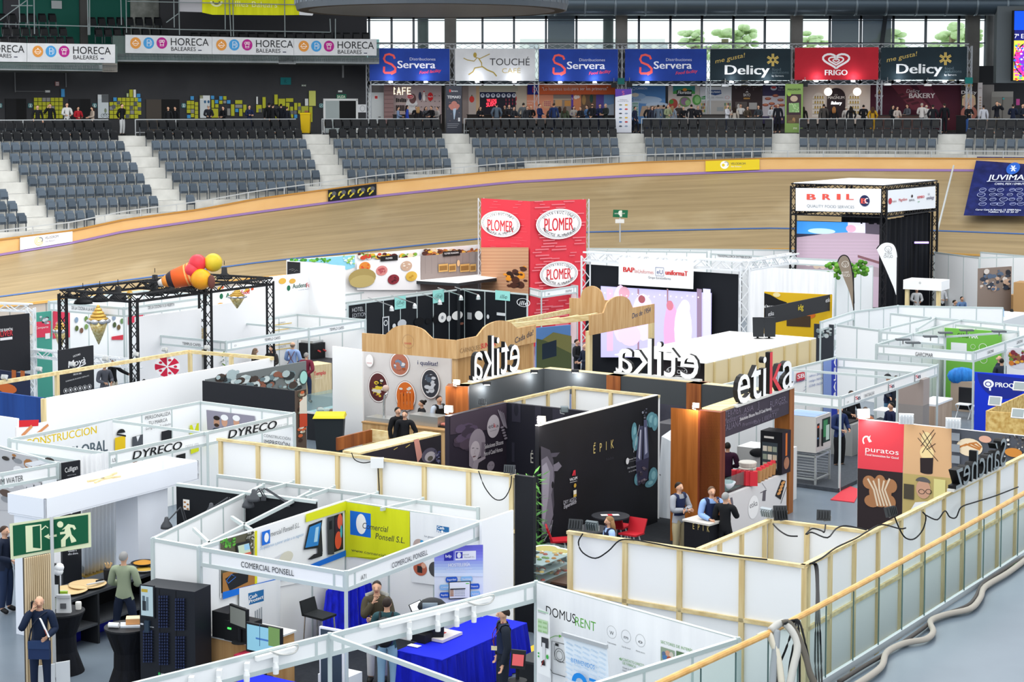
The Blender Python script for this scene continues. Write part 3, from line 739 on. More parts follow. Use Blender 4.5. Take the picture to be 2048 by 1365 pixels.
slab(mb,p,p.uv(640,50)[0],p.uv(700,50)[0],12.6,18.4,.4,'#4a4a49');slab(mb,p,p.uv(28,50)[0],p.uv(150,50)[0],12.6,18.4,.4,'#3a3a40');slab(mb,p,p.uv(1270,50)[0],p.uv(1440,50)[0],12.6,18.4,.4,'#1b1b1e');struct(mb,'trim_pillars')
mb=MB();slab(mb,p.shift(.1),p.uv(1040,50)[0],p.uv(1272,50)[0],12.6,p.at(1100,-30).z,.1,mat('#8f938d',.35,kind='noise',h2='#6f736e',sc=2));o=mb.obj('door_5',kind='structure',loc=(0,0,0))
yb=Pl(on_cyl(1617,100,52.6),on_cyl(2048+345,120,52.6));mb=MB();a=yb.at(1440,96);
mb.poly([yb.at(1617,-30),yb.at(1617,100),yb.at(1700,118),yb.at(2048+150,122),yb.at(2048+345,120),yb.at(2048+345,-30)],mat('#cfd31e',.8,kind='folds',h2='#bcc014',sc=1.5));mb.poly([yb.at(1435,-30),yb.at(1435,92),yb.at(1616,98),yb.at(1616,-30)],'#9fa0a6');mb.poly([yb.at(2394,-30),yb.at(2394,120),yb.at(2500,125),yb.at(2560,-30)],'#c9ccd0')
o=mb.obj('hanging_banner',None,'large yellow cloth banner hanging from scaffolding at the top','banner');g=Gfx(yb,.02)
g.t('Illes Balears',1880,52,44,340,'#dfe3a0',.01);g.e(1730,10,50,44,'#d9dcae',ring=.3,a0=180,a1=360);g.e(1730,10,30,26,'#55584a',ring=.3,a0=180,a1=360);g.done(o)
def pipes(name,label,segs,r=51.6,rr=.028,c='#7b8688'):
 t=thing(name,label,'scaffold',(0,0,0))
 for x0,y0,x1,y1 in segs:MB().tube([on_cyl(x0,y0,r),on_cyl(x1,y1,r)],rr,c,6).obj('pipe',t)
pipes('scaffolding','grey tube scaffolding standing on the left balcony',[(152,-20,158,180),(218,-20,220,190),(272,-20,276,272),(0,160,210,5),(0,192,700,210),(700,-20,706,280),(716,-20,718,280),(90,45,260,45)])
pipes('scaffolding','grey tube scaffolding standing on the upper balcony under the yellow banner',[(966,-20,972,200),(1008,-20,1012,262),(1390,-20,1394,220),(1430,-20,1436,280),(720,210,1440,236),(1440,236,2640,258),(1800,-20,1802,235),(1832,-20,1848,290),(1862,-20,1868,290),(1330,180,1425,110),(2276,-20,2280,296),(2640,150,2645,258),(2683,150,2683,310),(1020,10,2500,40)],52.4)
# window wall: mullions, panes, columns, duct
full();RG=60
zt,zb_=on_cyl(1300,33,RG).z,ZC
gp_=cyl_pl(700,2100,60,RG)
pw=Pl(on_cyl(700,60,RG+1),on_cyl(2130,60,RG+1));pw=Pl(Vec((pw.a.x,112.4,0)),Vec((pw.b.x,112.4,0)))
def wx(x):return pw.uv(x,60)[0]
fr_=MB()
MUL=[738,783,827,965,1028,1092,1153,1278,1341,1404,1467,1530,1660,1722,1787,1852,1918,1972]
for x in MUL:u=wx(x);slab(fr_,pw,u-.07,u+.07,zb_,zt+.3,.2,'#78838b')
for y,h in((41,.05),(86,.07),(165,.2),(33,.3)):v=pw.uv(1300,y)[1];slab(fr_,pw,wx(700),wx(2130),v-h/2,v+h/2,.2,'#59636b')
slab(fr_,pw,wx(700),wx(2130),zt+.1,19,.5,'#585c5e');struct(fr_,'window_frame')
ed=[wx(x)for x in MUL]
for i,(a,b)in enumerate(zip(ed,ed[1:])):
 mb=MB();dk=i in(4+1,12,13);slab(mb,pw.shift(-.1),a+.12,b-.12,zb_,zt,.02,glass_mat('#6a7483',.3)if dk else glass_mat('#f4fbfa',.02));o=mb.obj('window_%d'%(i+1),kind='structure',loc=(0,0,0))  # dark panes: slate reflection put into the glass tint
mb=MB();slab(mb,pw.shift(.1),wx(1760),wx(1768),zb_+2,zt,.1,'#3d4248');s=mb.v;[setattr(v,'x',v.x+(v.z-14)*.12)for v in s];struct(mb,'trim_brace')
mb=MB()
for x0,x1,d,rnd in((835,857,114.5,1),(1206,1227,114.5,1),(889,912,108.9,0),(1232,1255,108.9,0),(1583,1606,108.9,0),(1935,1960,108.9,0),(1972,1993,111,1)):
 a,b=at_y(x0,60,d),at_y(x1,60,d)
 if rnd:mb.lathe(((a.x+b.x)/2,d,ZC),[((b.x-a.x)/2,0),((b.x-a.x)/2,10)],mat('#8d8f8f',.7,kind='noise',h2='#7d7f80',sc=1),14)
 else:mb.box(a.x,d,ZC,b.x,d+.6,18.6,mat('#6f6e6b',.7,kind='noise',h2='#62615e',sc=1))
struct(mb,'wall_columns')
d_=107.2;zc_=at_y(1500,6,d_).z;dr=(at_y(1500,6,d_).z-at_y(1500,31,d_).z)
mb=MB();mb.smooth=True;xs=[at_y(x,6,d_).x for x in range(1050,2080,60)];mb.tube([(x,d_,zc_)for x in xs],dr,mat('#4f5c66',.35,.6),20)
for x in xs:mb.tube([(x-.06,d_,zc_),(x+.06,d_,zc_)],dr*1.03,mat('#75828b',.35,.6),20)
mb.obj('ventilation_duct',None,'large grey round ventilation duct running above the far windows','duct')
# greenery and a pale building beyond the glass
mb=MB();mb.box(-60,160,-2,80,260,0,'#cfd3d0');mb.box(-30,110,7.9,40,113,8.48,'#b9bcb9');struct(mb,'ground')
def tree(label,x,y,d,w,h):
 p=at_y(x,y,d);k=d/FPX;t=thing('tree',label,'tree',(p.x,d,0));mb=MB();mb.tube([(p.x,d,0),(p.x,d,p.z)],.3,'#8a7a66');mb.obj('trunk',t);mb=MB();mb.smooth=True;rd=random.Random(x)
 for i in range(40):a=rd.uniform(0,6.28);q=rd.uniform(0,1);dz=rd.uniform(-3,.9);mb.ball((p.x+math.cos(a)*w*k*q*(1-.2*max(dz,0)),d+math.sin(a)*2,p.z+dz*h*k),w*k*.3,1.2,h*k*.34,mat('#d3e4b4',.9,kind='noise',h2='#bcd49c',sc=2),8,5)  # crown colour paled to carry the overexposed daylight outside
 mb.obj('crown',t)
full()
for i,(x,y,w,h,l)in enumerate(((1388,78,34,16,'second window left of the dark glass'),(1450,78,40,18,'middle window'),(1490,74,30,20,'window behind the dark green banner'),(1620,82,34,16,'window above the red banner'),(1780,80,40,18,'window right of the dark panes'),(1905,72,44,22,'rightmost windows'),(1940,66,20,14,'window beside the right column'))):tree('pale green tree outside seen through the '+l,x,y,150+3*i,w,h)
mb=MB();a,b=at_y(1040,78,190),at_y(1330,78,190);mb.box(a.x,190,0,b.x,196,at_y(1100,78,190).z,'#e6e6e2');
for i in range(9):x=a.x+1+i*1.7;mb.box(x,189.9,16,x+.9,190,16.8,'#c3c7cb')
mb.obj('building',None,'pale distant building outside beyond the far windows','building')
# big dark ring hanging from above
c_=Vec((at_y(864,22,80).x,80,at_y(864,22,80).z));rr=270*80/FPX
t=thing('rigging_ring','huge dark circular rigging platform hanging at the top of the picture','rigging',c_)
mb=MB();mb.lathe(c_,[(rr*.99,0),(rr,.25),(rr,.9),(rr*.985,.95),(rr*.985,2.2)],mat('#3f464d',.5,.3),48);mb.obj('rim',t)
mb=MB();mb.lathe(c_-Z*.01,[(.01,.15),(rr*.97,0),(rr*.99,.03)],mat('#3b3632',.9,kind='noise',h2='#2a2725',sc=.8),48);mb.obj('underside',t)
mb=MB()
for i in range(60):a=2*math.pi*i/60;mb.bar(c_+Vec((math.cos(a)*rr*1.002,math.sin(a)*rr*1.002,.25)),c_+Vec((math.cos(a)*rr*1.002,math.sin(a)*rr*1.002,.9)),.05,.05,'#565e66')
mb.obj('ribs',t)
# LED screen and concrete wall at the right edge
full();mb=MB();a,b=at_y(1993,100,106.5),at_y(2120,100,106.5);mb.box(a.x,106.5,at_y(2000,166,106.5).z,b.x,107.1,18.6,'#6c7478');mb.box(at_y(1958,0,110).x,110,ZC,at_y(2120,0,110).x,110.5,at_y(2000,132,110).z,'#35363a');struct(mb,'wall_right')
p=Pl(at_y(2027,100,105.9),at_y(2110,100,105.9));mb=MB();slab(mb,p,p.uv(2026,21)[0],p.uv(2110,21)[0],p.uv(2027,162)[1],p.uv(2027,21)[1],.2,'#15161a');o=mb.obj('led_screen',None,'tall bright screen at the right edge showing blue and multicoloured graphics','screen')
tile(3,0);g=Gfx(p);E=lambda c:mat(c,.5,emit=.8)
g.r(1972,88,2300,240,E('#0a4be0'));g.r(1972,240,2300,324,E('#151a6a'));g.t('7ª Edición',1972,306,34,190,E('#f2f4ff'));g.r(1968,324,2300,642,E('#d5c94a'));g.e(2110,480,146,150,E('#2a2030'));g.e(2110,480,135,138,E('#d22f98'));g.e(2110,490,100,120,E('#7c2bc0'));g.t('VVV',1980,410,34,70,E('#f0f0ff'),.03);rd=random.Random(3)
for i in range(60):g.e(rd.uniform(1972,2060),rd.uniform(350,640),rd.uniform(6,16),rd.uniform(4,10),E(rd.choice(['#e0304a','#36c05a','#3a66e8','#f0a030','#e84ab0','#f4f0e0'])),8)
g.done(o)
# ================================================================ trade stands on the upper walkway: hanging banners on truss, backdrops, roll-ups
def truss(mb,p,q,s=.28,c='#b9bcc0',r=.022,step=None):
 p,q=Vec(p),Vec(q);d=(q-p).normalized();up=Z if abs(d.z)<.9 else Vec((0,1,0));a=d.cross(up).normalized()*s/2;b=a.cross(d).normalized()*s/2
 L_=(q-p).length;n=max(2,int(L_/(step or s*1.1)));cs=[a+b,a-b,-a-b,-a+b]
 for k in cs:mb.bar(p+k,q+k,r*2,r*2,c)
 for i in range(n):
  u,v=p+d*L_*i/n,p+d*L_*(i+1)/n
  for j in range(4):
   k0,k1=cs[j],cs[(j+1)%4];mb.bar(u+(k0 if i%2 else k1),v+(k1 if i%2 else k0),r*1.1,r*1.1,c)
RB=54.6
full();arc_wall('wall_booths',58.2,ang(on_cyl(742,250,58)),ang(on_cyl(1985,250,58)),ZC,11.35,'#8a8684')
def board(name,label,x0,y0,x1,y1,c,paint=None,r=RB,t=.04,cat='banner',y1r=None):
 p=cyl_pl(x0,x1,(y0+y1)/2,r);mb=MB();u0,v1=p.uv(x0,y0);u1,v2=p.uv(x1,y0);v0=p.uv(x0,y1)[1]
 slab(mb,p,u0,u1,v0,v1,t,c);o=mb.obj(name,None,label,cat)
 if paint:g=Gfx(p);paint(g);g.done(o)
 return o
def servera(x,y):
 def f(g):
  P=lambda a,b:(x+a,y+b)
  g.line([P(55,38),P(90,20),P(90,-10),P(60,-40),P(10,-60),P(-2,-85),P(10,-115),P(40,-122),P(75,-110),P(85,-85)],17,'#e0564f');g.line([P(0,-22),P(-2,20),P(4,28),P(52,28),P(84,14),P(92,-14)],17,'#d8504e');
  g.t('Distribuciones',x+205,y-72,22,206,'#c3c8dc',.004);g.t('Servera',x+108,y-10,58,302,'#e3e6f2',.025);g.t('Food facility',x+282,y+38,24,172,'#d8435a',.02,it=.35,rot=6)
 return f
tile(1,0);mb=MB()
NAVY=mat('#20409a',.7,kind='noise',h2='#1c398c',sc=1)
board('hanging_banner','first blue hanging banner from the left, beside the balcony end',908,385,1548,646,NAVY,servera(1025,555))
def touche(g):
 B='#a08a3e'
 g.e(1752,440,14,20,B);g.line([(1745,455),(1790,470),(1870,432)],7,B);g.line([(1768,462),(1745,490),(1690,480),(1660,465)],7,B);g.line([(1780,465),(1805,505),(1805,535),(1750,545),(1735,575),(1700,598)],9,B);g.line([(1805,530),(1850,560),(1900,580),(1925,610)],10,B)
 g.t('TOUCHÉ',1870,522,54,320,'#3e3e42',.004);g.t('CAFÉ',1968,585,38,148,'#b5a36a',-.012)
board('hanging_banner','pale grey hanging banner with a golden running figure',1592,388,2233,646,mat('#cfd1d4',.7,kind='noise',h2='#c6c8cc',sc=1),touche)
tile(2,0)
board('hanging_banner','second blue hanging banner, right of the pale grey one',217,393,848,650,NAVY,servera(333,562))
board('hanging_banner','third blue hanging banner, right of the concrete column',905,393,1556,648,NAVY,servera(1027,560))
def delicy(x,y,s=1):
 def f(g):
  Y='#c3a95a';P=lambda a,b:(x+a*s,y+b*s)
  g.t('me gusta!',*P(-78,-88),34*s,238*s,Y,.012,it=.3,rot=12);g.t('Delicy',*P(0,0),74*s,352*s,'#dfe2e4',.03)
  for k in range(6):
   a=R_(60*k+30);cx,cy=P(382,-116);g.line([(cx+10*math.cos(a),cy-10*math.sin(a)),(cx+50*s*math.cos(a),cy-50*s*math.sin(a))],20*s,Y);g.line([(cx+6*math.cos(a),cy-6*math.sin(a)),(cx+54*s*math.cos(a),cy-54*s*math.sin(a))],2,'#17232a')
  g.t('food',*P(376,-30),22*s,70*s,'#54646c');g.t('solutions',*P(376,-6),22*s,132*s,'#54646c');g.t('by Servera',*P(374,18),14*s,94*s,'#c4cacc',.01)
 return f
GRN=mat('#1a2b33',.7,kind='noise',h2='#17262e',sc=1)
board('hanging_banner','dark green hanging banner left of the red one',1588,393,2230,645,GRN,delicy(1705,596))
tile(3,0)
def frigo(g):
 w='#e6e2e4';H=[(math.pow(math.sin(R_(t)),3)*16,-(13*math.cos(R_(t))-5*math.cos(R_(2*t))-2*math.cos(R_(3*t))-math.cos(R_(4*t))))for t in range(-180,181,12)]
 for s,k in((6.6,18),(3.7,14),(1.6,10)):g.line([(545+a*s,482+b*s*.62-(6.6-s)*-1)for a,b in H],k*.9,w)
 g.t('FRIGO',456,602,42,178,w,.035)
board('hanging_banner','red hanging banner with a white double heart emblem',215,382,885,640,mat('#b3202f',.7,kind='noise',h2='#a81c2b',sc=1),frigo)
board('hanging_banner','dark green hanging banner right of the red one',905,380,1592,640,GRN,delicy(1030,588,1.02))
# truss behind the banners
full();tr_=thing('lighting_truss','long aluminium truss frame carrying the row of hanging banners','truss')
def rt(x,y):return on_cyl(x,y,RB+.35)
for y in(93,164):
 mb=MB();xs=(742,905,1073,1240,1420,1591,1762,1938)
 for a,b in zip(xs,xs[1:]):truss(mb,rt(a,y),rt(b,y),.3,'#a9adb2',.02,.6)
 mb.obj('beam',tr_)
for x in(737,904,1073,1240,1248,1417,1588,1760,1939):mb=MB();q=rt(x,92);truss(mb,Vec((q.x,q.y,ZC)),q,.26,'#a9adb2',.02,.55);mb.obj('upright',tr_)
lampw=mat('#fffaf2',.4,emit=9)
def spot(label,x,y,r=RB-.3,dz=0,glow=True):
 p=on_cyl(x,y,r);t=thing('floodlight',label,'lamp',p);mb=MB();mb.box(p.x-.13,p.y-.05,p.z-.05,p.x+.13,p.y+.1,p.z+.05,'#d5d8da');mb.obj('housing',t);mb=MB();mb.box(p.x-.11,p.y-.03,p.z+.05,p.x+.11,p.y+.08,p.z+.062,lampw if glow else '#d5d8da');mb.obj('lens',t)
 if glow:
  l=bpy.data.lights.new('floodlight_beam','POINT');l.energy=14;l.shadow_soft_size=.06;l.color=(.93,.95,1);o=link(bpy.data.objects.new('floodlight_beam',l));o.parent=t;o.location=(0,-.12,.22)
OR2=['first','second']
for i,(c_,x,y,nm)in enumerate(((1,1078,652,'first blue banner'),(1,1358,652,'first blue banner'),(1,1770,650,'pale grey banner'),(2,20,650,'pale grey banner'),(2,385,655,'second blue banner'),(2,662,655,'second blue banner'),(2,1082,655,'third blue banner'),(2,1755,652,'left dark green banner'),(2,2035,652,'left dark green banner'),(3,385,645,'red banner'),(3,680,645,'red banner'),(3,1040,642,'right dark green banner'),(3,1412,648,'right dark green banner'))):
 tile(c_,0);spot('%s small floodlight lighting the %s from below'%(['left','right'][[0,1,0,1,0,1,0,0,1,0,1,0,1][i]],nm),x,y+6)
# backdrops under the banners
RD=57.2
tile(1,0)
board('door_panel','white service door with a red notice beside the dark wall',898,740,1022,990,mat('#cfd4d4',.5),lambda g:(g.r(946,758,976,796,'#e8dcdc'),g.r(950,768,972,790,'#c43a3a'),g.r(978,934,998,940,'#3a3d40')),RW-.1,.05,'door')
board('slatted_screen','dusty pink slatted panel left of the cafe counter',1024,670,1100,990,mat('#8f7270'),lambda g:[g.r(1026,690+34*i,1098,695+34*i,'#6f5655')for i in range(8)],RD-.6,.06,'panel')
def cafe(g):
 L=mat('#fff3c8',.4,emit=2.2)
 def dots(pts):
  for a,b in zip(pts,pts[1:]):
   n=max(1,int(math.hypot(b[0]-a[0],b[1]-a[1])/9))
   for i in range(n+1):g.e(a[0]+(b[0]-a[0])*i/n,a[1]+(b[1]-a[1])*i/n,3.6,3.6,L,6)
 dots([(1112,712),(1105,702),(1104,752),(1112,750)]);dots([(1130,755),(1142,703),(1156,755)]);dots([(1134,738),(1152,738)]);dots([(1172,755),(1172,703),(1194,703)]);dots([(1172,728),(1190,728)]);dots([(1234,703),(1212,703),(1212,752),(1234,752)]);dots([(1212,728),(1230,728)])
 g.e(1245,845,48,60,'#d9d7d6');g.q([(1215,800),(1278,800),(1290,900),(1200,900)],'#d9d7d6');g.t('TOUCHÉ',1224,858,18,70,'#3e3a3a');g.e(1252,790,28,40,'#6a4a48')
 g.e(1232,774,30,18,'#f1e9e7');g.e(1232,774,27,15,'#c7202f');g.t('Dr. Oetker',1210,780,11,44,'#f6eeee',.02)
 g.e(1394,774,22,34,'#cf2328');g.t('PALETA',1376,780,12,38,'#f3dcdc',.02);g.e(1312,770,12,34,'#2b3552');g.e(1343,780,11,28,'#efe9e4');g.r(1338,735,1348,760,'#efe9e4');g.e(1343,733,6,6,'#c43a3a')
 for i in range(2):g.r(1112,820+70*i,1200,824+70*i,'#cdbcae')
 for i in range(6):g.r(1120+14*i,785+(i%3)*4,1130+14*i,818,'#2b2726')
 for i in range(5):g.r(1120+14*i,842,1131+14*i,888,'#3a2f2d')
 for i in range(5):
  for j in range(3):g.r(1318+36*i,765+44*j,1326+36*i,770+44*j,'#40302e')
board('backdrop','pale pink cafe backdrop with lit dotted letters and a red oval',1100,680,1484,990,mat('#b7a3a1',.7),cafe,RD)
def temaki(g):
 g.t('Servera',1562,735,14,52,'#c7c9cf',.02);g.r(1546,716,1558,738,'#c0433f');g.t('TEMAKI',1530,788,22,104,'#d7d9dd',.02)
 for x,y,r in((1560,850,20),(1585,830,24),(1610,848,20),(1572,862,22),(1600,862,20),(1583,848,22)):g.e(x,y,r,r*.9,'#b0746a',10)
 g.q([(1575,872),(1602,866),(1588,955),(1582,955)],'#9fb2c6');rd=random.Random(4)
 for i in range(24):g.e(rd.uniform(1528,1635),rd.uniform(800,980),2.4,2.4,'#b98c86',5)
 g.r(1616,942,1632,972,'#c9ccd0');[g.r(1530,990+14*i,1625-9*i,994+14*i,'#8a8d95')for i in range(3)]
board('rollup_banner','dark grey roll-up banner with a pink seafood cone at the stair head',1520,686,1646,1068,'#3f424c',temaki,R0+.9)
def sushi(g):
 g.r(1700,685,2170,735,'#c9c2ae');[g.r(1700,690+10*i,2170,694+10*i,'#7d776c')for i in range(4)];g.r(1790,738,2075,782,'#1d2446')
 for x in range(1812,2070,42):g.e(x,765,17,17,'#ccd0dc',12);g.e(x,760,7,7,'#1d2446',8)
 g.r(1700,685,1790,960,'#b7aaa3');g.r(1760,690,1786,960,'#c9a985');g.r(1790,782,2075,960,'#22202c');N=mat('#ff2d3f',.4,emit=2.5)
 g.t('WE LOVE',1846,815,22,78,N,.02);g.t('SUSHI',1842,856,32,80,N,.03,it=.2,rot=8);g.t('SAKE',1990,880,18,60,'#ded9dc');g.e(1726,795,20,26,'#d23b33');g.r(1722,760,1730,770,'#552');
 for i in range(8):g.e(2000+(i%4)*26,800+(i//4)*30,5,12,'#8f2f45',8)
board('backdrop','sushi booth backdrop with slatted canopy and red neon writing',1650,684,2168,990,'#8d7f7a',sushi,RD)
tile(2,0)
def prim(g):
 g.r(0,684,118,960,'#c8b8a4');g.r(4,684,30,960,'#a5906f');g.e(20,790,18,30,'#d2372f');g.r(118,758,330,950,'#e0906f');g.e(280,835,40,34,'#dca37f');[g.e(262+14*(i%4),815+14*(i//4),6,5,'#b5566a',6)for i in range(12)];g.t('vamos',120,815,16,52,'#f2d3c4');g.t('mere"',122,835,16,46,'#f2d3c4')
 g.r(330,758,560,950,'#8f8178');g.r(330,790,555,800,'#b9a58d');g.r(345,800,400,850,'#d0a06f');g.r(420,805,470,850,'#c9904f');g.r(474,758,490,950,'#5a3aa0');g.r(490,758,552,950,'#d98a5f');g.e(510,778,16,16,'#f2e2da');g.e(530,776,12,12,'#f2e2da');g.t('V',476,800,20,12,'#e8e0f4')
 g.r(552,758,672,950,'#6b5445');g.e(575,800,16,40,'#a5804e');g.e(635,790,14,34,'#2c4a44');g.r(672,758,735,950,'#5e4f9c');g.r(735,758,815,950,'#6f96c4');g.q([(735,850),(815,830),(815,950),(735,950)],'#a9b6c6')
board('backdrop','orange and brown counter backdrop below the long orange banner',0,684,822,990,'#7c6a60',prim,RD)
board('fascia_banner','long orange banner with white quotation and a dark blue end',124,670,826,756,'#e2683a',lambda g:(g.r(124,672,214,756,'#1c2280'),g.line([(186,700),(165,695),(165,710),(186,722),(182,738),(166,738),(166,715)],6,'#e2474c'),g.e(430,690,180,14,'#ec8a62'),g.t('"Lo hacemos todo',240,724,26,232,'#f8e6dc'),g.t('para ser los primeros"',478,722,26,290,'#f8e6dc',.02)),57.05)
def roll2(g):
 g.q([(826,712),(956,712),(956,752),(826,776)],'#5a3e9c');g.line([(898,733),(883,730),(883,741),(898,748),(895,757),(882,757)],4,'#e06a72');g.t('Distribuciones',862,802,8,60,'#7d8391');g.t('las marcas del norte',846,814,8,86,'#8d93a1')
 cs=['#7a8a7a','#d8b13a','#3a6aa8','#c23a3a','#4a4f5a','#8a9ab0']
 for i in range(12):g.e(868+46*(i%2),840+34*(i//2),13,6,cs[i%6],10)
board('rollup_banner','tall white roll-up banner with a purple top at the stair head',827,712,958,1062,'#dcdfe8',roll2,R0+.9)
def carr(g):
 g.r(960,690,1226,790,'#4f80b8');g.e(1080,800,120,30,'#a9c0da');g.e(1010,770,60,24,'#8fb0d4');g.e(1160,840,90,22,'#b9cbe0');g.t('GARCÍA',905,716,16,50,'#e6ebf4');g.t('CARRIÓN',993,716,17,88,'#e6ebf4',.01);g.e(975,709,13,13,'#e6ebf4',ring=.2);g.e(985,760,30,16,'#dcd3bf');g.t('OR BODEGA',960,806,12,72,'#3a4b66');g.q([(1040,850),(1226,842),(1226,930),(1020,930)],'#c2a892');g.q([(1080,858),(1130,846),(1140,872),(1090,880)],'#7d6a66')
 g.r(960,815,1012,930,'#c9dbe2');[g.r(964,822+22*i,1008,838+22*i,'#8fb6a8')for i in range(5)]
board('backdrop','sky blue winery backdrop with clouds',900,688,1228,990,'#5f8fc6',carr,RD)
def flor(g):
 g.r(1288,688,1464,752,'#3a8a86');g.q([(1288,752),(1288,735),(1330,715),(1420,712),(1464,735),(1464,752)],'#4a9a4a');g.r(1318,722,1438,770,'#22282c');g.t('Florette',1326,752,26,106,'#f0f2ee',.02,it=.2);g.e(1382,718,18,12,'#e39a3a');g.e(1290,830,36,40,'#a8473c');g.e(1275,815,18,18,'#4f8a3c');g.e(1385,815,46,42,'#6d8c58');g.e(1380,812,30,30,'#8a6a86');g.e(1405,822,20,22,'#93b878');g.e(1478,800,36,42,'#56994a');g.e(1482,798,22,30,'#8fc47c')
board('backdrop','beige vegetable backdrop with salad leaves and a teal logo panel',1250,686,1502,990,'#cfc4bd',flor,RD)
def hell(g):
 g.r(1505,805,1756,930,'#b7b2ad');g.q([(1580,720),(1672,720),(1676,752),(1626,764),(1578,752)],'#27477f');g.t('HELLMANN\'S',1584,745,16,84,'#e7edf5',.02);g.q([(1514,775),(1548,766),(1550,795),(1516,796)],'#2f8a4a');g.t('Knorr',1518,788,11,28,'#f0f0e8',.02);g.t('CALVÉ',1568,788,12,46,'#8a8d95');g.t('Maizena',1632,786,12,56,'#a5a8ae');g.e(1722,780,18,14,'#d6a7a4',ring=.2)
 for j in range(3):
  for i in range(4):g.r(1512+12*i,826+26*j,1521+12*i,846+26*j,['#c2a44a','#5a7a4a','#8a4a3a'][(i+j)%3]);g.r(1700+13*i,824+26*j,1709+13*i,846+26*j,['#4a7a5a','#c9b05a','#7a3a3a'][(i+j)%3])
 g.r(1640,858,1690,890,'#9da3a6')
board('backdrop','white sauce backdrop with a dark blue crest and shelves',1504,694,1757,990,'#d8d9dc',hell,RD)
def bayo(g):
 rd=random.Random(9)
 for i in range(26):g.e(rd.uniform(1765,2000),rd.uniform(688,720),rd.uniform(2,7),3,'#8a8184',6)
 g.t('BAYO',1852,772,24,54,'#d8d3d0',.03);g.q([(1866,740),(1880,728),(1894,740)],'#d8d3d0');g.r(1852,782,1904,794,'#b98c4a');g.r(1896,822,1960,876,'#a9a6a4');g.r(1786,815,1880,890,'#5d5553');g.e(1812,850,12,18,'#c9c2bc')
board('backdrop','dark brown backdrop with a small white and gold name',1758,684,2004,990,'#3a2d2f',bayo,RD)
def todo(g):
 tile(3,0);g.r(-44,768,134,930,'#c6c0c6');g.e(46,706,26,18,'#c8d0dc');g.e(46,700,20,10,'#c23f46');g.t('Todo',82,708,18,40,'#d5d3e2');g.t('bajo su',80,724,10,48,'#b5b0c6')
 for x,y in((0,790),(60,766),(100,800),(30,830),(110,842),(-20,840),(70,850)):g.e(x,y,26,12,'#8f4a3f',12);g.e(x,y-4,18,7,'#c47a5a',10)
 tile(2,0)
board('backdrop','purple topped backdrop with small savoury snacks',2006,682,2182,990,'#3a3454',todo,RD)
tile(3,0)
def magr(g):
 g.t('MAGNUM',158,724,15,100,'#26341d',.02);g.r(150,754,264,920,'#3d2b33');g.e(208,790,30,24,'#b9a58f');g.q([(166,830),(248,822),(252,900),(168,900)],'#7fa56a');rd=random.Random(2)
 for i in range(16):g.e(rd.uniform(172,246),rd.uniform(828,895),6,6,'#a8c48f',6)
 g.r(150,920,264,986,'#5a4a3c');g.e(206,962,12,22,'#9a7a52');g.e(186,975,26,12,'#6f5a42');g.e(170,754,16,16,'#8fb04a');g.t('PM',203,1036,16,28,'#dfe8c8',.02)
board('rollup_banner','tall green roll-up banner with an ice cream at the stair head',138,672,281,1062,'#7f9c56',magr,R0+.9)
def magn(g):
 for x in(404,686):
  g.r(x-50,800,x+50,935,'#ece2d6');g.e(x,800,50,58,'#ece2d6',24)
  for j in range(4):
   g.r(x-48,790+40*j,x+48,796+40*j,'#b9ab9a')
   for i in range(4):g.r(x-32+20*i,775+40*j,x-20+20*i,789+40*j,'#c2a24f');g.r(x-30+20*i,767+40*j,x-22+20*i,775+40*j,'#8a6a3a')
 g.r(472,770,618,940,'#33262a');g.e(545,772,73,68,'#33262a',28);g.e(545,760,12,6,'#d7cfc8',ring=.3);g.t('MAGNUM',480,792,22,130,'#e6ded8',.02);g.t('Bakery',505,836,24,82,mat('#fff',.4,emit=1.2),.05,it=.2)
board('backdrop','cream ice cream backdrop with arched shelves and a dark arch',282,674,820,990,'#d8c8bc',magn,RD)
def bak(g):
 g.q([(975,672),(1120,672),(1320,880),(1150,880)],'#6b2a38');g.q([(1180,672),(1290,672),(1420,880),(1330,880)],'#63263a');[g.q([(1020+40*i,760+22*i),(1080+40*i,745+22*i),(1095+40*i,760+22*i),(1035+40*i,776+22*i)],'#4a1a26')for i in range(4)]
 g.t('Delicy',1106,742,28,105,'#d8cbcb',.01,it=.2);g.t('BAKERY',1130,785,38,204,'#ded4d2',.04);g.t('Delicy',856,775,18,66,'#d5c9cb',.03)
 for k in range(6):a=R_(60*k+30);g.line([(890+5*math.cos(a),730-5*math.sin(a)),(890+22*math.cos(a),730-22*math.sin(a))],8,'#b08a4a')
board('backdrop','dark red bakery backdrop',822,670,1545,1040,mat('#4d1d2a',.7,kind='noise',h2='#43182a',sc=.6),bak,RD)
def child(g):
 g.e(1605,684,44,40,'#241d1f',24);[g.line([(1605,684),(1605+34*math.cos(R_(60*k)),684-30*math.sin(R_(60*k)))],12,'#a8873f')for k in range(6)];g.t('Delicy',1548,752,26,120,'#dcd6d6',.03)
 g.e(1608,905,66,60,'#a86a5c');g.e(1608,812,50,58,'#c9a08c');g.e(1606,786,54,36,'#cbb28a',a0=0,a1=180);g.q([(1554,786),(1566,786),(1564,850),(1552,840)],'#cbb28a');g.q([(1650,786),(1660,786),(1662,835),(1652,845)],'#cbb28a');g.e(1588,808,5,4,'#4a3a34',8);g.e(1626,808,5,4,'#4a3a34',8);g.e(1608,846,12,4,'#a35e55',8)
board('backdrop','dark poster with a blond child at the right end of the bakery',1546,664,1676,1040,'#2c2528',child,RD-.3)
board('rollup_banner','narrow white roll-up banner right of the child poster',1680,662,1716,930,'#c2bcbc',lambda g:(g.t('Info',1688,712,12,22,'#7a6a6a'),[g.e(1698,780+22*i,10,7,'#a08a7a',8)for i in range(6)]),RD-.5)
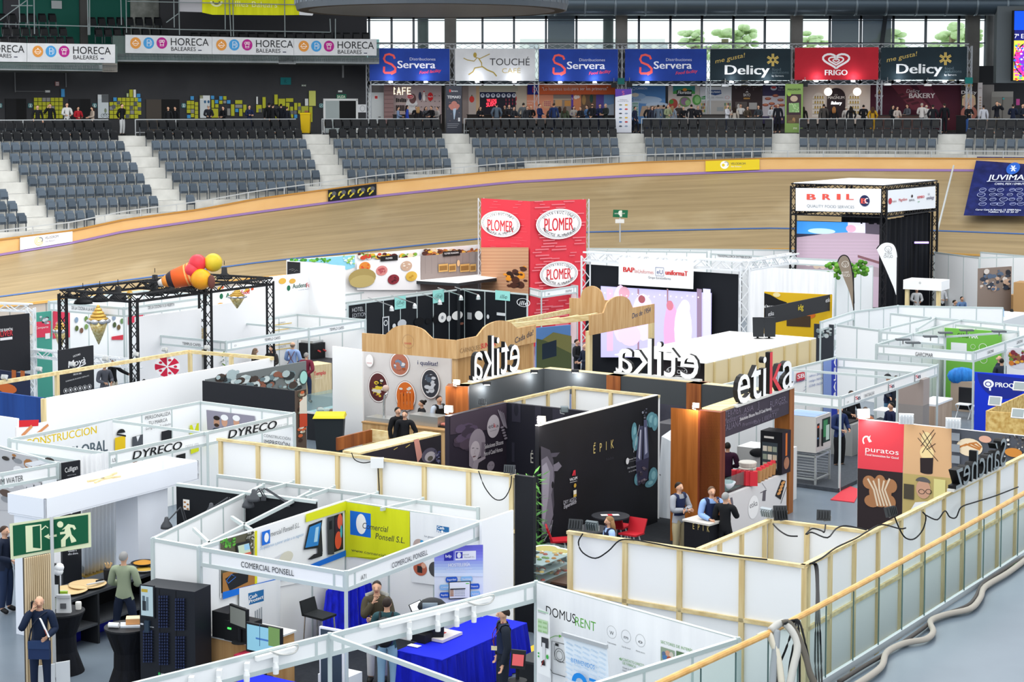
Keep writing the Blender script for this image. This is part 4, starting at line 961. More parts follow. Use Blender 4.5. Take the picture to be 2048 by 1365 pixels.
board('door_panel','grey double service door at the far right of the walkway',1788,732,1962,960,mat('#77746f',.5),lambda g:(g.r(1874,740,1878,960,'#55524e'),g.r(1790,734,1960,776,'#8a8883'),g.e(1885,790,8,8,'#3a9a9a')),57.6,.06,'door')
board('pink_sign','small pink sign by the far right doors',1986,792,2014,842,'#b5488a',None,57.55,.03,'sign')
# round white lamps on the cream stand
for x,nm in((481,'left'),(713,'right')):
 p=on_cyl(x,735,RD-.5);t=thing('globe_lamp','%s round white globe lamp on the cream ice cream stand'%nm,'lamp',p);mb=MB();mb.smooth=True;mb.ball(p,.25,.25,.25,mat('#fff6ea',.4,emit=1));mb.obj('globe',t);mb=MB();mb.tube([p+Z*.25,p+Z*.9],.015,'#888');mb.obj('cord',t)
# speakers and emergency lights on the truss
for c_,x,y,c,l in((2,872,650,'#12605c','teal box hanging on the truss between two blue banners'),(3,1607,645,'#12716c','teal box hanging at the right end of the truss'),(2,815,682,'#1a1c1e','small black spotlight under the second blue banner'),(2,940,678,'#1a1c1e','small black spotlight under the third blue banner'),(3,295,675,'#1a1c1e','small black spotlight above the green roll-up'),(3,1278,680,'#d8d8d6','long white lamp above the bakery writing'),(3,956,676,'#d8d8d6','small white lamp at the left of the bakery backdrop'),(2,1705,685,'#c9cccf','white projector box above the white sauce backdrop')):
 tile(c_,0);p=on_cyl(x,y,RB-.1);mb=MB();w=.16 if 'black' in l else.2;mb.box(p.x-w,p.y-.1,p.z-w*(.9 if 'white' not in l else.3),p.x+w,p.y+.1,p.z+w*(.9 if 'white' not in l else.3),c);mb.bar(p+Z*w*.3,p+Z*.42,.03,.03,'#777');mb.obj('spotlight' if 'box' not in l else 'equipment_box',None,l,'lamp' if 'box' not in l else 'box')
# counters and small furniture seen over the railing
for c_,x0,x1,y,h,c,l in((1,1110,1480,960,1.05,'#2c2a2b','dark cafe counter behind the railing'),(1,1700,2160,960,1.05,'#2a2422','dark sushi counter behind the railing'),(2,280,820,960,1,'#1b1a22','long dark counter below the orange banner'),(2,1500,1990,935,1.05,'#4a4644','grey brown counter below the white sauce backdrop'),(3,850,1290,950,1.02,'#5a4440','striped counter of the bakery stand'),(3,1505,1585,960,1,'#15161a','black counter end beside the child poster')):
 tile(c_,0);a,b=on_cyl(x0,y,54.8),on_cyl(x1,y,54.8);mb=MB();d=b-a;d.z=0;n=d.normalized().cross(Z);k=Vec((a.x,a.y,ZC));mb.obox(k,d,-n*.6,Z*h,c);mb.obox(k+Z*h+n*.05-d.normalized()*.03,d+d.normalized()*.06,-n*.7,Z*.04,'#3a3635');mb.obj('counter',None,l,'counter')
# people on the walkway (x, y of the head top in the tile, tile, side view angle, pose, colours)
W_=[(0,300,842,20,'walk','#15161a','#17181b','#120f0d','short','in black carrying pale bags by the first yellow papers'),(0,400,828,0,'phone','#14161b','#14161b','#120f0d','short','in a long black coat left of the second dark doorway'),(0,535,822,30,'front','#c9cac8','#23262c','#15110e','short','in a white jumper looking at a phone'),(0,625,872,40,'front','#b02430','#22252b','#1b1512','long','in a red jacket by the second dark doorway'),(0,738,868,-60,'front','#a89a8c','#2a2c30','#241712','long','in a beige top with a bag left of the cyclist poster'),(0,975,830,60,'back','#0f1116','#b9bcbd','#100d0c','short','in a black jacket and white trousers standing at the first stair head'),(0,1345,862,0,'down','#191a1d','#17181b','#171312','short','in dark clothes in the third dark doorway'),(0,1400,860,-20,'down','#141519','#17181b','#171312','short','in black coat right of the other in the third dark doorway'),(0,1668,840,20,'front','#1b1d25','#22242a','#b9b9b4','cap','in dark clothes and a white cap before the white poster'),(0,1785,850,-30,'front','#14161b','#1a1c20','#15110f','short','in black leaning at the yellow and blue papers'),(0,1995,842,30,'cross','#1a2440','#1b1f2a','#15110f','short','in dark blue beside the right paper cluster'),(1,105,822,180,'down','#141719','#191b1f','#17130f','short','in a dark vest seen from behind by the papers'),(1,135,830,160,'down','#181a1e','#191b1f','#221a15','short','half hidden behind the dark vest'),(1,200,830,180,'pocket','#141821','#1a1c22','#17130f','short','in a black puffer jacket seen from behind'),(1,248,858,150,'down','#1d222c','#1a1c22','#3a2a1e','short','behind the black puffer jacket on its right'),(1,1138,860,90,'front','#7f95b8','#3a4252','#221a17','short','in a light blue top at the cafe counter'),(1,1210,842,100,'down','#2a44a8','#d2d0cf','#241812','long','in a blue jumper and white trousers at the cafe'),(1,1282,850,0,'front','#191a1e','#191a1e','#1a1412','short','in black behind the cafe counter'),(1,1300,862,160,'down','#1d1d22','#2a2c33','#a8865a','long','with blond hair in front of the cafe'),(1,1360,858,30,'front','#4d4f55','#24262c','#2a1d17','long','in grey right of the blond one at the cafe'),(1,1402,848,-40,'reach','#16171b','#1b1c21','#1a1412','short','in black right of the cafe near the red sign'),(1,1450,856,-60,'front','#b5b0ac','#2b2d33','#2a1d17','short','beside the red and white display'),(1,1795,866,20,'cross','#1b1c22','#1d1e24','#1c1310','long','in a black blazer over white at the sushi booth'),(1,1925,825,180,'pocket','#5a6876','#3b434e','#1f1916','short','in a grey blue suit seen from behind at the sushi booth'),(1,1990,842,0,'front','#2a2422','#2a2422','#1c1310','short','in brown facing us at the sushi booth'),(1,2025,838,20,'front','#28282c','#222328','#8a8078','bald','bald and bearded at the sushi booth'),(2,15,868,40,'front','#2a2d33','#22252b','#1f1713','short','in dark clothes left of the grey blazer'),(2,92,822,170,'pocket','#5f6469','#3a3d42','#2c241f','short','in a grey blazer seen from behind'),(2,122,848,30,'down','#2a2b30','#222328','#3a2f28','short','peeping behind the grey blazer'),(2,152,846,0,'front','#16171b','#1b1c21','#1f1713','bald','in a black jumper right of the grey blazer'),(2,222,832,60,'front','#1f2c58','#1d2438','#2a2019','short','in a dark blue blazer at the truss post'),(2,312,855,0,'front','#3d3836','#232228','#2a1c16','long','in dark clothes with long hair under the orange banner'),(2,336,825,160,'down','#23345e','#1d2438','#3a2a20','short','in navy behind the long haired one'),(2,382,862,170,'down','#8b8a88','#2b2b31','#33231b','long','in a grey shirt seen from behind under the orange banner'),(2,425,872,150,'down','#3f4a38','#26282b','#4a372a','long','in dark green under the orange banner'),(2,495,848,20,'front','#a8a29c','#232228','#17110f','long','in a beige jacket with long black hair'),(2,548,855,-40,'front','#22242a','#232228','#1f1713','short','in black right of the beige jacket'),(2,600,842,-60,'front','#5a7fae','#2a3040','#2c211b','short','in a light blue shirt under the orange banner'),(2,642,830,150,'back','#1d1f25','#1d1f25','#3b342f','bald','large in black seen from behind'),(2,704,832,20,'cross','#212c4a','#1f2536','#4a3a30','short','in a navy suit and tie'),(2,750,828,-60,'front','#2a3030','#22252b','#a39a92','bald','bald in dark grey right of the navy suit'),(2,945,832,80,'walk','#4a5668','#262c3a','#201916','short','in a grey blue blazer walking at the middle stair head'),(2,985,852,60,'walk','#232c44','#1f2536','#2c221c','short','in a navy suit walking behind the grey blue blazer'),(2,1095,845,170,'pocket','#23252b','#2a3a5c','#a8a29a','short','white haired in black by the winery backdrop'),(2,1122,850,30,'down','#2b3040','#23262c','#2c221c','short','in dark blue by the winery backdrop'),(2,1145,858,20,'front','#c9b2b2','#3a3a42','#2a1a14','long','in a pale pink blazer'),(2,1170,838,160,'down','#5d6a7a','#2b303c','#2c221c','short','in grey blue seen from behind by the salad backdrop'),(2,1215,838,170,'pocket','#46525c','#2a2f38','#262019','short','in a grey vest seen from behind'),(2,1248,836,30,'front','#8d9676','#3a3d38','#7d7268','short','in an olive shirt'),(2,1284,846,150,'down','#8f9bab','#2f3138','#9a7d58','long','blond in a grey blue blouse'),(2,1338,830,0,'front','#3f3a38','#22242a','#1f1915','short','in dark grey serving before the salad backdrop'),(2,1372,852,20,'front','#1c1d22','#23242a','#c2bcb4','short','white haired in black before the salad backdrop'),(2,1435,835,180,'pocket','#1b1c22','#22242a','#1f1915','short','in black seen from behind with a white badge'),(2,1488,846,10,'front','#22242a','#22242a','#2b211b','short','in a dark suit eating before the white sauce backdrop'),(2,1722,838,60,'cross','#d2d3d8','#2b303c','#9a938a','short','in a white shirt and dark vest at the counter'),(2,1780,858,170,'down','#c2b8ac','#3a3a40','#2a1d17','long','with long dark hair and a cream coat'),(2,1830,832,0,'front','#d5d2cf','#222','#3a2a20','short','in white with a dark apron behind the counter'),(2,1885,850,20,'front','#4a4136','#2b2a2c','#2b211b','short','in brown by the dark brown backdrop'),(2,1972,842,-30,'front','#3a4046','#2a2e34','#2b211b','short','in grey at the right of the dark brown backdrop'),(3,30,846,20,'front','#c9cacf','#2a2d36','#2a1c16','long','in a white blouse left of the green roll-up'),(3,80,830,-20,'down','#20222a','#20222a','#221a16','short','in a dark coat left of the green roll-up'),(3,285,866,150,'down','#23231f','#22242a','#241a15','long','with dark hair at the left of the cream stand'),(3,447,832,180,'down','#4a4643','#2a2a2e','#2a211b','short','in grey brown seen from behind at the cream stand'),(3,460,862,170,'down','#17181b','#1c1d22','#1c1411','long','in black in front of the cream stand'),(3,528,856,170,'down','#1b1c20','#1c1d22','#a5703f','long','red haired in black before the dark arch'),(3,628,852,150,'down','#cfc9c4','#2c2d33','#c2b8a8','cap','in a white hooded coat before the right shelves'),(3,664,850,180,'pocket','#1c1c20','#22242a','#1b1411','long','in black right of the white hooded coat'),(3,765,838,160,'front','#16181f','#1b1c22','#1b1613','short','in a black jacket with a backpack at the cream stand'),(3,838,862,170,'pocket','#b98e22','#a57f20','#4a3020','long','in a long mustard coat'),(3,1000,842,30,'front','#1d1e24','#2a2a2f','#1f1512','long','with dark hair at the bakery counter'),(3,1035,852,20,'front','#b8aca4','#2a2a2f','#33231b','long','in a pale top at the bakery counter'),(3,1115,834,-60,'front','#5d6068','#2c2e35','#2b211b','short','in grey serving at the bakery counter'),(3,1232,824,150,'front','#c9c4c0','#4a4a50','#a79c90','short','in a white shirt at the bakery counter'),(3,1268,838,170,'front','#d6d3d0','#3a3d46','#b8b0a6','bald','bald in a white shirt seen from behind at the bakery'),(3,1320,838,170,'pocket','#1b1c22','#22242a','#221a16','short','in black right of the white shirts'),(3,1412,826,180,'down','#17191f','#1c1e24','#2b231d','short','large in black seen from behind at the bakery'),(3,1608,838,10,'cross','#17181c','#2f4f86','#221a16','short','in a black top and blue jeans before the child poster'),(3,1725,842,180,'down','#cdd0d8','#3a3d46','#221a16','short','in a white shirt seen from behind right of the child poster'),(3,1832,812,0,'up','#1b1d25','#5a5348','#5a4a40','short','in a dark blazer taking a photograph'),(3,1962,832,160,'cross','#20283e','#22242c','#2b211b','short','in a navy jacket at the far right'),(3,2038,830,20,'front','#1d2430','#22242c','#2b211b','short','in dark clothes at the right edge by the screen'),]
for n_,(c_,x,y,f,po,tp,tr2,hc,hk,lb)in enumerate(W_):
 tile(c_,0);r=51.6 if po=='walk' or 'stair head' in lb else(56.4 if any(k in lb for k in('serving','behind the c','facing us','sushi booth in','with a dark apron'))else 53.6)
 if r==53.6:r=(52.9,53.7)[n_%2]-.5*(c_==0)
 q=on_cyl(x,y,r);h=max(1.55,min(1.9,q.z-ZC))
 person('person '+lb,(q.x,q.y,ZC),f,po,tp,tr2,hc,hk,h=h,group='visitors on the upper walkway',detail='jeans' in lb or po=='walk' or 'trousers' in lb)
# ================================================================ infield stands: helpers
TH=R_(33.4);UA=Vec((math.cos(TH),-math.sin(TH),0));UB=Vec((math.sin(TH),math.cos(TH),0))
def booth(label,pts,walls=(),fascias=(),posts=(),rails=(),z=2.5,group=None,wc=white,fh=.33,step=1):
 P=[at_z(x,y,z)if len(q)==2 else at_z(x,y,q[2])for q in pts for x,y in[q[:2]]]
 c=sum(P,Vec())/len(P);c.z=0;t=thing('exhibition_booth',label,'booth',c,group);pl={}
 for w in walls:
  i,j=w[:2];zb=w[2]if len(w)>2 else 0;p=Pl(P[i],P[j]);pl[i,j]=p;mb=MB();slab(mb,p,0,p.len,zb,z-.04,.04,w[3]if len(w)>3 else wc)
  o=mb.obj('partition_wall',t);fr=MB();n=max(1,round(p.len/step))
  for k in range(n+1):u=p.len*k/n;fr.obox(p.w(u-.02,zb,-.05),p.u*.04,p.n*.06,Z*(z-zb-.006),alu)
  slab(fr,p.shift(.012),0,p.len,z-.06,z,.065,alu);fr.obj('frame',o)
 for f in fascias:
  i,j=f[:2];p=Pl(P[i],P[j]);pl[i,j]=p;mb=MB();slab(mb,p,0,p.len,z-fh+.005,z-.007,.03,white)
  for a,b in((z-.065,z),(z-fh,z-fh+.065)):slab(mb,p.shift(.012),0,p.len,a,b,.055,alu)
  for u in(.02,.22,p.len-.26,p.len-.06):slab(mb,p.shift(.01),u,u+.04,z-fh+.003,z-.004,.05,alu)
  o=mb.obj('fascia_board',t)
  if len(f)>2:g=Gfx(p,.02);f[2](g);g.done(o,'lettering')
 for i in posts:mb=MB();mb.lathe((P[i].x,P[i].y,0),[(.032,0),(.032,z+.02)],alu,8);mb.obj('post',t)
 for i,j in rails:mb=MB();mb.bar(P[i]-Z*.03,P[j]-Z*.03,.05,.065,alu);mb.obj('tie_rail',t)
 return t,P,pl
def panel(name,label,cat,x0,y0,x1,y1,z,zb,c,paint=None,t=.05,group=None,off=.006):
 p=plz(x0,y0,x1,y1,z);mb=MB();slab(mb,p,0,p.len,zb,z,t,c);o=mb.obj(name,None,label,cat,group)
 if paint:g=Gfx(p,off);paint(g);g.done(o)
 return p,o
def timber(label,x0,y0,x1,y1,z,studs,zb=0,mid=None,face=1,group=None,wc=white):
 p=plz(x0,y0,x1,y1,z);c=(p.a+p.b)/2;t=thing('timber_wall',label,'wall',(c.x,c.y,0),group);mb=MB();slab(mb,p.shift(-.05),0,p.len,zb,z,.02,wc);mb.obj('board',t)
 if face:
  q=p
  for k,x in enumerate(studs):
   u=(p.at(x,y0+(y1-y0)*(x-x0)/(x1-x0))-p.org).dot(p.u);m=MB();slab(m,q,u-.045,u+.045,zb,z-.04,.05,pinez);m.obj('stud',t)
  m=MB();slab(m,q.shift(.01),0,p.len,z-.055,z,.09,pine);m.obj('top_plate',t)
  for v in(mid or()):m=MB();slab(m,q,0,p.len,v-.035,v+.035,.05,pine);m.obj('rail',t)
 return p,t
def gbox(mb,o,a,b,h,c):return mb.obox(o,UA*a,UB*b,Z*h,c)
def flood(label,p,aim=(0,-1,-.5),c='#2a2d30',s=.2,lit=False):
 p=Vec(p);s*=.68;t=thing('floodlight',label,'lamp',p);d=Vec(aim).normalized();sd=d.cross(Z).normalized();u=sd.cross(d)
 m=MB();k=p+Z*.1;m.obox(k-sd*s*.6-u*s*.45-d*.05,sd*s*1.2,u*s*.9,d*.06,c)
 for i in range(5):m.obox(k-sd*s*(.5-.24*i)-u*s*.35-d*.09,sd*.015,u*s*.7,d*.05,c)
 m.obj('housing',t);m=MB();m.obox(k-sd*s*.5-u*s*.36+d*.01,sd*s,u*s*.72,d*.012,mat('#fff3d8',.3,emit=7)if lit else mat('#8f9a9c',.15));m.obj('lens',t);m=MB();m.tube([p,p+sd*s*.62+Z*.02,k+sd*s*.62],.012,'#9a9d9f',5);m.obj('bracket',t)
 if lit:
  l=bpy.data.lights.new('floodlight_beam','POINT');l.energy=25;l.shadow_soft_size=.08;l.color=(1,.88,.7);o=link(bpy.data.objects.new('floodlight_beam',l));o.parent=t;o.location=d*.15+Z*.1
 return t
def ctext(txt,x,y,h,w,c='#22262a',b=0,**k):return lambda g:g.t(txt,x,y,h,w,c,b,**k)
def multi(*fs):
 def f(g):
  for q in fs:q(g)
 return f
def spotlet(label,p,c='#eceeee'):
 p=Vec(p);t=thing('track_spotlight',label,'lamp',p,'track spotlights on the foreground fascia');m=MB();m.box(p.x-.035,p.y-.05,p.z-.05,p.x+.035,p.y+.05,p.z+.05,c);m.obj('mount',t);m=MB();m.lathe(p+Vec((0,-.05,-.2)),[(.04,0),(.045,.09),(.025,.16)],c,10);m.obj('head',t)
# ---------------------------------------------------------------- foreground stand with the rental banner (bottom of the picture)
tile(1,3);q0,q1=(-1026,1385),(583,985)
Q2=(512*1/1*0+2026+190,570);Q3=(2026+1790,1020);Q4=(2026+690,1365+0)
t,P,pl=booth('white shell scheme booth nearest the camera, with the rental company wall banner',[q0,q1,Q2,Q3,(2026+640,1381),(1640,1372)],walls=[(2,3),(4,3)],fascias=[(0,1),(1,2)],posts=[1,2,3],rails=[(1,5)])
dm=pl[2,3]
tile(2,3);g=Gfx(dm,.03)
g.q([(205,578),(1780,1022),(1780,1365),(205,1365)],mat('#eef0f1',.8,kind='folds',h2='#e4e6e8',sc=1.5))
g.t('DOMUS',280,830,72,230,'#17181a',-.006);g.t('RENT',512,915,72,160,'#5aa83c',-.022)
for x,y,s,l in((800,967,'W','Todo incluido'),(914,1000,'m','Cuota fija mensual'),(1028,1034,'o','Máximo ahorro')):g.e(x,y,38,50,'#9a9d9e',28,.05);g.t(s,x-16,y+16,28,32,'#4a4d50',-.01);g.t(l,x-34,y+84,11,70,'#6a6d70')
g.t('SECTORES DE INTERÉS',1190,1052,22,246,'#7aa86a',-.012)
g.q([(1190,1080),(1300,1115),(1300,1230),(1190,1196)],'#8fa08a');g.e(1245,1135,20,24,'#c99a7e');g.e(1215,1140,16,22,'#5a6f8c');g.e(1275,1150,16,26,'#c9c0b4');g.e(1228,1170,26,22,'#4a78a8');g.e(1262,1180,24,22,'#a8563f');g.q([(1314,1112),(1378,1132),(1378,1180),(1314,1165)],'#5f7a5a')
g.t('4/',862,1185,20,24,'#58a83c',.02);g.t('CONTACTO DIRECTO',890,1190,20,168,'#7aa86a',-.012);g.t('DE FÁBRICA',890,1218,20,104,'#7aa86a',-.012)
for i in range(2):g.t('Desde la fábrica',890,1250+22*i,12,100,'#4a4d50')
g.line([(330,1365),(330,1035),(430,1062)],5,'#2a2c2e');g.line([(350,1060),(350,1180),(430,1210)],4,'#2a2c2e');g.e(392,1150,40,55,'#2a2c2e',24,.08);g.e(392,1150,26,36,'#2a2c2e',24,.1);g.r(358,1050,384,1080,'#2a2c2e');g.line([(300,1060),(320,1010),(360,995),(405,998)],5,'#6ab04a');g.q([(388,985),(412,998),(388,1010)],'#6ab04a');g.line([(300,1230),(340,1290),(440,1320)],5,'#2a2c2e')
o=g.mb.obj('wall_banner',None,'wide white wall banner with black and green lettering in the nearest booth','banner')
# spot lamps and light bars on the foreground fascia
f12,f01=pl[1,2],pl[0,1]
tile(1,3)
for i,(x,y)in enumerate(((1215,872),(1440,812),(1590,775),(1725,742))):spotlet('white track spotlight on the foreground fascia right of the corner post, %s from the post'%ORD[i],f12 .at(x,y+40,.07))
for i,(x,y)in enumerate(((160,1140),(-70,1200),(-290,1255),(-510,1310))):spotlet('white track spotlight on the foreground fascia left of the corner post, %s from the post'%ORD[i],f01 .at(x,y+40,.07))
for p,a,b,l in((f12,(985,922),(1860,705),'right'),(f01,(0,1182),(310,1100),'left')):
 m=MB();m.bar(p.at(*a,.06),p.at(*b,.06),.06,.06,'#f2f3f2');m.obj('light_bar',None,'long white lamp bar along the foreground fascia on the %s of the post'%l,'lamp')
 wire('lamp_cord','thin pale cord looping at the end of the %s foreground lamp bar'%l,[p.at(b[0]-200,b[1]+20,.1),p.at(b[0]-100,b[1]+50,.1),p.at(b[0],b[1]+30,.1),p.at(b[0]+20,b[1]-30,.1),p.at(b[0]-70,b[1]-10,.1)],.012,'#c9cac6')
# leaning leaflet board, hanging welcome panel, table, yellow folded box
tile(2,3)
def leaf(g):
 g.r(208,800,290,815,'#a9cdb0');g.r(206,860,286,985,'#bfdcb4');[g.r(212,875+36*i,240,900+36*i,'#9fc48f')for i in range(3)];[g.r(248,885+36*i,280,910+36*i,'#9fc48f')for i in range(3)];g.r(238,1005,292,1100,'#3a3c40');g.r(244,1050,268,1200,'#d9dbde');g.e(284,1165,9,18,'#3fae4a');g.e(215,1160,6,8,'#3fae4a');g.e(215,1135,6,8,'#3fae4a');g.q([(236,1200),(262,1185),(268,1235),(244,1230)],'#2c2326');g.line([(236,1240),(256,1190)],4,'#c23a2a');g.t('domusrent',212,812,12,60,'#5a5d60')
lp=dm.shift(.25);mb=MB();mb.hexa([lp.at(206,1290),lp.at(302,1334),lp.at(302,1334,-.03),lp.at(206,1290,-.03),lp.at(203,770),lp.at(298,820),lp.at(298,820,-.03),lp.at(203,770,-.03)],'#f1f3f3');o=mb.obj('leaflet_board',None,'narrow white board with green boxes leaning at the booth corner','sign');g=Gfx(lp,.01);leaf(g);g.done(o)
wp_=dm.shift(.9);mb=MB();mb.hexa([wp_.at(445,1400),wp_.at(775,1480),wp_.at(775,1480,-.03),wp_.at(445,1400,-.03),wp_.at(405,985),wp_.at(752,1085),wp_.at(752,1085,-.03),wp_.at(405,985,-.03)],'#e4eef6');o=mb.obj('welcome_panel',None,'pale blue welcome panel with a grey top bar before the rental banner','sign')
m=MB();m.bar(wp_.at(400,984,.01),wp_.at(752,1086,.01),.05,.06,'#a9aeb2');m.obj('top_bar',o);g=Gfx(wp_,.01)
for i in range(9):
 for j in range(5):g.t('suinla',432+66*j+2*i,1052+19*j+38*i,16,52,'#bcd6ec',.03,it=.3,rot=-12)
g.t('BIENVENIDOS',497,1198,34,184,'#2a8fd8',.012);g.e(565,1365,62,78,'#1f8ae0',28,.5,0,180);g.q([(640,1322),(694,1340),(694,1362),(640,1345)],'#1f8ae0');g.done(o)
# man in the dark vest, the till screen and yellow box
full();c=at_z(1005,1395,0);man=person('man in navy work vest with lanyard standing at the bottom centre, facing left',hp(1006,1214,1.83),-80,'down','#1d2430','#232936','#2b211b','short','#1f2a44',h=1.83)
tile(1,3);b0=local(man,0,-.14,1.06);m=MB();m.obox(b0-Vec((.05,0,0)),(.1,-.02,0),(0,.01,0),(0,0,.07),'#e9dfb4');m.obj('visitor_badge',None,'pale badge hanging on the chest of the man in the navy vest','badge')
wire('lanyard','red and dark lanyard round the neck of the man in the navy vest',[b0+Z*.07,local(man,.09,-.15,1.3),local(man,.07,-.02,1.5),local(man,-.07,-.02,1.5),local(man,-.09,-.15,1.3),b0+Z*.07],.008,'#7a3a4a','lanyard')
full();c=at_z(1035,1335,1);t=thing('till_display','black till with small bright screen at the bottom edge beside the navy vest man','till',(c.x,c.y,.95));m=MB();m.obox(c+Vec((-.12,0,-.02)),(.24,-.08,0),(0,.04,0),(.02,.02,.3),'#24272a');m.obj('screen_case',t);m=MB();m.obox(c+Vec((-.09,-.035,.04)),(.18,-.06,0),(0,.005,0),(.015,.015,.18),mat('#c9585a',.4,emit=.3));m.obj('screen',t);m=MB();m.lathe((c.x,c.y+.05,.75),[(.16,0),(.16,.02),(.03,.04),(.03,.25)],'#1d1f22',12);m.obj('stand',t)
m=MB();k=at_z(1062,1330,.72);m.obox(k-UA*.3,UA*1.5,UB*.6,Z*.04,'#3a3d40');m.obox(k-UA*.25-Z*.72,UA*1.4,UB*.5,Z*.72,'#2a2c2f');m.obj('counter',None,'dark low counter at the bottom edge of the nearest booth','counter')
m=MB();k=at_z(1036,1318,0);m.obox(k,UA*.35,UB*1,Z*.12,'#e3c43a');m.obox(k+UA*.35,UA*.3,UB*1,Z*.12,'#2a2a2c');m.obj('folded_box',None,'yellow and black folded display lying on the floor by the black wall','box')
# ---------------------------------------------------------------- corner stand with yellow and blue banners
tile(1,3)
LF,RF,RB_,BK=(-447,296),(712,492),(1780,92),(703,-72)
def fl(g):tile(0,3);g.t('COMERCIAL PONSELL',1913,452,44,410,'#24282c',.004);tile(1,3)
def fr2(g):g.t('A71',824,558,36,42,'#3a3e42',0);g.t('COMERCIAL PONSELL',1068,463,40,292,'#3a3e42',.006)
t,P,pl=booth('white corner booth with yellow and blue banners and two name fascias',[LF,RF,RB_,BK],walls=[(0,3),(3,2)],fascias=[(0,1,fl),(1,2,fr2)],posts=[0,1,2])
LW,YW=pl[0,3],pl[3,2]
m=MB();m.hexa([Vec((q.x,q.y,0))for q in(P[0],P[1],P[2],P[3])]+[Vec((q.x,q.y,.02))for q in(P[0],P[1],P[2],P[3])],mat('#2b2f36',.95,kind='noise',h2='#252930',sc=12));m.obj('carpet',None,'charcoal carpet of the corner booth with yellow banners','carpet')
# yellow banner on the back wall
g=Gfx(YW,.02);g.q([(706,-64),(1222,12),(1222,395),(706,372)],mat('#d9e021',.75,kind='folds',h2='#ccd318',sc=1.5));g.q([(1222,395),(960,398),(706,365),(706,355),(1000,400)],'#d9e021');g.r(750,5,914,222,'#1b6fd8');g.e(838,112,40,80,'#f4f6f8',30);g.t('Comercial',846,145,46,198,'#33373a',-.006,it=.18);g.t('Ponsell S.L.',950,228,46,230,'#33373a',-.006,it=.18);g.t('www.comercialponsell.com',760,328,24,470,'#4a4d3a',-.002)
o=g.mb.obj('wall_banner',None,'yellow cloth banner with blue square logo on the corner booth back wall','banner')
g=Gfx(YW,.03);g.q([(1226,14),(1775,85),(1775,640),(1236,570)],mat('#eef1f4',.8,kind='folds',h2='#e5e9ed',sc=1.5));g.r(1438,122,1536,190,'#2a6ea8');g.t('Cash',1444,148,22,52,'#f4f6f8',.04);g.t('Pr tect',1444,180,22,88,'#f4f6f8',.04);g.e(1482,172,9,11,'#f4f6f8');g.t('La gestión del efectivo',1342,212,14,200,'#7a8490',0);g.e(1300,285,48,56,'#b9a6a0');g.e(1322,250,14,12,'#3a9ad0');g.e(1318,272,26,12,'#c9c0bc')
g.e(1308,462,54,58,'#b5614a');g.r(1285,440,1325,500,'#2d2b2c');g.e(1335,440,18,22,'#d9a58c');g.e(1425,470,48,60,'#4a4a4c');g.e(1440,515,18,16,'#d9b13a');g.e(1438,440,14,20,'#c2413a')
o=g.mb.obj('wall_banner',None,'white cloth banner with round photographs right of the yellow banner','banner')
# print on the left wall
tile(0,3);g=Gfx(LW,.02)
g.q([(1735,240),(2026+695,-68),(2026+695,510),(1735,700)],'#f3f5f6');g.q([(1735,245),(2000,168),(2000,620),(1742,660)],'#5c5a48');rd=random.Random(5)
for i in range(26):g.e(rd.uniform(1745,1850),rd.uniform(225,300),rd.uniform(6,16),rd.uniform(5,12),rd.choice(['#4f9a3a','#6ab84a','#3a7a2c']),7)
for i in range(22):g.e(rd.uniform(1930,1995),rd.uniform(180,300),rd.uniform(5,12),rd.uniform(5,9),rd.choice(['#8a8a80','#3d3d38','#b9b9b0']),7)
g.q([(1850,268),(1962,240),(1975,395),(1870,420)],'#26282c');g.q([(1866,285),(1955,262),(1970,350),(1880,372)],'#cfe0c4');g.q([(1915,275),(1955,264),(1962,310),(1920,322)],'#9fd0ee');g.q([(1890,350),(1970,330),(1972,348),(1893,368)],'#d8705a');g.q([(1745,500),(2000,430),(2000,600),(1745,660)],'#a8763f');g.q([(1765,545),(1830,500),(1950,500),(1945,570),(1800,640)],'#222428');g.line([(1775,560),(1815,510),(1850,530),(1790,580),(1775,560)],6,'#3f7ad0')
g.q([(2000,168),(2018,163),(2018,600),(2000,606)],'#e0dc1e');g.q([(1746,650),(2026+140,545),(2026+695,318),(2026+695,365),(2026+140,575),(1746,708)],'#1670d8')
tile(1,3)
g.q([(378,35),(700,-70),(700,0),(378,98)],'#dde022');g.r(30,175,94,262,'#1b6fd8');g.e(66,218,18,38,'#f4f6f8');g.t('mercial Ponsell S.L.',96,212,38,238,'#5a5d60',-.012,it=.2);g.t('Te ayudamos a poner orden a tu negocio',10,320,24,360,'#7fa6c9',-.02,it=.35)
g.q([(400,120),(508,78),(480,300),(360,315)],'#1d2024');g.q([(408,135),(498,98),(474,280),(372,300)],'#2f83c9');g.q([(455,140),(480,130),(468,250),(440,255)],'#a9d4ee');g.q([(470,300),(500,130),(510,330),(470,370)],'#2a2c30');g.q([(390,392),(440,350),(510,335),(505,365),(420,392)],'#26282c');g.q([(545,60),(600,45),(600,350),(550,355)],'#3a3d42');g.q([(600,45),(668,22),(672,310),(600,335)],'#17181c');g.q([(608,60),(660,42),(664,295),(608,318)],'#3a2430');g.e(632,240,26,70,'#e0563a');g.e(645,90,20,60,'#e8664a');g.e(655,170,8,50,'#4fb8c0');g.r(560,90,582,150,'#17181c');g.q([(120,385),(236,322),(240,340),(160,400)],'#d8dadc');g.e(220,375,54,46,'#d9d6c4');g.r(690,0,700,20,'#dde022')
o=g.mb.obj('wall_banner',None,'long printed banner with devices along the left wall of the corner booth','banner')
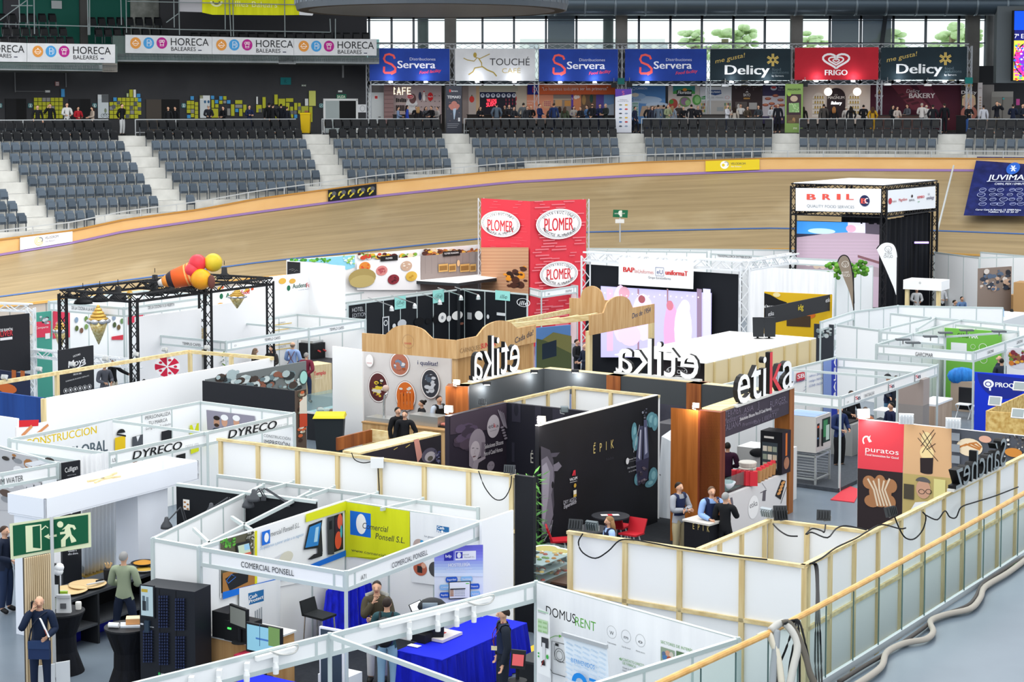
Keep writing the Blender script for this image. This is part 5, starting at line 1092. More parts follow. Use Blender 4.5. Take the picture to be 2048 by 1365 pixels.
g=Gfx(LW,.05);g.q([(-150,620),(175,545),(175,915),(-150,1000)],mat('#eef1f4',.8,kind='folds',h2='#e3e7eb',sc=1.5));g.q([(-80,660),(44,628),(44,720),(-72,752)],'#2a6ea8');g.t('Cash',-72,708,28,62,'#f4f6f8',.04);g.t('Protect',-72,740,28,112,'#f4f6f8',.04);[g.r(-28+16*i,800-10*i,-18+16*i,890-4*i,'#9aa3ab')for i in range(4)];o=g.mb.obj('wall_banner',None,'white cloth banner with a rounded blue label under the device print','banner')
# blue draped cloth behind, rollup
mb=MB();nn=14;pa,pb=YW.at(706,480,.25),YW.at(955,640,.25)
def drape(mb,pts_top,pts_bot,c,waves=9,amp=.04,n=48):
 top,bot=smooth(pts_top,8),smooth(pts_bot,8);T=lambda L_,t:L_[min(int(t*(len(L_)-1)),len(L_)-2)].lerp(L_[min(int(t*(len(L_)-1)),len(L_)-2)+1],t*(len(L_)-1)-min(int(t*(len(L_)-1)),len(L_)-2))
 for i in range(n):
  a,b=i/n,(i+1)/n;wv=lambda t:amp*math.sin(t*waves*6.283)*1
  ta,tb,ba,bb=T(top,a),T(top,b),T(bot,a),T(bot,b);d=(bb-ba).normalized().cross(Z)
  mb.poly([ta+d*wv(a)*.4,ba+d*wv(a),bb+d*wv(b),tb+d*wv(b)*.4],c)
 return mb
lc,rc=YW.at(702,0,.15),YW.at(925,590,.35);lf_=LW.at(540,640,.35)
mb=MB();drape(mb,[LW.at(555,640,.2),YW.at(712,500,.2),YW.at(915,590,.2)],[Vec((*LW.at(490,900,.5).xy,.03)),Vec((*YW.at(712,500,.7).xy,.03)),Vec((*YW.at(960,590,.4).xy,.03))],blue_cloth,7,.06);mb.obj('hanging_cloth',None,'bright blue cloth hanging in the back corner of the yellow banner booth','cloth')
def roll(label,x0,y0,x1,y1,z,c,paint,h0=.05,foot=True,t=.03):
 p=plz(x0,y0,x1,y1,z);mb=MB();slab(mb,p,0,p.len,h0,z,t,c);o=mb.obj('rollup_banner',None,label,'banner');g=Gfx(p);paint(g);g.done(o)
 if foot:m=MB();slab(m,p.shift(.09),-.03,p.len+.03,0,.08,.2,'#b9bec2');m.obj('base',o)
 return p,o
def host(g):
 for i in range(10):g.q([(1590-180*min(1,i/3),285+24*i),(1796,285+24*i-(8 if i==0 else 0)),(1796,312+24*i),(1590-180*min(1,i/3),312+24*i)],['#6d6bd2','#716fd6','#7a7bdc','#8488e2','#8f98e8','#9caae6','#aabcea','#b9cdee','#cbdcf3','#dde9f8'][i])
 g.r(1488,330,1562,402,'#3436a8');g.t('bdp',1500,378,22,46,'#e9ecf6',.03);g.r(1576,330,1740,394,'#eef0f6');g.r(1580,336,1634,384,'#3a3cb4');g.e(1606,360,16,22,'#f2f4f8');g.t('Comercial',1612,362,12,70,'#7a7d88',0,it=.2);g.t('Ponsell S.L.',1646,382,12,84,'#7a7d88',0,it=.2);g.t('HOSTELERÍA',1522,452,26,172,'#eef1fa',.03);g.t('Software ideal para cafeterías',1504,478,13,204,'#e6eaf8',.01);g.t('y restaurantes',1560,494,13,96,'#e6eaf8',.01)
 for x,y,w,c,s in((1500,532,94,'#2c5fc4','Seguridad'),(1618,528,94,'#8fc1ea','Flexibilidad'),(1452,592,80,'#8fc1ea','Control'),(1690,584,78,'#2c5fc4','Potencia'),(1452,652,76,'#2c5fc4','Rapidez'),(1694,642,78,'#8fc1ea','Agilidad')):g.r(x+8,y,x+w-8,y+40,c);g.e(x+10,y+20,10,20,c);g.e(x+w-10,y+20,10,20,c);g.t(s,x+12,y+28,14,w-24,'#eef3fb',.02)
 g.r(1524,568,1696,700,'#33363a');g.r(1530,574,1690,692,'#f2f4f5');g.r(1658,578,1684,584,'#5ad03a')
 for i in range(4):g.r(1534,628+14*i,1562,638+14*i,'#b98a6a');[g.r(1570+12*j,630+14*i,1578+12*j,636+14*i,'#9aa0a8')for j in range(7)]
 g.r(1534,620,1654,624,'#3a3d42');g.e(1742,890,12,12,'#8fa3d8');g.t('bdp',1736,895,8,14,'#eef',.02);g.t('Distribuidor oficial',1660,932,9,80,'#8a93a8');g.e(1690,1060,80,30,'#f4f8fb');g.t('suinla',1636,1102,54,118,'#3fa3d8',.04,it=.2,rot=14);g.r(1680,990,1762,998,'#2d3238');g.e(1690,1005,10,14,'#2d3238');g.e(1750,1005,10,14,'#2d3238');g.r(1598,1142,1812,1190,'#2f6fc0');g.t('www.ponsell.com',1600,1176,12,52,'#eef3fb',.01);g.t('Tel 871 213 467',1716,1172,12,76,'#eef3fb',.01)
roll('tall lavender and white software roll-up banner at the end of the blue tables',1412,300,1798,285,2.1,'#e6edf7',host)
tile(1,3)
# white and black end walls right of the corner stand
pw_,_=panel('partition_wall','tall blank white partition right of the corner booth','wall',1786,90,2038,4,2.55,0,white)
# storage stand behind the left wall
tile(0,3)
booth('small blank white storage booth left of the corner booth',[(1214,226),(1580,292),(2026+430,-150),(2026+60,-200),(1534,140),(1660,260),(1835,50),(1990,150)],walls=[(0,1),(0,3)],posts=[0,1,2,3],rails=[(1,2),(4,5),(6,7)])
# ================================================================ furniture and people of the foreground
tile(0,3)
# freestanding exit sign on a pole
p=Pl(at_y(75,110,31.4),at_y(720,20,31.4));b=at_z(434,1352,0);es=thing('exit_sign','large green emergency exit sign with running figure on a pole, front left','sign',b)
m=MB();q=lambda x,y,o=0:p.at(x,y,o);m.hexa([q(85,395),q(722,296),q(722,296,-.03),q(85,395,-.03),q(75,112),q(718,20),q(718,20,-.03),q(75,112,-.03)],'#dfe6c0');o=m.obj('sign_board',es)
g=Gfx(p,.01);G_,C_='#0f5a3c','#e3ebc4'
g.q([(102,126),(698,38),(700,262),(108,368)],G_);g.q([(202,128),(328,114),(332,318),(208,338)],C_);g.q([(258,135),(318,124),(322,306),(262,300)],G_);g.line([(330,158),(362,128),(382,145)],9,C_);g.q([(350,212),(388,190),(390,205),(450,194),(450,212),(392,218),(396,234)],C_)
g.e(478,116,25,25,C_);g.q([(490,160),(540,112),(590,122),(604,150),(588,160),(574,140),(556,142),(568,195),(600,232),(606,250),(566,262),(552,208),(522,238),(520,290),(486,296),(484,240),(520,200),(520,190),(478,196),(476,178),(512,172),(516,150)],C_);g.done(o)
m=MB();tp=p.at(408,58,.03);m.tube([Vec((b.x,b.y,0)),tp],.032,'#b9bdc0',8);m.obj('pole',es)
for i,(x,y)in enumerate(((375,455),(468,458),(372,490),(462,488))):m=MB();m.smooth=True;c=p.at(x,y,.06);m.ball(c,.09,.09,.08,'#eceef0',10,6);m.obj('lamp_globe',es)
m=MB();c=p.at(432,560,.05);m.box(c.x-.09,c.y-.05,c.z-.3,c.x+.08,c.y+.05,c.z+.3,'#1d1f22');m.obj('clamp_box',es);m=MB();c=p.at(432,640,.05);m.box(c.x-.08,c.y-.06,c.z-.1,c.x+.08,c.y+.06,c.z+.12,'#d5d8d9');m.obj('junction_box',es)
wire('sign_cable','black cable running down the exit sign pole',[p.at(432,650,.05),p.at(430,900,.06),p.at(436,1100,.06),Vec((b.x+.03,b.y-.05,.02))],.012,'#1b1c1e')
for x0,x1,y,l in((300,432,1240,'left'),(440,550,1215,'right')):m=MB();a=at_z(x0,y,.42);d_=at_z(x1,y-18,.42);m.obox(Vec((a.x,a.y,0)),(d_.x-a.x,d_.y-a.y,0),(0,.03,0),Z*.42,'#e9edf0');m.obj('floor_board',None,'white board at the foot of the exit sign pole, %s of the pole'%l,'board')
# man on the phone
ph=person('bald man in dark blue on a phone with a shoulder bag, front left',at_z(325,1475,0),12,('front','phone','stand'),'#17243c','#1a2740','#8a8580','bald',h=1.74)
m=MB();c=local(ph,.02,-.2,1);m.smooth=False;m.obox(c+Vec((-.2,-.06,-.28)),(.36,-.02,0),(0,.1,0),(0,0,.3),'#1d2f55');m.obox(c+Vec((-.2,-.075,-.1)),(.36,-.02,0),(0,.02,0),(0,0,.13),'#24395f');m.obj('shoulder_bag',None,'navy shoulder bag worn by the man on the phone','bag')
wire('bag_strap','dark strap of the navy shoulder bag',[c+Vec((-.2,0,0)),local(ph,-.1,-.17,1.3),local(ph,.1,-.08,1.47),local(ph,.17,.1,1.4)],.014,'#141d30','strap')
m=MB();c=local(ph,.13,-.27,1.12);m.obox(c,(.05,-.1,0),(.02,.02,0),(-.13,0,.3),'#e8eaec');m.obox(c+Vec((0,-.075,.05)),(.03,-.06,0),(.005,.005,0),(-.03,0,.08),'#a34a3a');m.obj('brochure',None,'white brochure held by the man on the phone','brochure')
m=MB();c=local(ph,-.11,-.06,1.55);m.box(c.x-.02,c.y-.05,c.z-.02,c.x+.01,c.y+.04,c.z+.12,'#17181a');m.obj('mobile_phone',None,'dark mobile phone at the ear of the bald man','phone')
person('man in olive green shirt seen from behind at the black counter',at_z(990,1085,0),172,('front','front','wide'),'#8f9a82','#1b2438','#8a8a8a','short',h=1.8)
person('man in navy quilted jacket at the left edge beside the slatted panel',at_z(50,815,0),70,'front','#1a2336','#24324e','#3a2a22','short',h=1.75)
person('person in black half hidden behind the slatted panel',at_z(170,790,0),80,'front','#17191d','#1d2026','#1f1815','short',h=1.7)
person('person in black trousers and white trainers behind the white portal',at_z(1075,130,0),10,'down','#1c1d20','#16171a','#1f1815','short',None,SKIN,'#e4e6e8',h=1.72)
# slatted panel, counter, covered tables, totem, curtain
p=plz(190,385,400,345,2.3);sl=thing('slatted_screen','tall pale wood slatted panel behind the exit sign','panel',(p.a.x,p.a.y,0));m=MB();slab(m,p,0,p.len,0,2.3,.05,'#4a4238');m.obj('backing',sl)
m=MB()
for i in range(13):u=p.len*i/13;slab(m,p.shift(.03),u,u+p.len/20,0,2.3,.03,mat('#dcc8a6',.6,kind='woodz',h2='#cbb48e',sc=3))
m.obj('slats',sl)
a=at_z(562,716,1);ct=thing('counter','long black counter with open shelf behind the man on the phone','counter',(a.x,a.y,0));L1=(at_z(905,600,1)-a).length;bd=(at_z(905,600,1)-a).normalized();ad=-bd.cross(Z)if bd.cross(Z).x>0 else bd.cross(Z)
LL=L1+1.5
m=MB();m.obox(a-Z*.05,bd*LL,ad*.85,Z*.05,mat('#3a3d42',.35));m.obj('worktop',ct)
m=MB();k=Vec((a.x,a.y,0));m.obox(k+ad*.8,bd*LL,ad*.04,Z*.95,'#101114');m.obox(k,bd*.05,ad*.8,Z*.95,'#101114');m.obox(k+bd*(LL-.05),bd*.05,ad*.8,Z*.95,'#101114');m.obox(k+Z*.36,bd*LL,ad*.8,Z*.04,'#4a4d52');m.obox(k+bd*L1*.6,bd*.05,ad*.8,Z*.95,'#2a2c30');m.obj('carcass',ct)
def disc(name,label,cat,c,r,col,hgt=.03,col2=None,group=None):
 m=MB();m.smooth=True;m.lathe(c,[(r*.55,0),(r*.95,hgt*.7),(r,hgt),(r*.93,hgt),(r*.5,hgt*.35)],col,24);o=m.obj(name,None,label,cat,group)
 if col2:m=MB();m.lathe(c,[(r*.8,hgt*.9),(r*.4,hgt*1.4),(.01,hgt*1.5)],col2,18);m.obj('food',o)
 return o
disc('wooden_plate','large pale wooden plate, nearer one on the black counter','plate',at_z(542,655,1),.36,'#cdb182',.05);disc('wooden_plate','large pale wooden plate with a knife, further one on the black counter','plate',at_z(692,608,1),.36,'#cdb182',.05)
m=MB();c=at_z(700,600,1.06);m.obox(c,bd*.34+ad*-.1,ad*.05,Z*.02,'#b9bcc0');m.obox(c+bd*.25,bd*.16,ad*.05,Z*.03,'#1b1c1e');m.obj('knife',None,'knife with black handle lying on the further wooden plate','knife')
disc('food_pan','round black pan of orange food at the far end of the counter','pan',at_z(1133,440,1.08),.24,'#1c1c1e',.06,'#c2892f');disc('food_plate','white plate of food in front of the black pan','plate',at_z(1142,482,1.02),.22,'#e4dfd2',.04,'#b9973f')
m=MB();c=at_z(860,552,1);m.lathe(c,[(.09,0),(.1,.2),(.08,.22)],'#1d1d1f',12);
for i in range(6):m.tube([c+Z*.15,c+Vec((.07*math.cos(i),.07*math.sin(i),.32))],.012,'#c9a87a',4)
m.obj('utensil_pot',None,'black pot of wooden utensils on the counter beside the olive shirt','pot')
for i,(x,y,c,l)in enumerate(((590,1100,'#1c22a0','blue crate on the floor under the left end of the black counter'),(840,1000,'#2228b0','blue crate on the floor under the black counter near the olive shirt man'),(700,1050,'#17181b','black crate on the floor between the blue crates'))):
 k=at_z(x,y,0);k=Vec((k.x,k.y,0))+ad*.25;m=MB();m.obox(k,bd*.5,ad*.4,Z*.03,c)
 for(o_,d1)in((Vec(),bd*.5),(ad*.38,bd*.5)):m.obox(k+o_,d1,ad*.02,Z*.3,c)
 for o_ in(Vec(),bd*.48):m.obox(k+o_,bd*.02,ad*.4,Z*.3,c)
 m.obj('crate',None,l,'crate')
def cover_table(label,x,y,r=.4,h=1.1,c=curtain_black):
 b=at_z(x,y,h);t=thing('cocktail_table',label,'table',(b.x,b.y,0));m=MB();m.lathe((b.x,b.y,0),[(r*.95,0),(r*.62,h*.35),(r*.6,h*.6),(r*.98,h-.03)],c,20);m.obj('stretch_cover',t);m=MB();m.lathe((b.x,b.y,h-.03),[(r,0),(r,.03)],'#1b1d21',24);m.obj('table_top',t);return Vec((b.x,b.y,h))
c1=cover_table('round table under black stretch cover beside the black locker',1010,922);c2=cover_table('round table under black stretch cover behind the phone man',490,800)
m=MB();m.obox(c1+Vec((-.1,-.12,0)),(.42,.02,0),(-.05,.25,0),Z*.03,'#c9d2dc');m.obj('catalogue',None,'blue grey catalogue on the covered table by the locker','catalogue');m=MB();m.obox(c1+Vec((-.02,-.05,.035)),(.3,.04,0),(-.03,.2,0),Z*.09,'#dba06a');m.obox(c1+Vec((-.02,-.05,.126)),(.3,.04,0),(-.03,.2,0),Z*.01,'#e9cda6');m.obj('sample_box',None,'orange sample box on top of the catalogue','box');m=MB();m.tube([c1+Vec((-.3,-.1,.05)),c1+Vec((-.12,-.13,.05))],.045,'#eceff1',10);m.obj('paper_roll',None,'white roll on the covered table by the locker','roll')
for i,(x,y,c,l)in enumerate(((485,745,'#cfd6c9','green topped snack bag on the covered table behind the phone man'),(505,775,'#d5d8da','pale snack bag in front of the green topped one'))):
 k=at_z(x,y+40,1.1);m=MB();m.hexa([k+Vec(q)for q in((-.13,-.03,0),(.13,-.03,0),(.13,.05,0),(-.13,.05,0),(-.12,0,.33),(.12,0,.33),(.12,.015,.33),(-.12,.015,.33))],c);m.box(k.x-.12,k.y-.04,k.z+.27,k.x+.12,k.y+.02,k.z+.32,'#9dbf3a' if i==0 else '#b9bcc0');m.box(k.x-.05,k.y-.045,k.z+.08,k.x+.05,k.y-.02,k.z+.17,'#5a5c60');m.obj('snack_bag',None,l,'bag')
m=MB();k=c2+Vec((.27,.1,0));m.lathe(k,[(.05,0),(.055,.1),(.05,.13)],'#e8e6e0',10);m.obj('paper_cup',None,'white paper cup on the covered table behind the phone man','cup')
k=at_z(575,590,0);m=MB();t=thing('information_totem','black information totem with white writing beside the white curtain','totem',(k.x,k.y,0));p=Pl(at_z(500,612,0),at_z(650,592,0));slab(m,p,0,p.len,0,2.2,.35,'#1d1f24');o=m.obj('body',t);g=Gfx(p);g.t('Únete a',540,336,16,66,'#d9dbdf',.03);g.t('ellos ahora.',538,360,16,80,'#d9dbdf',.03);g.t('go',555,20,40,40,'#d9dbdf',.02);g.done(o)
ca,cb=at_z(650,-110,2.45),at_z(918,-175,2.45);mb=MB();drape(mb,[ca,cb],[Vec((*(at_z(650,545,0)).xy,.03)),Vec((*(at_z(918,470,0)).xy,.03))],mat('#fbfbfc',.9),9,.05,80);mb.obj('curtain',None,'long white curtain hanging behind the black counter','curtain')
disc('floor_plate','large pale plate on the floor below the white curtain','plate',at_z(760,525,.05),.33,'#c9a850',.04)
# white portal beam
tile(0,2);p=plz(360,1275,1590,968,2.7);po=thing('portal','white portal beam on a column above the black counter','portal',(p.a.x,p.a.y,0));m=MB();wm=mat('#e6ebf5',.5);slab(m,p,0,p.len,2.32,2.7,.04,wm);slab(m,p.shift(-.95),0,p.len,2.32,2.7,.04,wm)
for u in(0,p.len-.04):m.obox(p.w(u,2.32),p.u*.04,-p.n*.95,Z*.38,wm)
m.obox(p.w(0,2.3),p.u*p.len,-p.n*.95,Z*.03,wm);m.obj('beam',po);m=MB();u0=p.uv(1145,1200)[0];u1=p.uv(1385,1200)[0];m.obox(p.w(u0,0,-.15),p.u*(u1-u0),-p.n*.6,Z*2.3,wm);m.obj('column',po)
m=MB();m.obox(p.w(.02,0,-.15),p.u*.5,-p.n*.7,Z*2.3,wm);m.obj('column',po)
m=MB();a=p.w(p.len*.35,2.72,-.4);m.bar(a,a+p.u*.7+p.n*.2,.05,.04,pine);m.bar(a+p.n*.2,a+p.u*.9-p.n*.1,.05,.04,pine);m.obj('timber_offcut',None,'thin pine battens lying across the top of the white portal','batten')
# black wall with desk lamps
bw,_=panel('partition_wall','black partition with clamp lamps behind the white portal','wall',1410,1160,2048+480,1300,2.5,0,black,None,.05);m=MB();slab(m,bw.shift(.02),0,bw.len,2.47,2.53,.1,alu);m.obj('top_rail',None,'pale top rail of the black partition with clamp lamps','rail')
def desk_lamp(label,base,elbow,head,c='#4a4d52'):
 t=thing('desk_lamp',label,'lamp',base);m=MB();m.tube([base,elbow],.014,c,6);m.tube([base+Vec((.04,0,0)),elbow+Vec((.04,0,0))],.01,c,5);m.tube([elbow,head],.014,c,6);m.box(base.x-.05,base.y-.05,base.z-.06,base.x+.05,base.y+.05,base.z+.02,c);m.obj('arm',t);m=MB();m.smooth=True;m.lathe(head-Z*.06,[(.12,-.06),(.11,0),(.05,.09),(.035,.16),(.01,.17)],c,14);m.obj('shade',t)
q=bw.shift(.05)
for i,(bx,by,ex,ey,hx,hy)in enumerate(((1800,1310,1820,1265,1690,1350),(2110,1240,2070,1190,1985,1290),(2300,1290,2095+20,1190,2030,1240))):desk_lamp('grey clamp desk lamp on the black partition, %s from left'%ORD[i+1],q.at(bx,by+20),q.at(ex,ey,.1),q.at(hx,hy,.35))
tile(0,3);desk_lamp('grey clamp desk lamp on the black partition, first from left',q.at(1475,140),q.at(1430,-20,.1),q.at(1318,100,.35))
tile(0,2);g=Gfx(bw);g.r(1466,1275,1518,1365,'#e9e6e0');[g.e(1480+24*(i%2),1300+18*i,10,8,'#a5703f',10)for i in range(4)];g.mb.obj('menu_sheet',None,'white sheet with biscuit pictures fixed on the black partition','poster')
# locker tower
tile(0,3);p=plz(1103,600,1540,652,1.95);lk=thing('locker_tower','tall black locker cabinet with a touch screen and rows of small pegs','locker',(p.a.x,p.a.y,0));m=MB();slab(m,p,0,p.len,0,1.95,.5,mat('#1c1f26',.45));lb=m.obj('cabinet',lk);g=Gfx(p)
for u in(.36,.66):g.uvr(p.len*u,.05,p.len*u+.008,1.93,'#0d0e11')
g.e(1262,1300,9,14,'#3aa05a');g.t('ROUWMAT',1278,1312,18,70,'#d0d3d8',.02);g.t('we love',1184,930,10,36,'#d9dbe0',.02);g.r(1114,896,1138,912,'#c9ccd4');g.done(lb)
m=MB();q=p.shift(.03);a=q.uv(1108,600);b=q.uv(1222,862);slab(m,q,a[0],b[0],b[1],a[1]+.02,.03,'#23262b');sc=m.obj('touch_screen',lk);g=Gfx(q);E=mat('#9fb2b8',.3,emit=.25);g.uvr(a[0]+.02,b[1]+.03,b[0]-.02,a[1],E);g.q([(1120,625),(1170,630),(1170,655),(1120,650)],'#b9a03a');g.r(1128,680,1150,790,'#54656e');g.r(1158,690,1178,800,'#6b7d86');g.r(1128,720,1158,800,'#2c3238');g.done(sc)
m=MB();q2=p.shift(.05);a=q2 .uv(1140,880);slab(m,q2,a[0],a[0]+.09,a[1]-.2,a[1],.05,'#2a3a4a');m.obj('card_reader',lk)
m=MB();pm=mat('#27304e',.3)
for x0,y0,n in((1262,690,11),(1393,712,11),(1140,965,11),(1266,985,11),(1395,1012,11)):
 for i in range(4):
  for j in range(n):c=p.at(x0+20*i,y0+23.5*j,.02);m.box(c.x-.014,c.y-.03,c.z-.016,c.x+.014,c.y+.03,c.z+.016,pm)
o=m.obj('pegs',lk,kind='stuff')
# inside the corner booth
tile(0,3);a=at_z(1672,1008,.95);cb=thing('cabinet','oak side cabinet with black tills against the left wall of the corner booth','cabinet',(a.x,a.y,0));m=MB();gbox(m,Vec((a.x,a.y,0)),1,1,.95,oak);m.obj('carcass',cb);m=MB();gbox(m,a-UA*.03-UB*.03,1.06,1.06,.03,'#d9dbd8');m.obj('top',cb)
def tbox(name,label,cat,x,y,z,w,d,h,c):k=at_z(x,y,z);m=MB();gbox(m,k,w,d,h,c);return m.obj(name,None,label,cat),k
tbox('cash_box','tall black cash machine on the oak cabinet','machine',1680,1005,.98,.36,.45,.45,'#1b1c1f')
o,k=tbox('receipt_printer','black receipt printer with green lamp on the oak cabinet','printer',1775,1030,.98,.5,.4,.34,'#1d1e21');m=MB();gbox(m,k+UA*.08-UB*.006+Z*.2,.08,.006,.03,mat('#3ad04a',.4,emit=2));m.obj('lamp',o)
def monitor(label,x0,y0,x1,y1,z,c,paint=None,lean=0,frame='#1b1d20',base=True,zb=None,emit=.35):
 p=plz(x0,y0,x1,y0+(y1 if False else 0)+0,z)if False else Pl(at_z(x0,y0,z),at_z(x1,y1,z));t=thing('monitor',label,'monitor',p.a);h=zb;m=MB();slab(m,p,0,p.len,z-h,z,.05,frame);m.obj('case',t);g=Gfx(p);g.uvr(.03,z-h+.04,p.len-.03,z-.03,mat(c,.3,emit=emit))
 if paint:paint(g)
 g.done(t,'screen')
 if base:m=MB();k=p.w(p.len/2,z-h,-.03);m.tube([k-Z*base,k+Z*.1],.03,frame,8);m.lathe(k-Z*base,[(.14,0),(.14,.015)],frame,14);m.obj('stand',t)
 return p
monitor('black till screen on the oak cabinet, showing a grey picture',1815,745,1952,795,1.62,'#6b6f6a',None,zb=.36,base=.26)
monitor('large monitor with blue and green columns in the corner booth',1945,888,2026+200,945,1.45,'#7fb0c0',lambda g:(tile(1,3),g.q([(0,1010),(190,1050),(190,1065),(0,1024)],'#4a80c0'),g.q([(100,925),(190,945),(190,1095),(100,1075)],'#7da05a'),g.q([(30,905),(34,905),(34,1080),(30,1080)],'#2f5a80')),zb=.5,base=.4)
tile(1,3)
# bar stool
c=at_z(500,838,.8);st=thing('bar_stool','black bar stool with steel legs by the back wall of the corner booth','stool',(c.x,c.y,0));m=MB();m.hexa([c+UA*a_+UB*b_+Z*h for a_,b_,h in((-.22,-.2,0),(.24,-.2,-.02),(.24,.2,-.02),(-.22,.2,0),(-.22,-.2,.04),(.24,-.2,.02),(.24,.2,.02),(-.22,.2,.04))],'#1e2124');m.hexa([c+UA*a_+UB*b_+Z*h for a_,b_,h in((-.24,-.2,0),(-.19,-.2,0),(-.19,.2,0),(-.24,.2,0),(-.3,-.2,.26),(-.27,-.2,.27),(-.27,.2,.27),(-.3,.2,.26))],'#1e2124');m.obj('seat',st)
for a_,b_ in((-.19,-.17),(.2,-.17),(.2,.17),(-.19,.17)):m=MB();m.tube([c+UA*a_+UB*b_,Vec((c.x,c.y,0))+UA*a_*1.2+UB*b_*1.2],.014,chrome,6);m.obj('leg',st)
# tables under blue cloth
def cloth_table(label,x,y,z,la,lb,c=blue_cloth):
 k=at_z(x,y,z);m=MB();gbox(m,Vec((k.x,k.y,z-.01)),la,lb,.02,mat('#1525d0',.8));pts=[k+Z*.005,k+UA*la,k+UA*la+UB*lb,k+UB*lb,k+Z*.005];o=[Vec((-.08,-.08)),Vec((.08,-.08)),Vec((.08,.08)),Vec((-.08,.08)),Vec((-.08,-.08))]
 n=[]
 for p_,s in zip(pts,o):n.append(Vec((p_.x,p_.y,.02))+UA*s.x+UB*s.y)
 for i in range(4):drape(m,[pts[i],pts[i+1]],[n[i],n[i+1]],c,max(3,int((pts[i+1]-pts[i]).length*4)),.045,30)
 m.obj('covered_table',None,label,'table');return k
cloth_table('long table under bright blue cloth on the right of the corner booth',1115,1120,.78,.95,2.6);cloth_table('table under bright blue cloth at the bottom left of the corner booth',-250,1405,.78,1.6,.8)
m=MB();k=at_z(1195,1078,.8);gbox(m,k,.22,.12,.01,'#e6e9ec');m.obj('leaflet',None,'small white leaflet on the right blue table','paper');m=MB();k=at_z(1290,1020,.8);gbox(m,k,.5,.6,.05,'#d8d2d0');gbox(m,k+UA*.1+UB*.1+Z*.05,.2,.3,.01,'#c23a3a');m.obj('brochure_stack',None,'red and white brochures on the right blue table','brochures');m=MB();k=at_z(1225,1040,.8);gbox(m,k,.3,.3,.14,'#1b1c20');m.obj('card_terminal',None,'black device at the front of the right blue table','device')
tile(1,3);pm_=Pl(at_z(1222,745,1.35),at_z(1335,790,1.35));t=thing('tablet_stand','tilted bright touch screen on the right side of the corner booth','monitor',pm_.a);m=MB();m.hexa([pm_.at(1230,815),pm_.at(1340,790),pm_.at(1340,790,-.04),pm_.at(1230,815,-.04),pm_.at(1206,755,-.12),pm_.at(1300,712,-.12),pm_.at(1300,712,-.16),pm_.at(1206,755,-.16)],'#1c1e22');m.obj('case',t);m=MB();m.poly([pm_.at(1238,806,.02),pm_.at(1334,782,.02),pm_.at(1296,720,-.1),pm_.at(1216,757,-.1)],mat('#eef3f8',.3,emit=.5));m.obj('screen',t);m=MB();k=pm_.at(1285,790,-.1);m.tube([Vec((k.x,k.y,.8)),k],.03,'#1c1e22');m.obj('stand',t)
k=pm_.at(1395,770,-.2);m=MB();m.smooth=True;m.ball(k,.26,.2,.16,'#24272c');m.box(k.x-.16,k.y-.22,k.z+0,k.x+.1,k.y-.17,k.z+.12,'#7d8c98');m.box(k.x-.2,k.y-.15,.8,k.x+.2,k.y+.15,k.z,'#24272c');m.obj('payment_terminal',None,'rounded dark payment machine right of the tilted touch screen','machine')
monitor('white framed till screen standing behind the fascia post',500,925,690,960,1.5,'#3a4650',None,zb=1.25,base=.2,frame='#eef0f1',emit=.05);m=MB();k=at_z(490,1300,.5);gbox(m,Vec((k.x,k.y,0)),.55,.5,.5,'#eceff2');m.obj('plinth',None,'white plinth below the white framed till','plinth')
for x,y,c,l in((1850-2026,1175,'#b3304a','dark red brochure stack under the large monitor'),):m=MB();k=at_z(x,y,.8);gbox(m,k,.3,.3,.06,c);m.obj('brochure_stack',None,l,'brochures')
tm=person('man in brown hooded jacket with hand on chin in the corner booth',at_z(960,1375,0),0,('cross','chin','stand'),'#4a4434','#d9dbe0','#221a16','short',h=1.82)
m=MB();m.smooth=True;c=local(tm,0,.03,1.47);m.tube([c+Vec((-.16,-.1,-.12)),c+Vec((-.17,0,.02)),c+Vec((0,.09,.05)),c+Vec((.17,0,.02)),c+Vec((.16,-.1,-.12))],[.03,.05,.06,.05,.03],'#8d8e88',8);o=m.obj('hood',None,'grey hood lying on the shoulders of the man in the brown jacket','hood')
bk=person('visitor in teal top and jeans with black backpack seen from behind',at_z(1040,1480,0),175,'front','#2a4a50','#86a9c4','#2b211b','short',h=1.72)
t=thing('backpack','black backpack on the visitor in teal','backpack',local(bk,0,.2,1.05));m=MB();m.smooth=True;c=local(bk,0,.24,1.22);m.ball(c,.18,.12,.25,mat('#15161a',.35),12,8);m.ball(c+Vec((0,-.08,-.14)),.15,.08,.12,mat('#1d1e23',.35),10,6);m.obj('main_bag',t);m=MB()
for s in(-.1,.1):m.tube([local(bk,s,.2,1.38),local(bk,s*1.1,.05,1.49),local(bk,s*1.2,-.13,1.36)],.02,'#101114',6)
m.obj('straps',t)
# ================================================================ left part of the infield
def photo(g,x0,y0,x1,y1,cols,n=30,seed=1,rmin=8,rmax=26):
 rd=random.Random(seed)
 for i in range(n):
  r=rd.uniform(rmin,rmax);g.e(rd.uniform(x0+r,max(x0+r+1,x1-r)),rd.uniform(y0+r,max(y0+r+1,y1-r)),r,r*rd.uniform(.5,1),rd.choice(cols),9)
tile(0,2)
def dy(g):
 g.t('L5',896,978,28,26,'#3a3e42',.01);g.t('DYRECO',1056,958,62,400,'#15171a',.02,it=.3);g.t('DESDE 1976',1480,868,22,106,'#b9bdc0');g.t('DYRECO',1820,790,62,395,'#15171a',.02,it=.3);g.t('DESDE 1976',2200,708,22,95,'#b9bdc0')
t,P,pl=booth('white workwear booth with slanted black lettering on its long fascia',[(75,792),(865,903),(2352,586),(1603,492),(905,640),(1660,742)],walls=[(0,3),(3,2)],fascias=[(0,1),(1,2,dy)],posts=[0,1,2,5],rails=[(4,5)])
g=Gfx(pl[0,3],.03)
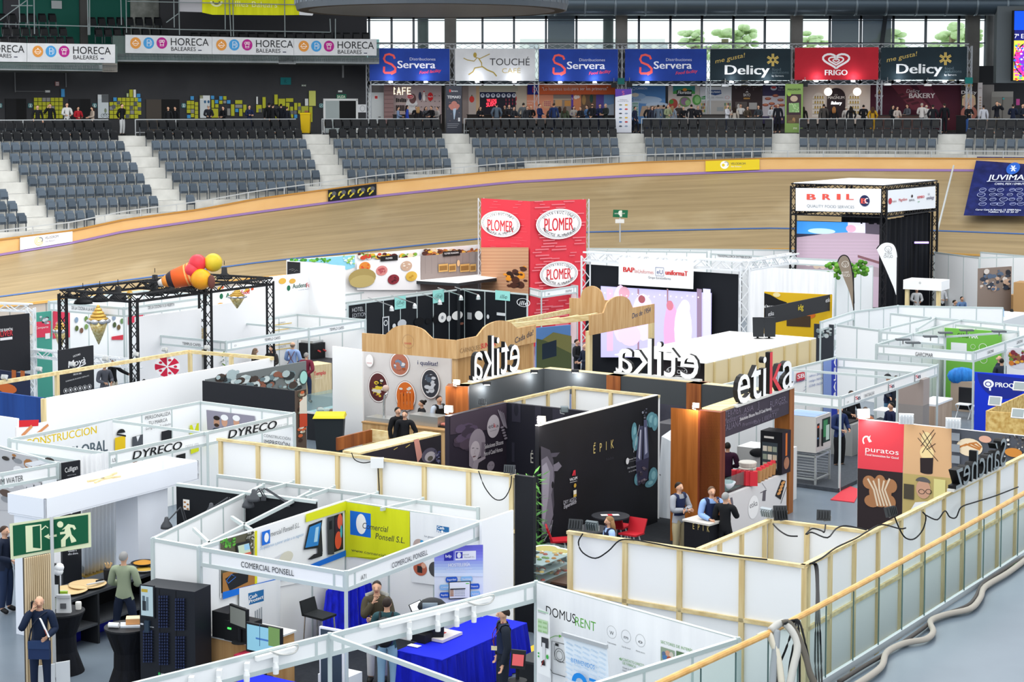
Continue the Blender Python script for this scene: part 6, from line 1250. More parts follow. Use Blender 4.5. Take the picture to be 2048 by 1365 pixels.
g.q([(270,800),(895,640),(895,960),(270,960)],mat('#eceef0',.8,kind='folds',h2='#e3e5e8',sc=1.5));g.t('CONSTRUCCION',200,862,62,590,'#e0c21a',.015);g.t('GLOBAL',540,955,92,320,'#54626c',.03)
g.t('PERSONALIZA',1155,640,28,205,'#4a4d50',0);g.t('TU MARCA',1182,682,28,152,'#4a4d50',0);g.t('Serigrafía  Bordado',1158,722,18,205,'#6a6d70')
g.q([(912,785),(995,765),(995,880),(912,900)],'#e3bf1c');g.e(960,748,34,34,'#1c1d20',a0=0,a1=180);g.q([(926,750),(998,762),(1000,776),(926,762)],'#1c1d20');g.q([(1050,778),(1135,755),(1135,850),(1050,865)],'#4a4e55');g.q([(1082,772),(1112,764),(1092,815)],'#e9ebee');g.q([(1283,735),(1365,715),(1365,800),(1283,820)],'#1f2126');g.q([(1510,685),(1582,665),(1582,890),(1518,915)],'#d8e026');g.q([(1528,680),(1565,672),(1545,730)],'#e9ebee');g.line([(1515,760),(1582,745)],6,'#b9bcae');g.q([(1400,925),(1475,905),(1475,950),(1400,955)],'#1c1d20');g.q([(1165,985),(1300,950),(1305,985),(1170,1010)],'#e3bf1c')
g.mb.obj('wall_prints',t)
g=Gfx(pl[3,2],.03);g.q([(1657,560),(2044,610),(2044,730),(1665,720)],'#8f8c9c')
for x,y,c in((1740,655,'#b98d74'),(1803,650,'#c99a80'),(1898,655,'#c99a80')):g.e(x,y+6,24,38,c);g.q([(x-50,y+75),(x-20,y+48),(x+20,y+48),(x+50,y+75)],'#2f3a4c')
g.e(1740,625,26,18,'#241c1a');g.e(1740,682,20,14,'#3a2a24');g.e(1803,622,30,24,'#eceef0');g.e(1898,626,30,24,'#eceef0');tile(1,2);g.t('CONSTRUCCIÓN',70,775,22,210,'#6a6d72');g.t('IMPRESIÓN',72,832,36,205,'#3a3d42',.01);g.mb.obj('wall_prints',t)
# timber stand behind it: white outer wall, blue cloth end, pine top frame
tile(0,2)
p,wt=panel('partition_wall','long blank white outer wall with a pine end post, left middle','wall',368,470,2190,145,2.6,0,'#f4f5f6',None,.08)
m=MB();slab(m,p.shift(.01),-.1,0,0,2.6,.1,pinez);m.obj('end_post',wt)
pf,o=panel('partition_wall','outer wall end covered with blue cloth at the left edge','wall',-160,400,355,470,2.6,0,mat('#24498f',.8,kind='folds',h2='#1d3c7a',sc=2),None,.08)
fr_=thing('timber_structure','open pine timber frame rising behind the long white wall','frame',at_z(1510,95,0));a,b,c=at_z(-60,352,2.6),at_z(1512,95,2.6),at_z(2185,150,2.6)
for q0_,q1_ in((a,b),(b,c)):m=MB();m.bar(q0_,q1_,.1,.1,pine);m.obj('beam',fr_)
for x,y in((455,268),(1520,98),(1850,125)):q=at_z(x,y,2.6);m=MB();m.bar(Vec((q.x,q.y,0)),q,.1,.1,pinez,UA);m.obj('post',fr_)
for i,(x,y)in enumerate(((40,330),(315,265),(580,225),(845,180),(1090,145),(1320,105),(1660,90))):q=at_z(x,y,2.62);flood('small grey floodlight on the pine frame, %s from left'%ORD[i],q,(.3,.9,-.5),'#c9cccc',.2)
def moya(g):g.t('LICORS',585,140,14,58,'#d5d7da',.02,rot=8);g.t('Moyà',545,225,50,140,'#d9dbde',.02,it=.2,rot=6);g.line([(600,232),(685,190)],8,'#d9dbde');g.t('DES DE 1890',585,285,13,65,'#d5d7da',.02);g.t('ELABORADORS DE LICORS I DESTIL·LATS',525,338,10,188,'#c9ccd0',.01,rot=4);[g.e(523+38*i,408-6.5*i,17,20,'#d9dbde',18,.1)for i in range(6)];[g.r(517+38*i,400-6.5*i,529+38*i,416-6.5*i,'#d9dbde')for i in range(6)]
panel('stand_panel','tall black panel with white handwritten liqueur name on the left','panel',470,85,748,45,3,0,'#25272c',moya)
person('woman in black top and beige trousers with dark red beret pointing right',hp(905,138,1.7),70,('reach','down','stand'),'#17181b','#cfc6b4','#4a1c26','cap',h=1.7);person('person in grey behind the woman with the beret',hp(835,180,1.72),40,'front','#5a5d66','#3a4458','#2a1d17','short',h=1.72);person('dark haired man in black suit seated behind the long white wall',hp(1115,258,1.35),-40,('front','front','sit'),'#17181c','#17181c','#15110f','short',h=1.85)
q=at_z(1338,808,0);pw2=Pl(q-Vec((1,0,0)),q+Vec((1,0,0)));w=thing('prize_wheel','red and white prize wheel on a stand behind the long white wall','wheel',q);g=Gfx(pw2);g.e(1338,215,102,84,'#e9e6e8',32)
for k in range(5):
 a0=72*k+20;pts=[(1338,215)]+[(1338+100*math.cos(R_(a0+9*i)),215-82*math.sin(R_(a0+9*i)))for i in range(5)];g.q(pts,'#c2203f');g.e(1338+66*math.cos(R_(a0+52)),215-54*math.sin(R_(a0+52)),14,10,'#c2203f')
g.e(1338,215,12,10,'#e9e6e8');g.done(w,'wheel_disc');m=MB();m.tube([q,pw2 .at(1338,215,-.03)],.03,'#9a9d9f');m.obj('stand',w)
m=MB();k=at_z(1640,225,1);gbox(m,Vec((k.x,k.y,0)),1.4,.6,1,'#1c1e26');m.obj('counter',None,'dark counter right of the prize wheel','counter')
t=thing('potted_plant','leafy green plant right of the dark counter by the prize wheel','plant',at_z(1760,280,0));m=MB();rd=random.Random(1);k=at_z(1760,175,1.3)
for i in range(26):d_=Vec((rd.uniform(-1,1),rd.uniform(-1,1),rd.uniform(-.4,1)));m.poly([k,k+d_*.25+Vec((.05,0,0)),k+d_*.5,k+d_*.25-Vec((.05,0,0))],['#5d7a35','#48662a','#7a9446'][i%3])
m.obj('leaves',t);m=MB();kk=at_z(1760,280,0);m.lathe((k.x,k.y,0),[(.2,0),(.25,.5),(.05,.52),(.04,1.3)],'#5a4a3a',12);m.obj('pot',t)
# black kitchen photo box
p,o=panel('stand_panel','wide black panel in front of the kitchen photograph wall','panel',1618,328,2048+320,410,2.6,0,'#1d1f25',None)
def pots(g):photo(g,1700,235,2450,420,['#6b7f86','#c9d6d8','#2d3336','#8a5a4a','#a9bcc0','#443a36'],70,3,14,46);g.e(2420,300,34,60,'#9fd4d0');g.e(2420,300,34,60,'#39494a',ring=.15)
panel('photo_panel','photo wall of pots and jugs above the wide black panel','panel',1650,318,2450,170,2.62,1.2,'#6f7678',pots)
def strip_(g):tile(1,2);photo(g,325,400,400,840,['#b9a58c','#3a2a24','#c2603a','#d8d0c0','#54584a'],40,5,8,20);g.r(342,595,404,690,'#b9452a');g.q([(342,500),(400,440),(402,590),(342,590)],'#d5cfc0');tile(0,2)
panel('photo_panel','narrow food photo strip at the right end of the wide black panel','panel',2370,411,2450,395,2.6,0,'#54463c',strip_)
# coffee stand
view(290,600,4.551)
tf=lambda g:g.t('TEMPLO CAFES',343,408,24,165,'#3a3e42',.004);tf2=lambda g:(g.t('C1',810,425,14,18,'#3a3e42'),g.t('TEMPLO CAFES',1086,378,24,143,'#3a3e42',.004),g.t('TEMPLO CAFES',1678,284,24,130,'#3a3e42',.004))
t,P,pl=booth('white coffee booth with pale slatted wall prints and three-part name fascia',[(98,318),(738,378),(2005,178),(1388,128),(868,208),(1492,260)],walls=[(0,3),(3,2)],fascias=[(0,1,tf),(1,2,tf2)],posts=[0,1,2,5],rails=[(4,5)])
sl=mat('#d9c9a4',.7,kind='woodz',h2='#c4b087',sc=14);g=Gfx(pl[0,3],.03);g.q([(355,285),(580,250),(580,520),(355,520)],sl);g.q([(810,215),(1088,170),(1088,520),(810,520)],sl);g.t('ucc',408,338,42,108,'#f4f2ea',.03);g.q([(936,230),(962,226),(956,284),(944,286)],'#d11f3f');g.e(950,292,8,6,'#d11f3f');g.t('Templo',905,328,26,92,'#d11f3f',.02);[g.line([(x,y),(x+165,y-22)],6,'#d9b52a')for x,y in((1165,232),(1165,280),(1165,415),(1165,458))];g.t('KIMO',1210,218,12,60,'#6a6d72');g.t('CARLETTI',1210,440,18,66,'#8a8d92');g.t('GUARANTEED QUALITY',835,478,16,240,'#c84a4a',.01);g.mb.obj('wall_prints',t)
person('brown haired woman with back turned in the coffee booth',hp(1005,440,1.66),120,'front','#2a2b30','#2a2b30','#6f5a48','long',h=1.66);person('smiling woman with long dark hair in the coffee booth',hp(1150,418,1.74),-30,'front','#34312f','#2a2b30','#1d1512','long',h=1.74);bl=person('bald man in light blue shirt with braces seen from behind at the coffee counter',hp(1345,382,1.84),165,('front','front','wide'),'#8fa8d4','#b9976a','#7a6a5c','bald',h=1.84)
m=MB()
for s in(-1,1):m.tube([local(bl,s*.12,.17,1.02),local(bl,0,.185,1.22),local(bl,-s*.11,.13,1.45)],.012,'#6a3a34',5)
m.obj('braces',None,'brown braces crossing the back of the light blue shirt','braces');person('grey haired man in burgundy shirt with hands behind his back',hp(1468,478,1.74),165,'back','#6f2436','#24304a','#8a8784','short',h=1.74)
m=MB();k=at_z(1385,560,1);gbox(m,Vec((k.x,k.y,0)),1.3,2.4,1,'#2a2a2e');m.obj('counter',None,'coffee machine counter beside the light blue shirt man','counter');m=MB();k=at_z(1400,530,1);gbox(m,k,.7,1.1,.55,'#1b1c1f');gbox(m,k+UA*.05+UB*.06+Z*.56,.55,.9,.08,chrome);o=m.obj('coffee_machine',None,'black espresso machine on the coffee counter','machine');[MB().tube([k+UA*.72+UB*(.2+.3*i)+Z*.3,k+UA*.85+UB*(.2+.3*i)+Z*.26],.03,'#a83a3a').obj('handle',o)for i in range(3)]
pc_,_=panel('slatted_counter','slatted wooden counter with red word at the right of the coffee booth','counter',1545,598,1700,578,1.05,0,sl,lambda g:(g.t('Templo',1535,692,36,110,'#d11f3f',.02),g.t('powered by UCC',1545,725,14,66,'#efe8d8')),.8)
# vegetable stand and partitions behind, inflatable ice cream on black truss
tile(0,1)
hu=lambda g:(g.t('B1',470,1098,18,14,'#4a4e52'),g.t('DE LA COCINA A LA HUERTA',576,1115,26,212,'#4a4e52',.004));hu2=lambda g:g.t('DE LA COCINA A LA HUERTA',1184,1115,24,212,'#4a4e52',.004)
t,P,pl=booth('white vegetable booth with red and teal posters under the black truss',[(392,1052),(990,1102),(1735,1005),(1150,962)],walls=[(0,3),(3,2)],fascias=[(0,1,hu),(1,2,hu2)],posts=[0,1,2],z=3.3)
g=Gfx(pl[0,3],.03);g.q([(420,1130),(555,1120),(555,1340),(420,1350)],'#d8405a');[g.e(x,y,14,22,c)for x,y,c in((608,1200,'#8aa0b8'),(685,1192,'#6a8a4a'),(610,1268,'#5a6a3a'),(648,1285,'#7a5a4a'),(686,1255,'#7a9a5a'),(908,1182,'#8a9ab0'),(912,1240,'#4a5a3a'),(945,1260,'#6a5a3a'),(972,1210,'#6a8a5a'))];g.q([(1020,1155),(1140,1135),(1140,1190),(1020,1240)],'#d8405a');g.q([(888,1335),(980,1320),(980,1360),(888,1360)],'#d03a4a');g.t('Cocina',440,1240,22,90,'#f0e4e4',.01);g.mb.obj('wall_prints',t)
panel('poster_board','teal and red poster board left of the black truss','sign',268,1145,412,1130,3,0,'#4a9a8a',lambda g:(g.q([(278,1218),(405,1208),(405,1335),(278,1345)],'#d8405a'),photo(g,312,1165,395,1240,['#3a3d42','#c9cdd2','#8a8d92'],12,2,8,18),g.t('Comparte',285,1275,18,100,'#f2e6e6',.01),g.r(360,1310,398,1350,'#e9e9ea')))
pz=4.2;A_,B_2,C_,D_=at_z(500,990,pz),at_z(1068,1028,pz),at_z(2160,892,pz),at_z(1085,908,pz)
D2=A_+(C_-B_2);tt=thing('lighting_truss','black truss frame carrying the inflatable ice cream, left middle','truss',A_-Z*pz);bk_='#1c1d20'
mid1,mid2=B_2 .lerp(C_,.52),A_.lerp(D2,.52)
for a,b in((A_,B_2),(B_2,C_),(C_,D2),(D2,A_),(mid1,mid2)):m=MB();truss(m,a,b,.22,bk_,.022,.3);m.obj('beam',tt)
for a in(A_,B_2,C_,D2,mid1):m=MB();truss(m,Vec((a.x,a.y,0)),a,.22,bk_,.022,.3);m.obj('post',tt)
for i,(x,y)in enumerate(((665,1045),(800,1028),(945,1012),(1240,980),(1360,962),(1500,945),(1240,915),(1795,850))):
 q=at_z(x,y,3.95);t=thing('dome_lamp','black dome lamp hanging on the black truss, %s one'%ORD[i],'lamp',q);m=MB();m.smooth=True;m.lathe(q-Z*.1,[(.3,0),(.26,.09),(.11,.2),(.09,.42),(.01,.43)],'#17181b',18);m.obj('shade',t);m=MB();m.tube([q+Z*.4,q+Z*.55],.012,'#17181b',5);m.obj('cord',t)
ic=thing('inflatable_ice_cream','large inflatable ice cream cone with red and yellow scoops lying on the black truss','inflatable',at_z(1450,870,4.3));dd=at_z(1450,870,1).y;dd=mid1 .y-.3
I=lambda x,y,o=0:at_y(x,y,dd)-Vec((0,o,0));kx=dd/FPX/4
a,b=I(1285,905),I(1570,822);L_=(b-a).length;ax=(b-a)
def cone(c,t0,t1,r0,r1):m=MB();m.smooth=True;m.lathe(a,[(r0*kx,t0*L_),((r0+r1)/2*kx*1.02,(t0+t1)/2*L_),(r1*kx,t1*L_)],c,20,ax);return m
cone('#c9c4c0',-.06,.06,22,34).obj('tip',ic);cone('#e08a3a',.06,.2,34,54).obj('cone_band',ic);cone('#32262c',.2,.36,54,74).obj('cone_band',ic);o=cone('#e9652c',.36,1.05,74,100).obj('cone',ic)
m=MB()
for i in range(6):
 t_=.42+.1*i;r_=(72+45*(t_-.36))*kx*1.01
 m.lathe(a,[(r_,t_*L_),(r_+.01,(t_+.05)*L_)],'#f0b06a',20,ax)
m.obj('wafer_lines',ic)
for x,y,r,c,o_ in((1585,745,72,'#e0404c',.1),(1545,800,60,'#dd4450',.2),(1705,742,75,'#d9c13a',0),(1622,868,84,'#e6b822',.3)):m=MB();m.smooth=True;m.ball(I(x,y,o_),r*kx,r*kx,r*kx,mat(c,.35,kind='noise',h2={'#e0404c':'#d0303c','#dd4450':'#cf3844','#d9c13a':'#c2a828','#e6b822':'#e08a2a'}[c],sc=1.2),18,12);m.obj('scoop',ic)
m=MB();m.smooth=True;m.ball(I(1712,885,.5),30*kx,20*kx,58*kx,'#6a4038',12,8);m.obj('biscuit',ic)
def gold_cone(label,x,y0,y1,z,w):
 p=at_z(x,y0,z);k=p.y/FPX/_V[2];H=(y1-y0)*k;r=w*k*1.15;t=thing('ice_cream_figure',label,'figure',(p.x,p.y,p.z-H));b=p-Z*H
 m=MB();m.smooth=True;m.lathe(b,[(.02,0),(r*.5,H*.3),(r*.85,H*.58)],mat('#b49a52',.3,.5,kind='noise',h2='#e4d9a8',sc=14),16);m.obj('cone',t);m=MB();m.smooth=True
 for i in range(7):m.ball(b+Vec((math.cos(i*.9)*r*.7,math.sin(i*.9)*r*.7,H*.6)),r*.4,r*.4,H*.07,mat('#b9bcc2',.25,.6),8,6)
 m.obj('collar',t);m=MB();m.smooth=True
 for i in range(5):m.lathe(b+Z*H*(.63+.075*i),[(r*(.85-.18*i),0),(r*(.9-.18*i),H*.03),(r*(.6-.13*i),H*.085)],mat('#c9a04a',.3,.5),14)
 m.obj('soft_ice',t)
for q in((785,1085,1400,3.35,80,'golden ice cream figure standing in front of the vegetable booth'),(480,1190,1440,3.05,52,'smaller golden ice cream figure left of the tall one'),(1895,955,1110,3.95,66,'golden ice cream figure above the white wall on the right of the truss'),(1036,945,1060,3.9,26,'small golden ice cream figure behind the truss post')):gold_cone(q[5],*q[:5])
panel('partition_wall','blank white partition between the black truss and the coffee booth','wall',1085,1180,1610,1110,3.2,0,'#f2f3f5');panel('partition_wall','second blank white partition right of the truss post','wall',1660,1090,2048+90,1020,3.3,0,'#f2f3f5')
def aud(g):g.e(1770,1012,14,22,'#1f6a4a');g.t('Au',1806,1022,34,54,'#1f6a4a',.03);g.t('Food',1930,1000,34,64,'#c8323a',.03);photo(g,1730,920,2030,990,['#e09a3a','#c9502a','#d8b04a'],12,3,10,18);g.e(1760,1078,26,14,'#e0a03a')
panel('partition_wall','food company back wall left part behind the golden figure','wall',1700,960,2120,900,3.6,0,'#f4f5f6',aud)
# trussed liquor stand at the left edge
p,o=panel('stand_panel','black panel with red and white lettering on white truss at the left edge','panel',-60,1178,236,1148,3.2,1.3,'#26272c',lambda g:(g.t('DE RAMÓN',2,1298,24,98,'#e4e4e6',.02),g.t('OLIVER',-32,1340,44,134,'#d0404a',.02),g.r(0,1346,98,1356,'#e4e4e6')))
wt_=thing('lighting_truss','white truss frame holding the black liquor panel at the left edge','truss',at_z(240,1148,0));c1_,c2_=at_z(245,1105,3.35),at_z(-90,1092,3.35)
for a,b in((c1_,c2_),(c1_,Vec((c1_.x,c1_.y,0))),(c1_-Z*1.5,c1_-Z*1.5+UA*5)):m=MB();truss(m,a,b,.24,'#dfe3e6',.024,.34);m.obj('beam',wt_)
# water company stand, far left
tile(0,2);p,o=panel('stand_panel','small black panel with white handwritten name above the white portal','panel',498,988,642,964,2.5,1.4,'#1d1f25',lambda g:(g.t('Culligan',520,1065,38,102,'#e9eaec',.01,rot=5),g.t('PREMIUM WATER',538,1092,8,70,'#a9acb2')));mb=MB();ca,cb=at_z(642,925,2.55),at_z(868,900,2.55);drape(mb,[ca,cb],[ca-Z*2.5,cb-Z*2.5],white_cloth,6,.05,36);mb.obj('curtain',None,'white curtain hanging beside the small black handwritten panel','curtain')
t,P,pl=booth('grey framed water company booth at the left edge',[(-200,795),(465,985),(-60,1078)],walls=[(0,1)],fascias=[(2,1,lambda g:g.t('PREMIUM WATER',-130,1185,46,318,'#3a3e42',.004))],posts=[1])
def rest_(g):g.q([(-100,850),(455,985),(455,1365),(-100,1365)],'#b9b9bc');photo(g,0,900,450,1330,['#8a8d92','#3a3430','#c9c9cc','#a5703f','#5a4a42','#e2e2e4'],40,8,14,50);g.q([(210,985),(330,962),(395,985),(270,1015)],'#e4e6ea');[g.line([(205+60*i,1240-16*i),(222+60*i,1175-16*i)],6,'#2a2524')for i in range(4)]
panel('photo_wall','large photo wall of a restaurant at the left edge','panel',-100,855,470,985,2.48,0,'#c0c0c3',rest_)
panel('photo_panel','red and white print panel left of the workwear booth','panel',130,700,390,655,2.45,0,'#e9e6e6',lambda g:(g.q([(150,645),(310,640),(305,690),(150,700)],'#c8252f'),g.line([(175,770),(255,690)],26,'#cf8a5a'),g.line([(300,750),(385,680)],22,'#cf8a5a')))
panel('partition_wall','pale partition at the left edge below the blue cloth','wall',-120,595,140,632,2.5,0,white)
photo_p,_=panel('photo_panel','orange and dark photo panel behind the pine frame at the left edge','panel',-60,235,230,275,2.4,0,'#1d2540',lambda g:(g.e(60,390,75,40,'#c2622a'),g.q([(95,240),(130,245),(130,320),(95,315)],'#a85a2a'),g.q([(165,245),(200,250),(200,330),(165,325)],'#a85a2a')))
# ================================================================ centre of the infield
tile(1,2)
# long timber backed wall in front
ta,tw=timber('long white timber backed wall with pine studs across the middle',-315,787,2070,1082,3,[-290,8,325,645,985,1340,1695,2040],0,(1.9,))
pe=Pl(ta.b,ta.b+UA*.42);m=MB();slab(m,pe,0,.42,0,3,.1,'#1b1d23');m.obj('end_board',tw)
m=MB();q=ta.at(970,985,.06);m.box(q.x-.13,q.y-.05,q.z-.1,q.x+.13,q.y+.05,q.z+.1,'#e4e7e9');m.obj('junction_box',None,'white junction box on the long timber wall','box')
CB='#1b1c1f'
wire('cable','black cable on the long timber wall dropping from the junction box',[ta.at(975,1010,.06),ta.at(980,1100,.07),ta.at(985,1200,.07),ta.at(985,1330,.07)],.012,CB);wire('cable','black cable looping from the top plate into the junction box',[ta.at(765,905,.08),ta.at(790,960,.1),ta.at(860,985,.1),ta.at(950,970,.1)],.011,CB)
wire('cable','black cable hanging in a deep loop at the right end of the long timber wall',[ta.at(1780,1050,.07),ta.at(1830,1180,.08),ta.at(1910,1275,.08),ta.at(1985,1270,.08),ta.at(2035,1180,.08),ta.at(2045,1090,.08)],.011,CB)
flood('grey floodlight at the right end of the long timber wall',ta.at(2030,1078,.05),(.2,.9,-.3),'#4a4e52',.26)
# aluminium frames in front of it (storage corridor)
t,P,pl=booth('row of empty white shell scheme cells in front of the long timber wall',[(-310,1078),(1775,1345),(1335,1268),(970,1220),(625,1172),(298,1130),(1000,1345),(700,1290),(400,1250),(95,1190)],walls=[(0,1)],posts=[1,2,3,4,5],rails=[(2,6),(3,7),(4,8),(5,9)])
# kitchen surround with oyster print (low), woman print, storage cube and large epicure wall
p,o=panel('partition_wall','dark oyster print wall with pine top edge left of the portrait wall','wall',830,920,1482,762,2.3,0,'#26222b',lambda g:(g.q([(1260,800),(1300,790),(1330,930),(1290,985)],'#c98f84'),g.e(1385,925,62,60,'#5a5668'),g.e(1390,935,42,40,'#b9b4bc'),g.e(1392,950,22,20,'#5f5a52'),[g.line([(1100,880),(1130,862)],6,'#b9a35a'),g.line([(1195,862),(1230,838)],6,'#b9a35a')],photo(g,1420,880,1478,990,['#4a4a7a','#2f2f55','#7d7d9a'],14,2,5,14)));m=MB();slab(m,p.shift(0),0,p.len,2.3,2.34,.5,pine);slab(m,p.shift(-.46),0,p.len,1.6,2.3,.04,pine);m.obj('pine_top',o)
m=MB();k=at_z(640,885,2);m.obox(k,UB*1.3,UA*.06,Z*.3,brownwood);m.obox(k+UB*1.3,UA*.5,UB*.05,Z*.3,pine);m.obj('timber_board',None,'brown board above the long timber wall','board')
def port(g):
 g.q([(1552,612),(2003,508),(2003,700),(1552,760)],'#453a46');photo(g,1560,640,1800,900,['#4a3d4a','#3d3340','#54465a'],16,6,24,60);g.e(1895,692,50,92,'#b3aab0',30);g.t('eti',1856,712,34,44,'#33303a',-.004);g.t('k',1900,704,34,18,'#c23a3a',0);g.t('a',1918,700,24,18,'#33303a',-.004);g.t('food solutions',1868,735,6,52,'#4a4650')
 H_,S_='#8d828c','#b5aab0'
 g.e(1765,830,66,118,H_);g.q([(1700,830),(1700,1010),(1730,1030),(1740,850)],H_);g.q([(1800,820),(1830,820),(1830,960),(1790,1000)],'#6f646f');g.e(1748,880,38,70,S_);g.q([(1715,900),(1780,905),(1760,975),(1735,975)],S_);g.q([(1735,970),(1830,930),(1830,1042),(1725,1030)],'#9a8f98');g.q([(1775,985),(1830,950),(1835,1045),(1765,1040)],'#2a252e')
 g.line([(1722,868),(1740,864)],4,'#3a333c');g.line([(1757,868),(1773,872)],4,'#3a333c');g.e(1740,934,14,5,'#6a4a52');g.line([(1748,880),(1740,912),(1750,915)],3,'#8a7f88');g.e(1872,1010,30,38,'#8f858f');g.line([(1855,1000),(1866,1006)],3,'#3a333c');g.line([(1880,1004),(1892,1000)],3,'#3a333c')
 for i in range(4):g.line([(1930+14*i,560+8*i),(1975+8*i,690+6*i)],10,'#8d8590')
 [g.e(1962+7*i,700+22*i,14,9,'#8a828c',8)for i in range(5)]
 for i,s in enumerate(('Soluciones Eficaces','Para el Canal Horeca')):g.t(s,1822-6*i,872+58*i,34,150,'#cfc9ce',.02,rot=0)
panel('partition_wall','dark purple wall with a smiling woman portrait and round pale logo','wall',1545,612,2008,503,3.05,0,'#2b2530',port,.12)
tile(2,2)
def ewall(g):g.t('É   P   I   K',150,985,80,230,'#b5b2a8',-.01);g.t('Cada bocado',148,1142,22,110,'#6f6d78',0);[g.r(x,y,x+w,y+h,'#2b2a36')for x,y,w,h in((0,512,70,150),(185,530,50,250),(325,550,90,120),(0,820,22,160))];g.e(35,560,18,50,'#1d1d27')
panel('partition_wall','dark wall with large faint letters behind the potted bamboo','wall',-45,504,640,578,3.05,0,'#1a1a24',ewall,.1)
cube=thing('timber_wall','white boarded storage cube with pine studs behind the large black print wall','wall',at_z(475,372,0));q0_,q1_,q2_=at_z(-40,490,3.05),at_z(475,374,3.05),at_z(1172,446,3.05)
for a,b,xs in((q0_,q1_,(100,295)),(q1_,q2_,(490,785,1060))):
 p=Pl(a,b);m=MB();slab(m,p.shift(-.05),0,p.len,0,3.05,.02,white);m.obj('board',cube);m=MB();slab(m,p,0,p.len,2.99,3.05,.09,pine);m.obj('top_plate',cube)
 for x in xs:u=(p.at(x,450)-p.org).dot(p.u);m=MB();slab(m,p,u-.045,u+.045,0,2.99,.05,pinez);m.obj('stud',cube)
def big(g):
 T,Dk='#5f93a0','#0f1016'
 g.t('É   P   I   K',650,912,68,164,'#c9b573',-.004);g.t('Nebia',752,970,24,60,'#34343f');g.line([(655,832),(668,825)],5,'#c9b573')
 for x,y,rx,ry in((1110,640,40,62),(1140,660,26,70),(975,740,22,80),(985,820,24,70),(1125,1090,36,70),(1000,1115,26,50),(1100,1150,40,30)):g.e(x,y,rx,ry,T,12);g.e(x+4,y-6,rx*.5,ry*.5,'#86b9c2',10)
 g.q([(1015,690),(1045,690),(1030,1150),(1000,1170),(985,980)],'#4a4c66');g.q([(1050,640),(1075,640),(1090,930),(1070,1120),(1045,1100)],'#565a78');g.q([(1020,720),(1030,720),(1020,960),(1005,940)],'#c2c4d6');g.q([(1055,700),(1068,700),(1078,900),(1060,920)],'#aeb2ca');g.q([(985,980),(1090,940),(1080,1120),(1010,1160)],'#33304a');g.line([(1015,680),(968,900)],6,'#cfd2da');g.line([(1078,640),(1125,840)],5,Dk);photo(g,1025,545,1080,640,['#3a3c4a','#55586a','#8a8d9c'],16,4,3,8);photo(g,985,1010,1080,1160,['#6a5f6a','#3a3440','#8f8a92'],16,5,6,16)
 g.e(914,970,12,26,'#d5d6da');g.t('Bermeo Tuna',926,965,13,58,'#d0d1d6',.01);g.line([(926,978),(984,962)],2,'#8a8b92');g.t('Más frescura',914,1035,14,70,'#b9bac2');g.t('en tu cocina',924,1062,14,60,'#b9bac2')
 g.q([(470,1085),(482,1045),(497,1040),(497,1085),(488,1085),(488,1060),(480,1088)],'#cf2f3d');g.t('VACUM',450,1132,22,60,'#e4e4e8',.03);g.line([(452,1142),(508,1128)],3,'#d0d0d5');g.e(493,1165,10,17,'#c29c3c');g.r(480,1205,504,1252,'#dcd8c8');g.r(480,1238,504,1252,'#c9a84a')
 g.t('DRY AGED',400,1318,30,102,'#b3b2ba',0);g.t('Experience',402,1352,32,100,'#b3b2ba',.03,it=.3,rot=4)
 b1_,b2_='#76707c','#9a94a0'
 g.q([(218,850),(290,880),(318,960),(330,1090),(318,1200),(325,1320),(300,1480),(260,1560),(222,1600)],'#4a4650');g.q([(222,960),(268,930),(318,1020),(322,1140),(300,1240),(318,1400),(280,1520),(226,1560)],b1_);g.q([(228,1010),(262,980),(290,1060),(278,1250),(250,1450),(230,1500)],b2_);g.q([(318,1000),(360,975),(385,1010),(350,1050),(322,1050)],b1_);g.q([(300,905),(370,900),(340,935),(300,940)],'#4f4a56');g.e(312,1160,9,28,'#131318');g.line([(300,1480),(270,1560),(240,1610)],12,b2_);g.line([(312,1440),(285,1590)],8,b2_)
bg_,o=panel('partition_wall','large black wall with a cow face and hanging fish print in the centre','wall',216,692,1170,446,3.1,0,mat('#17181f',.6,kind='noise',h2='#131419',sc=1),big,.1);m=MB();slab(m,bg_.shift(0),0,bg_.len,3.1,3.12,.1,'#e2e0d8');m.obj('top_trim',o)
flood('lit floodlight at the near top corner of the large black wall',bg_.at(235,676,.05),(-.3,-.9,-.2),'#d9d0c0',.22,True);flood('grey floodlight on the faint lettered wall',at_z(420,595,3.06),(0,-.9,-.4),'#6a7478',.22);tile(1,2);flood('lit floodlight at the near top corner of the portrait wall',at_z(1540,590,3.06),(-.4,-.9,-.2),'#d9d0c0',.24,True);flood('dark floodlight leaning on top of the portrait wall',at_z(1810,530,3.07),(.3,.9,-.3),'#5a5e62',.22)
# plant, red chairs, round tables, people in front of the big wall
tile(2,2);k=at_z(160,1888,0);t=thing('potted_plant','tall leafy bamboo plant at the near edge of the large black wall','plant',k);m=MB();rd=random.Random(4)
for i in range(110):
 h=rd.uniform(.5,2.2);a=rd.uniform(0,6.28);r=rd.uniform(.05,.2);c=k+Vec((math.cos(a)*r,math.sin(a)*r,h));d_=Vec((math.cos(a),math.sin(a),rd.uniform(-.6,.5)))*rd.uniform(.16,.3);s=d_.cross(Z).normalized()*.035;m.poly([c,c+d_*.5+s,c+d_,c+d_*.5-s],['#3f7a34','#57953f','#2f5f28'][i%3])
m.obj('leaves',t);m=MB();[m.tube([k+Vec((.06*i,0,.2)),k+Vec((.09*i,.03,2))],.02,'#5a7a3a',5)for i in(-1,0,1)];m.lathe(k,[(.16,0),(.2,.35),(.18,.36)],'#2a2b2e',12);m.obj('pot',t)
tile(2,3)
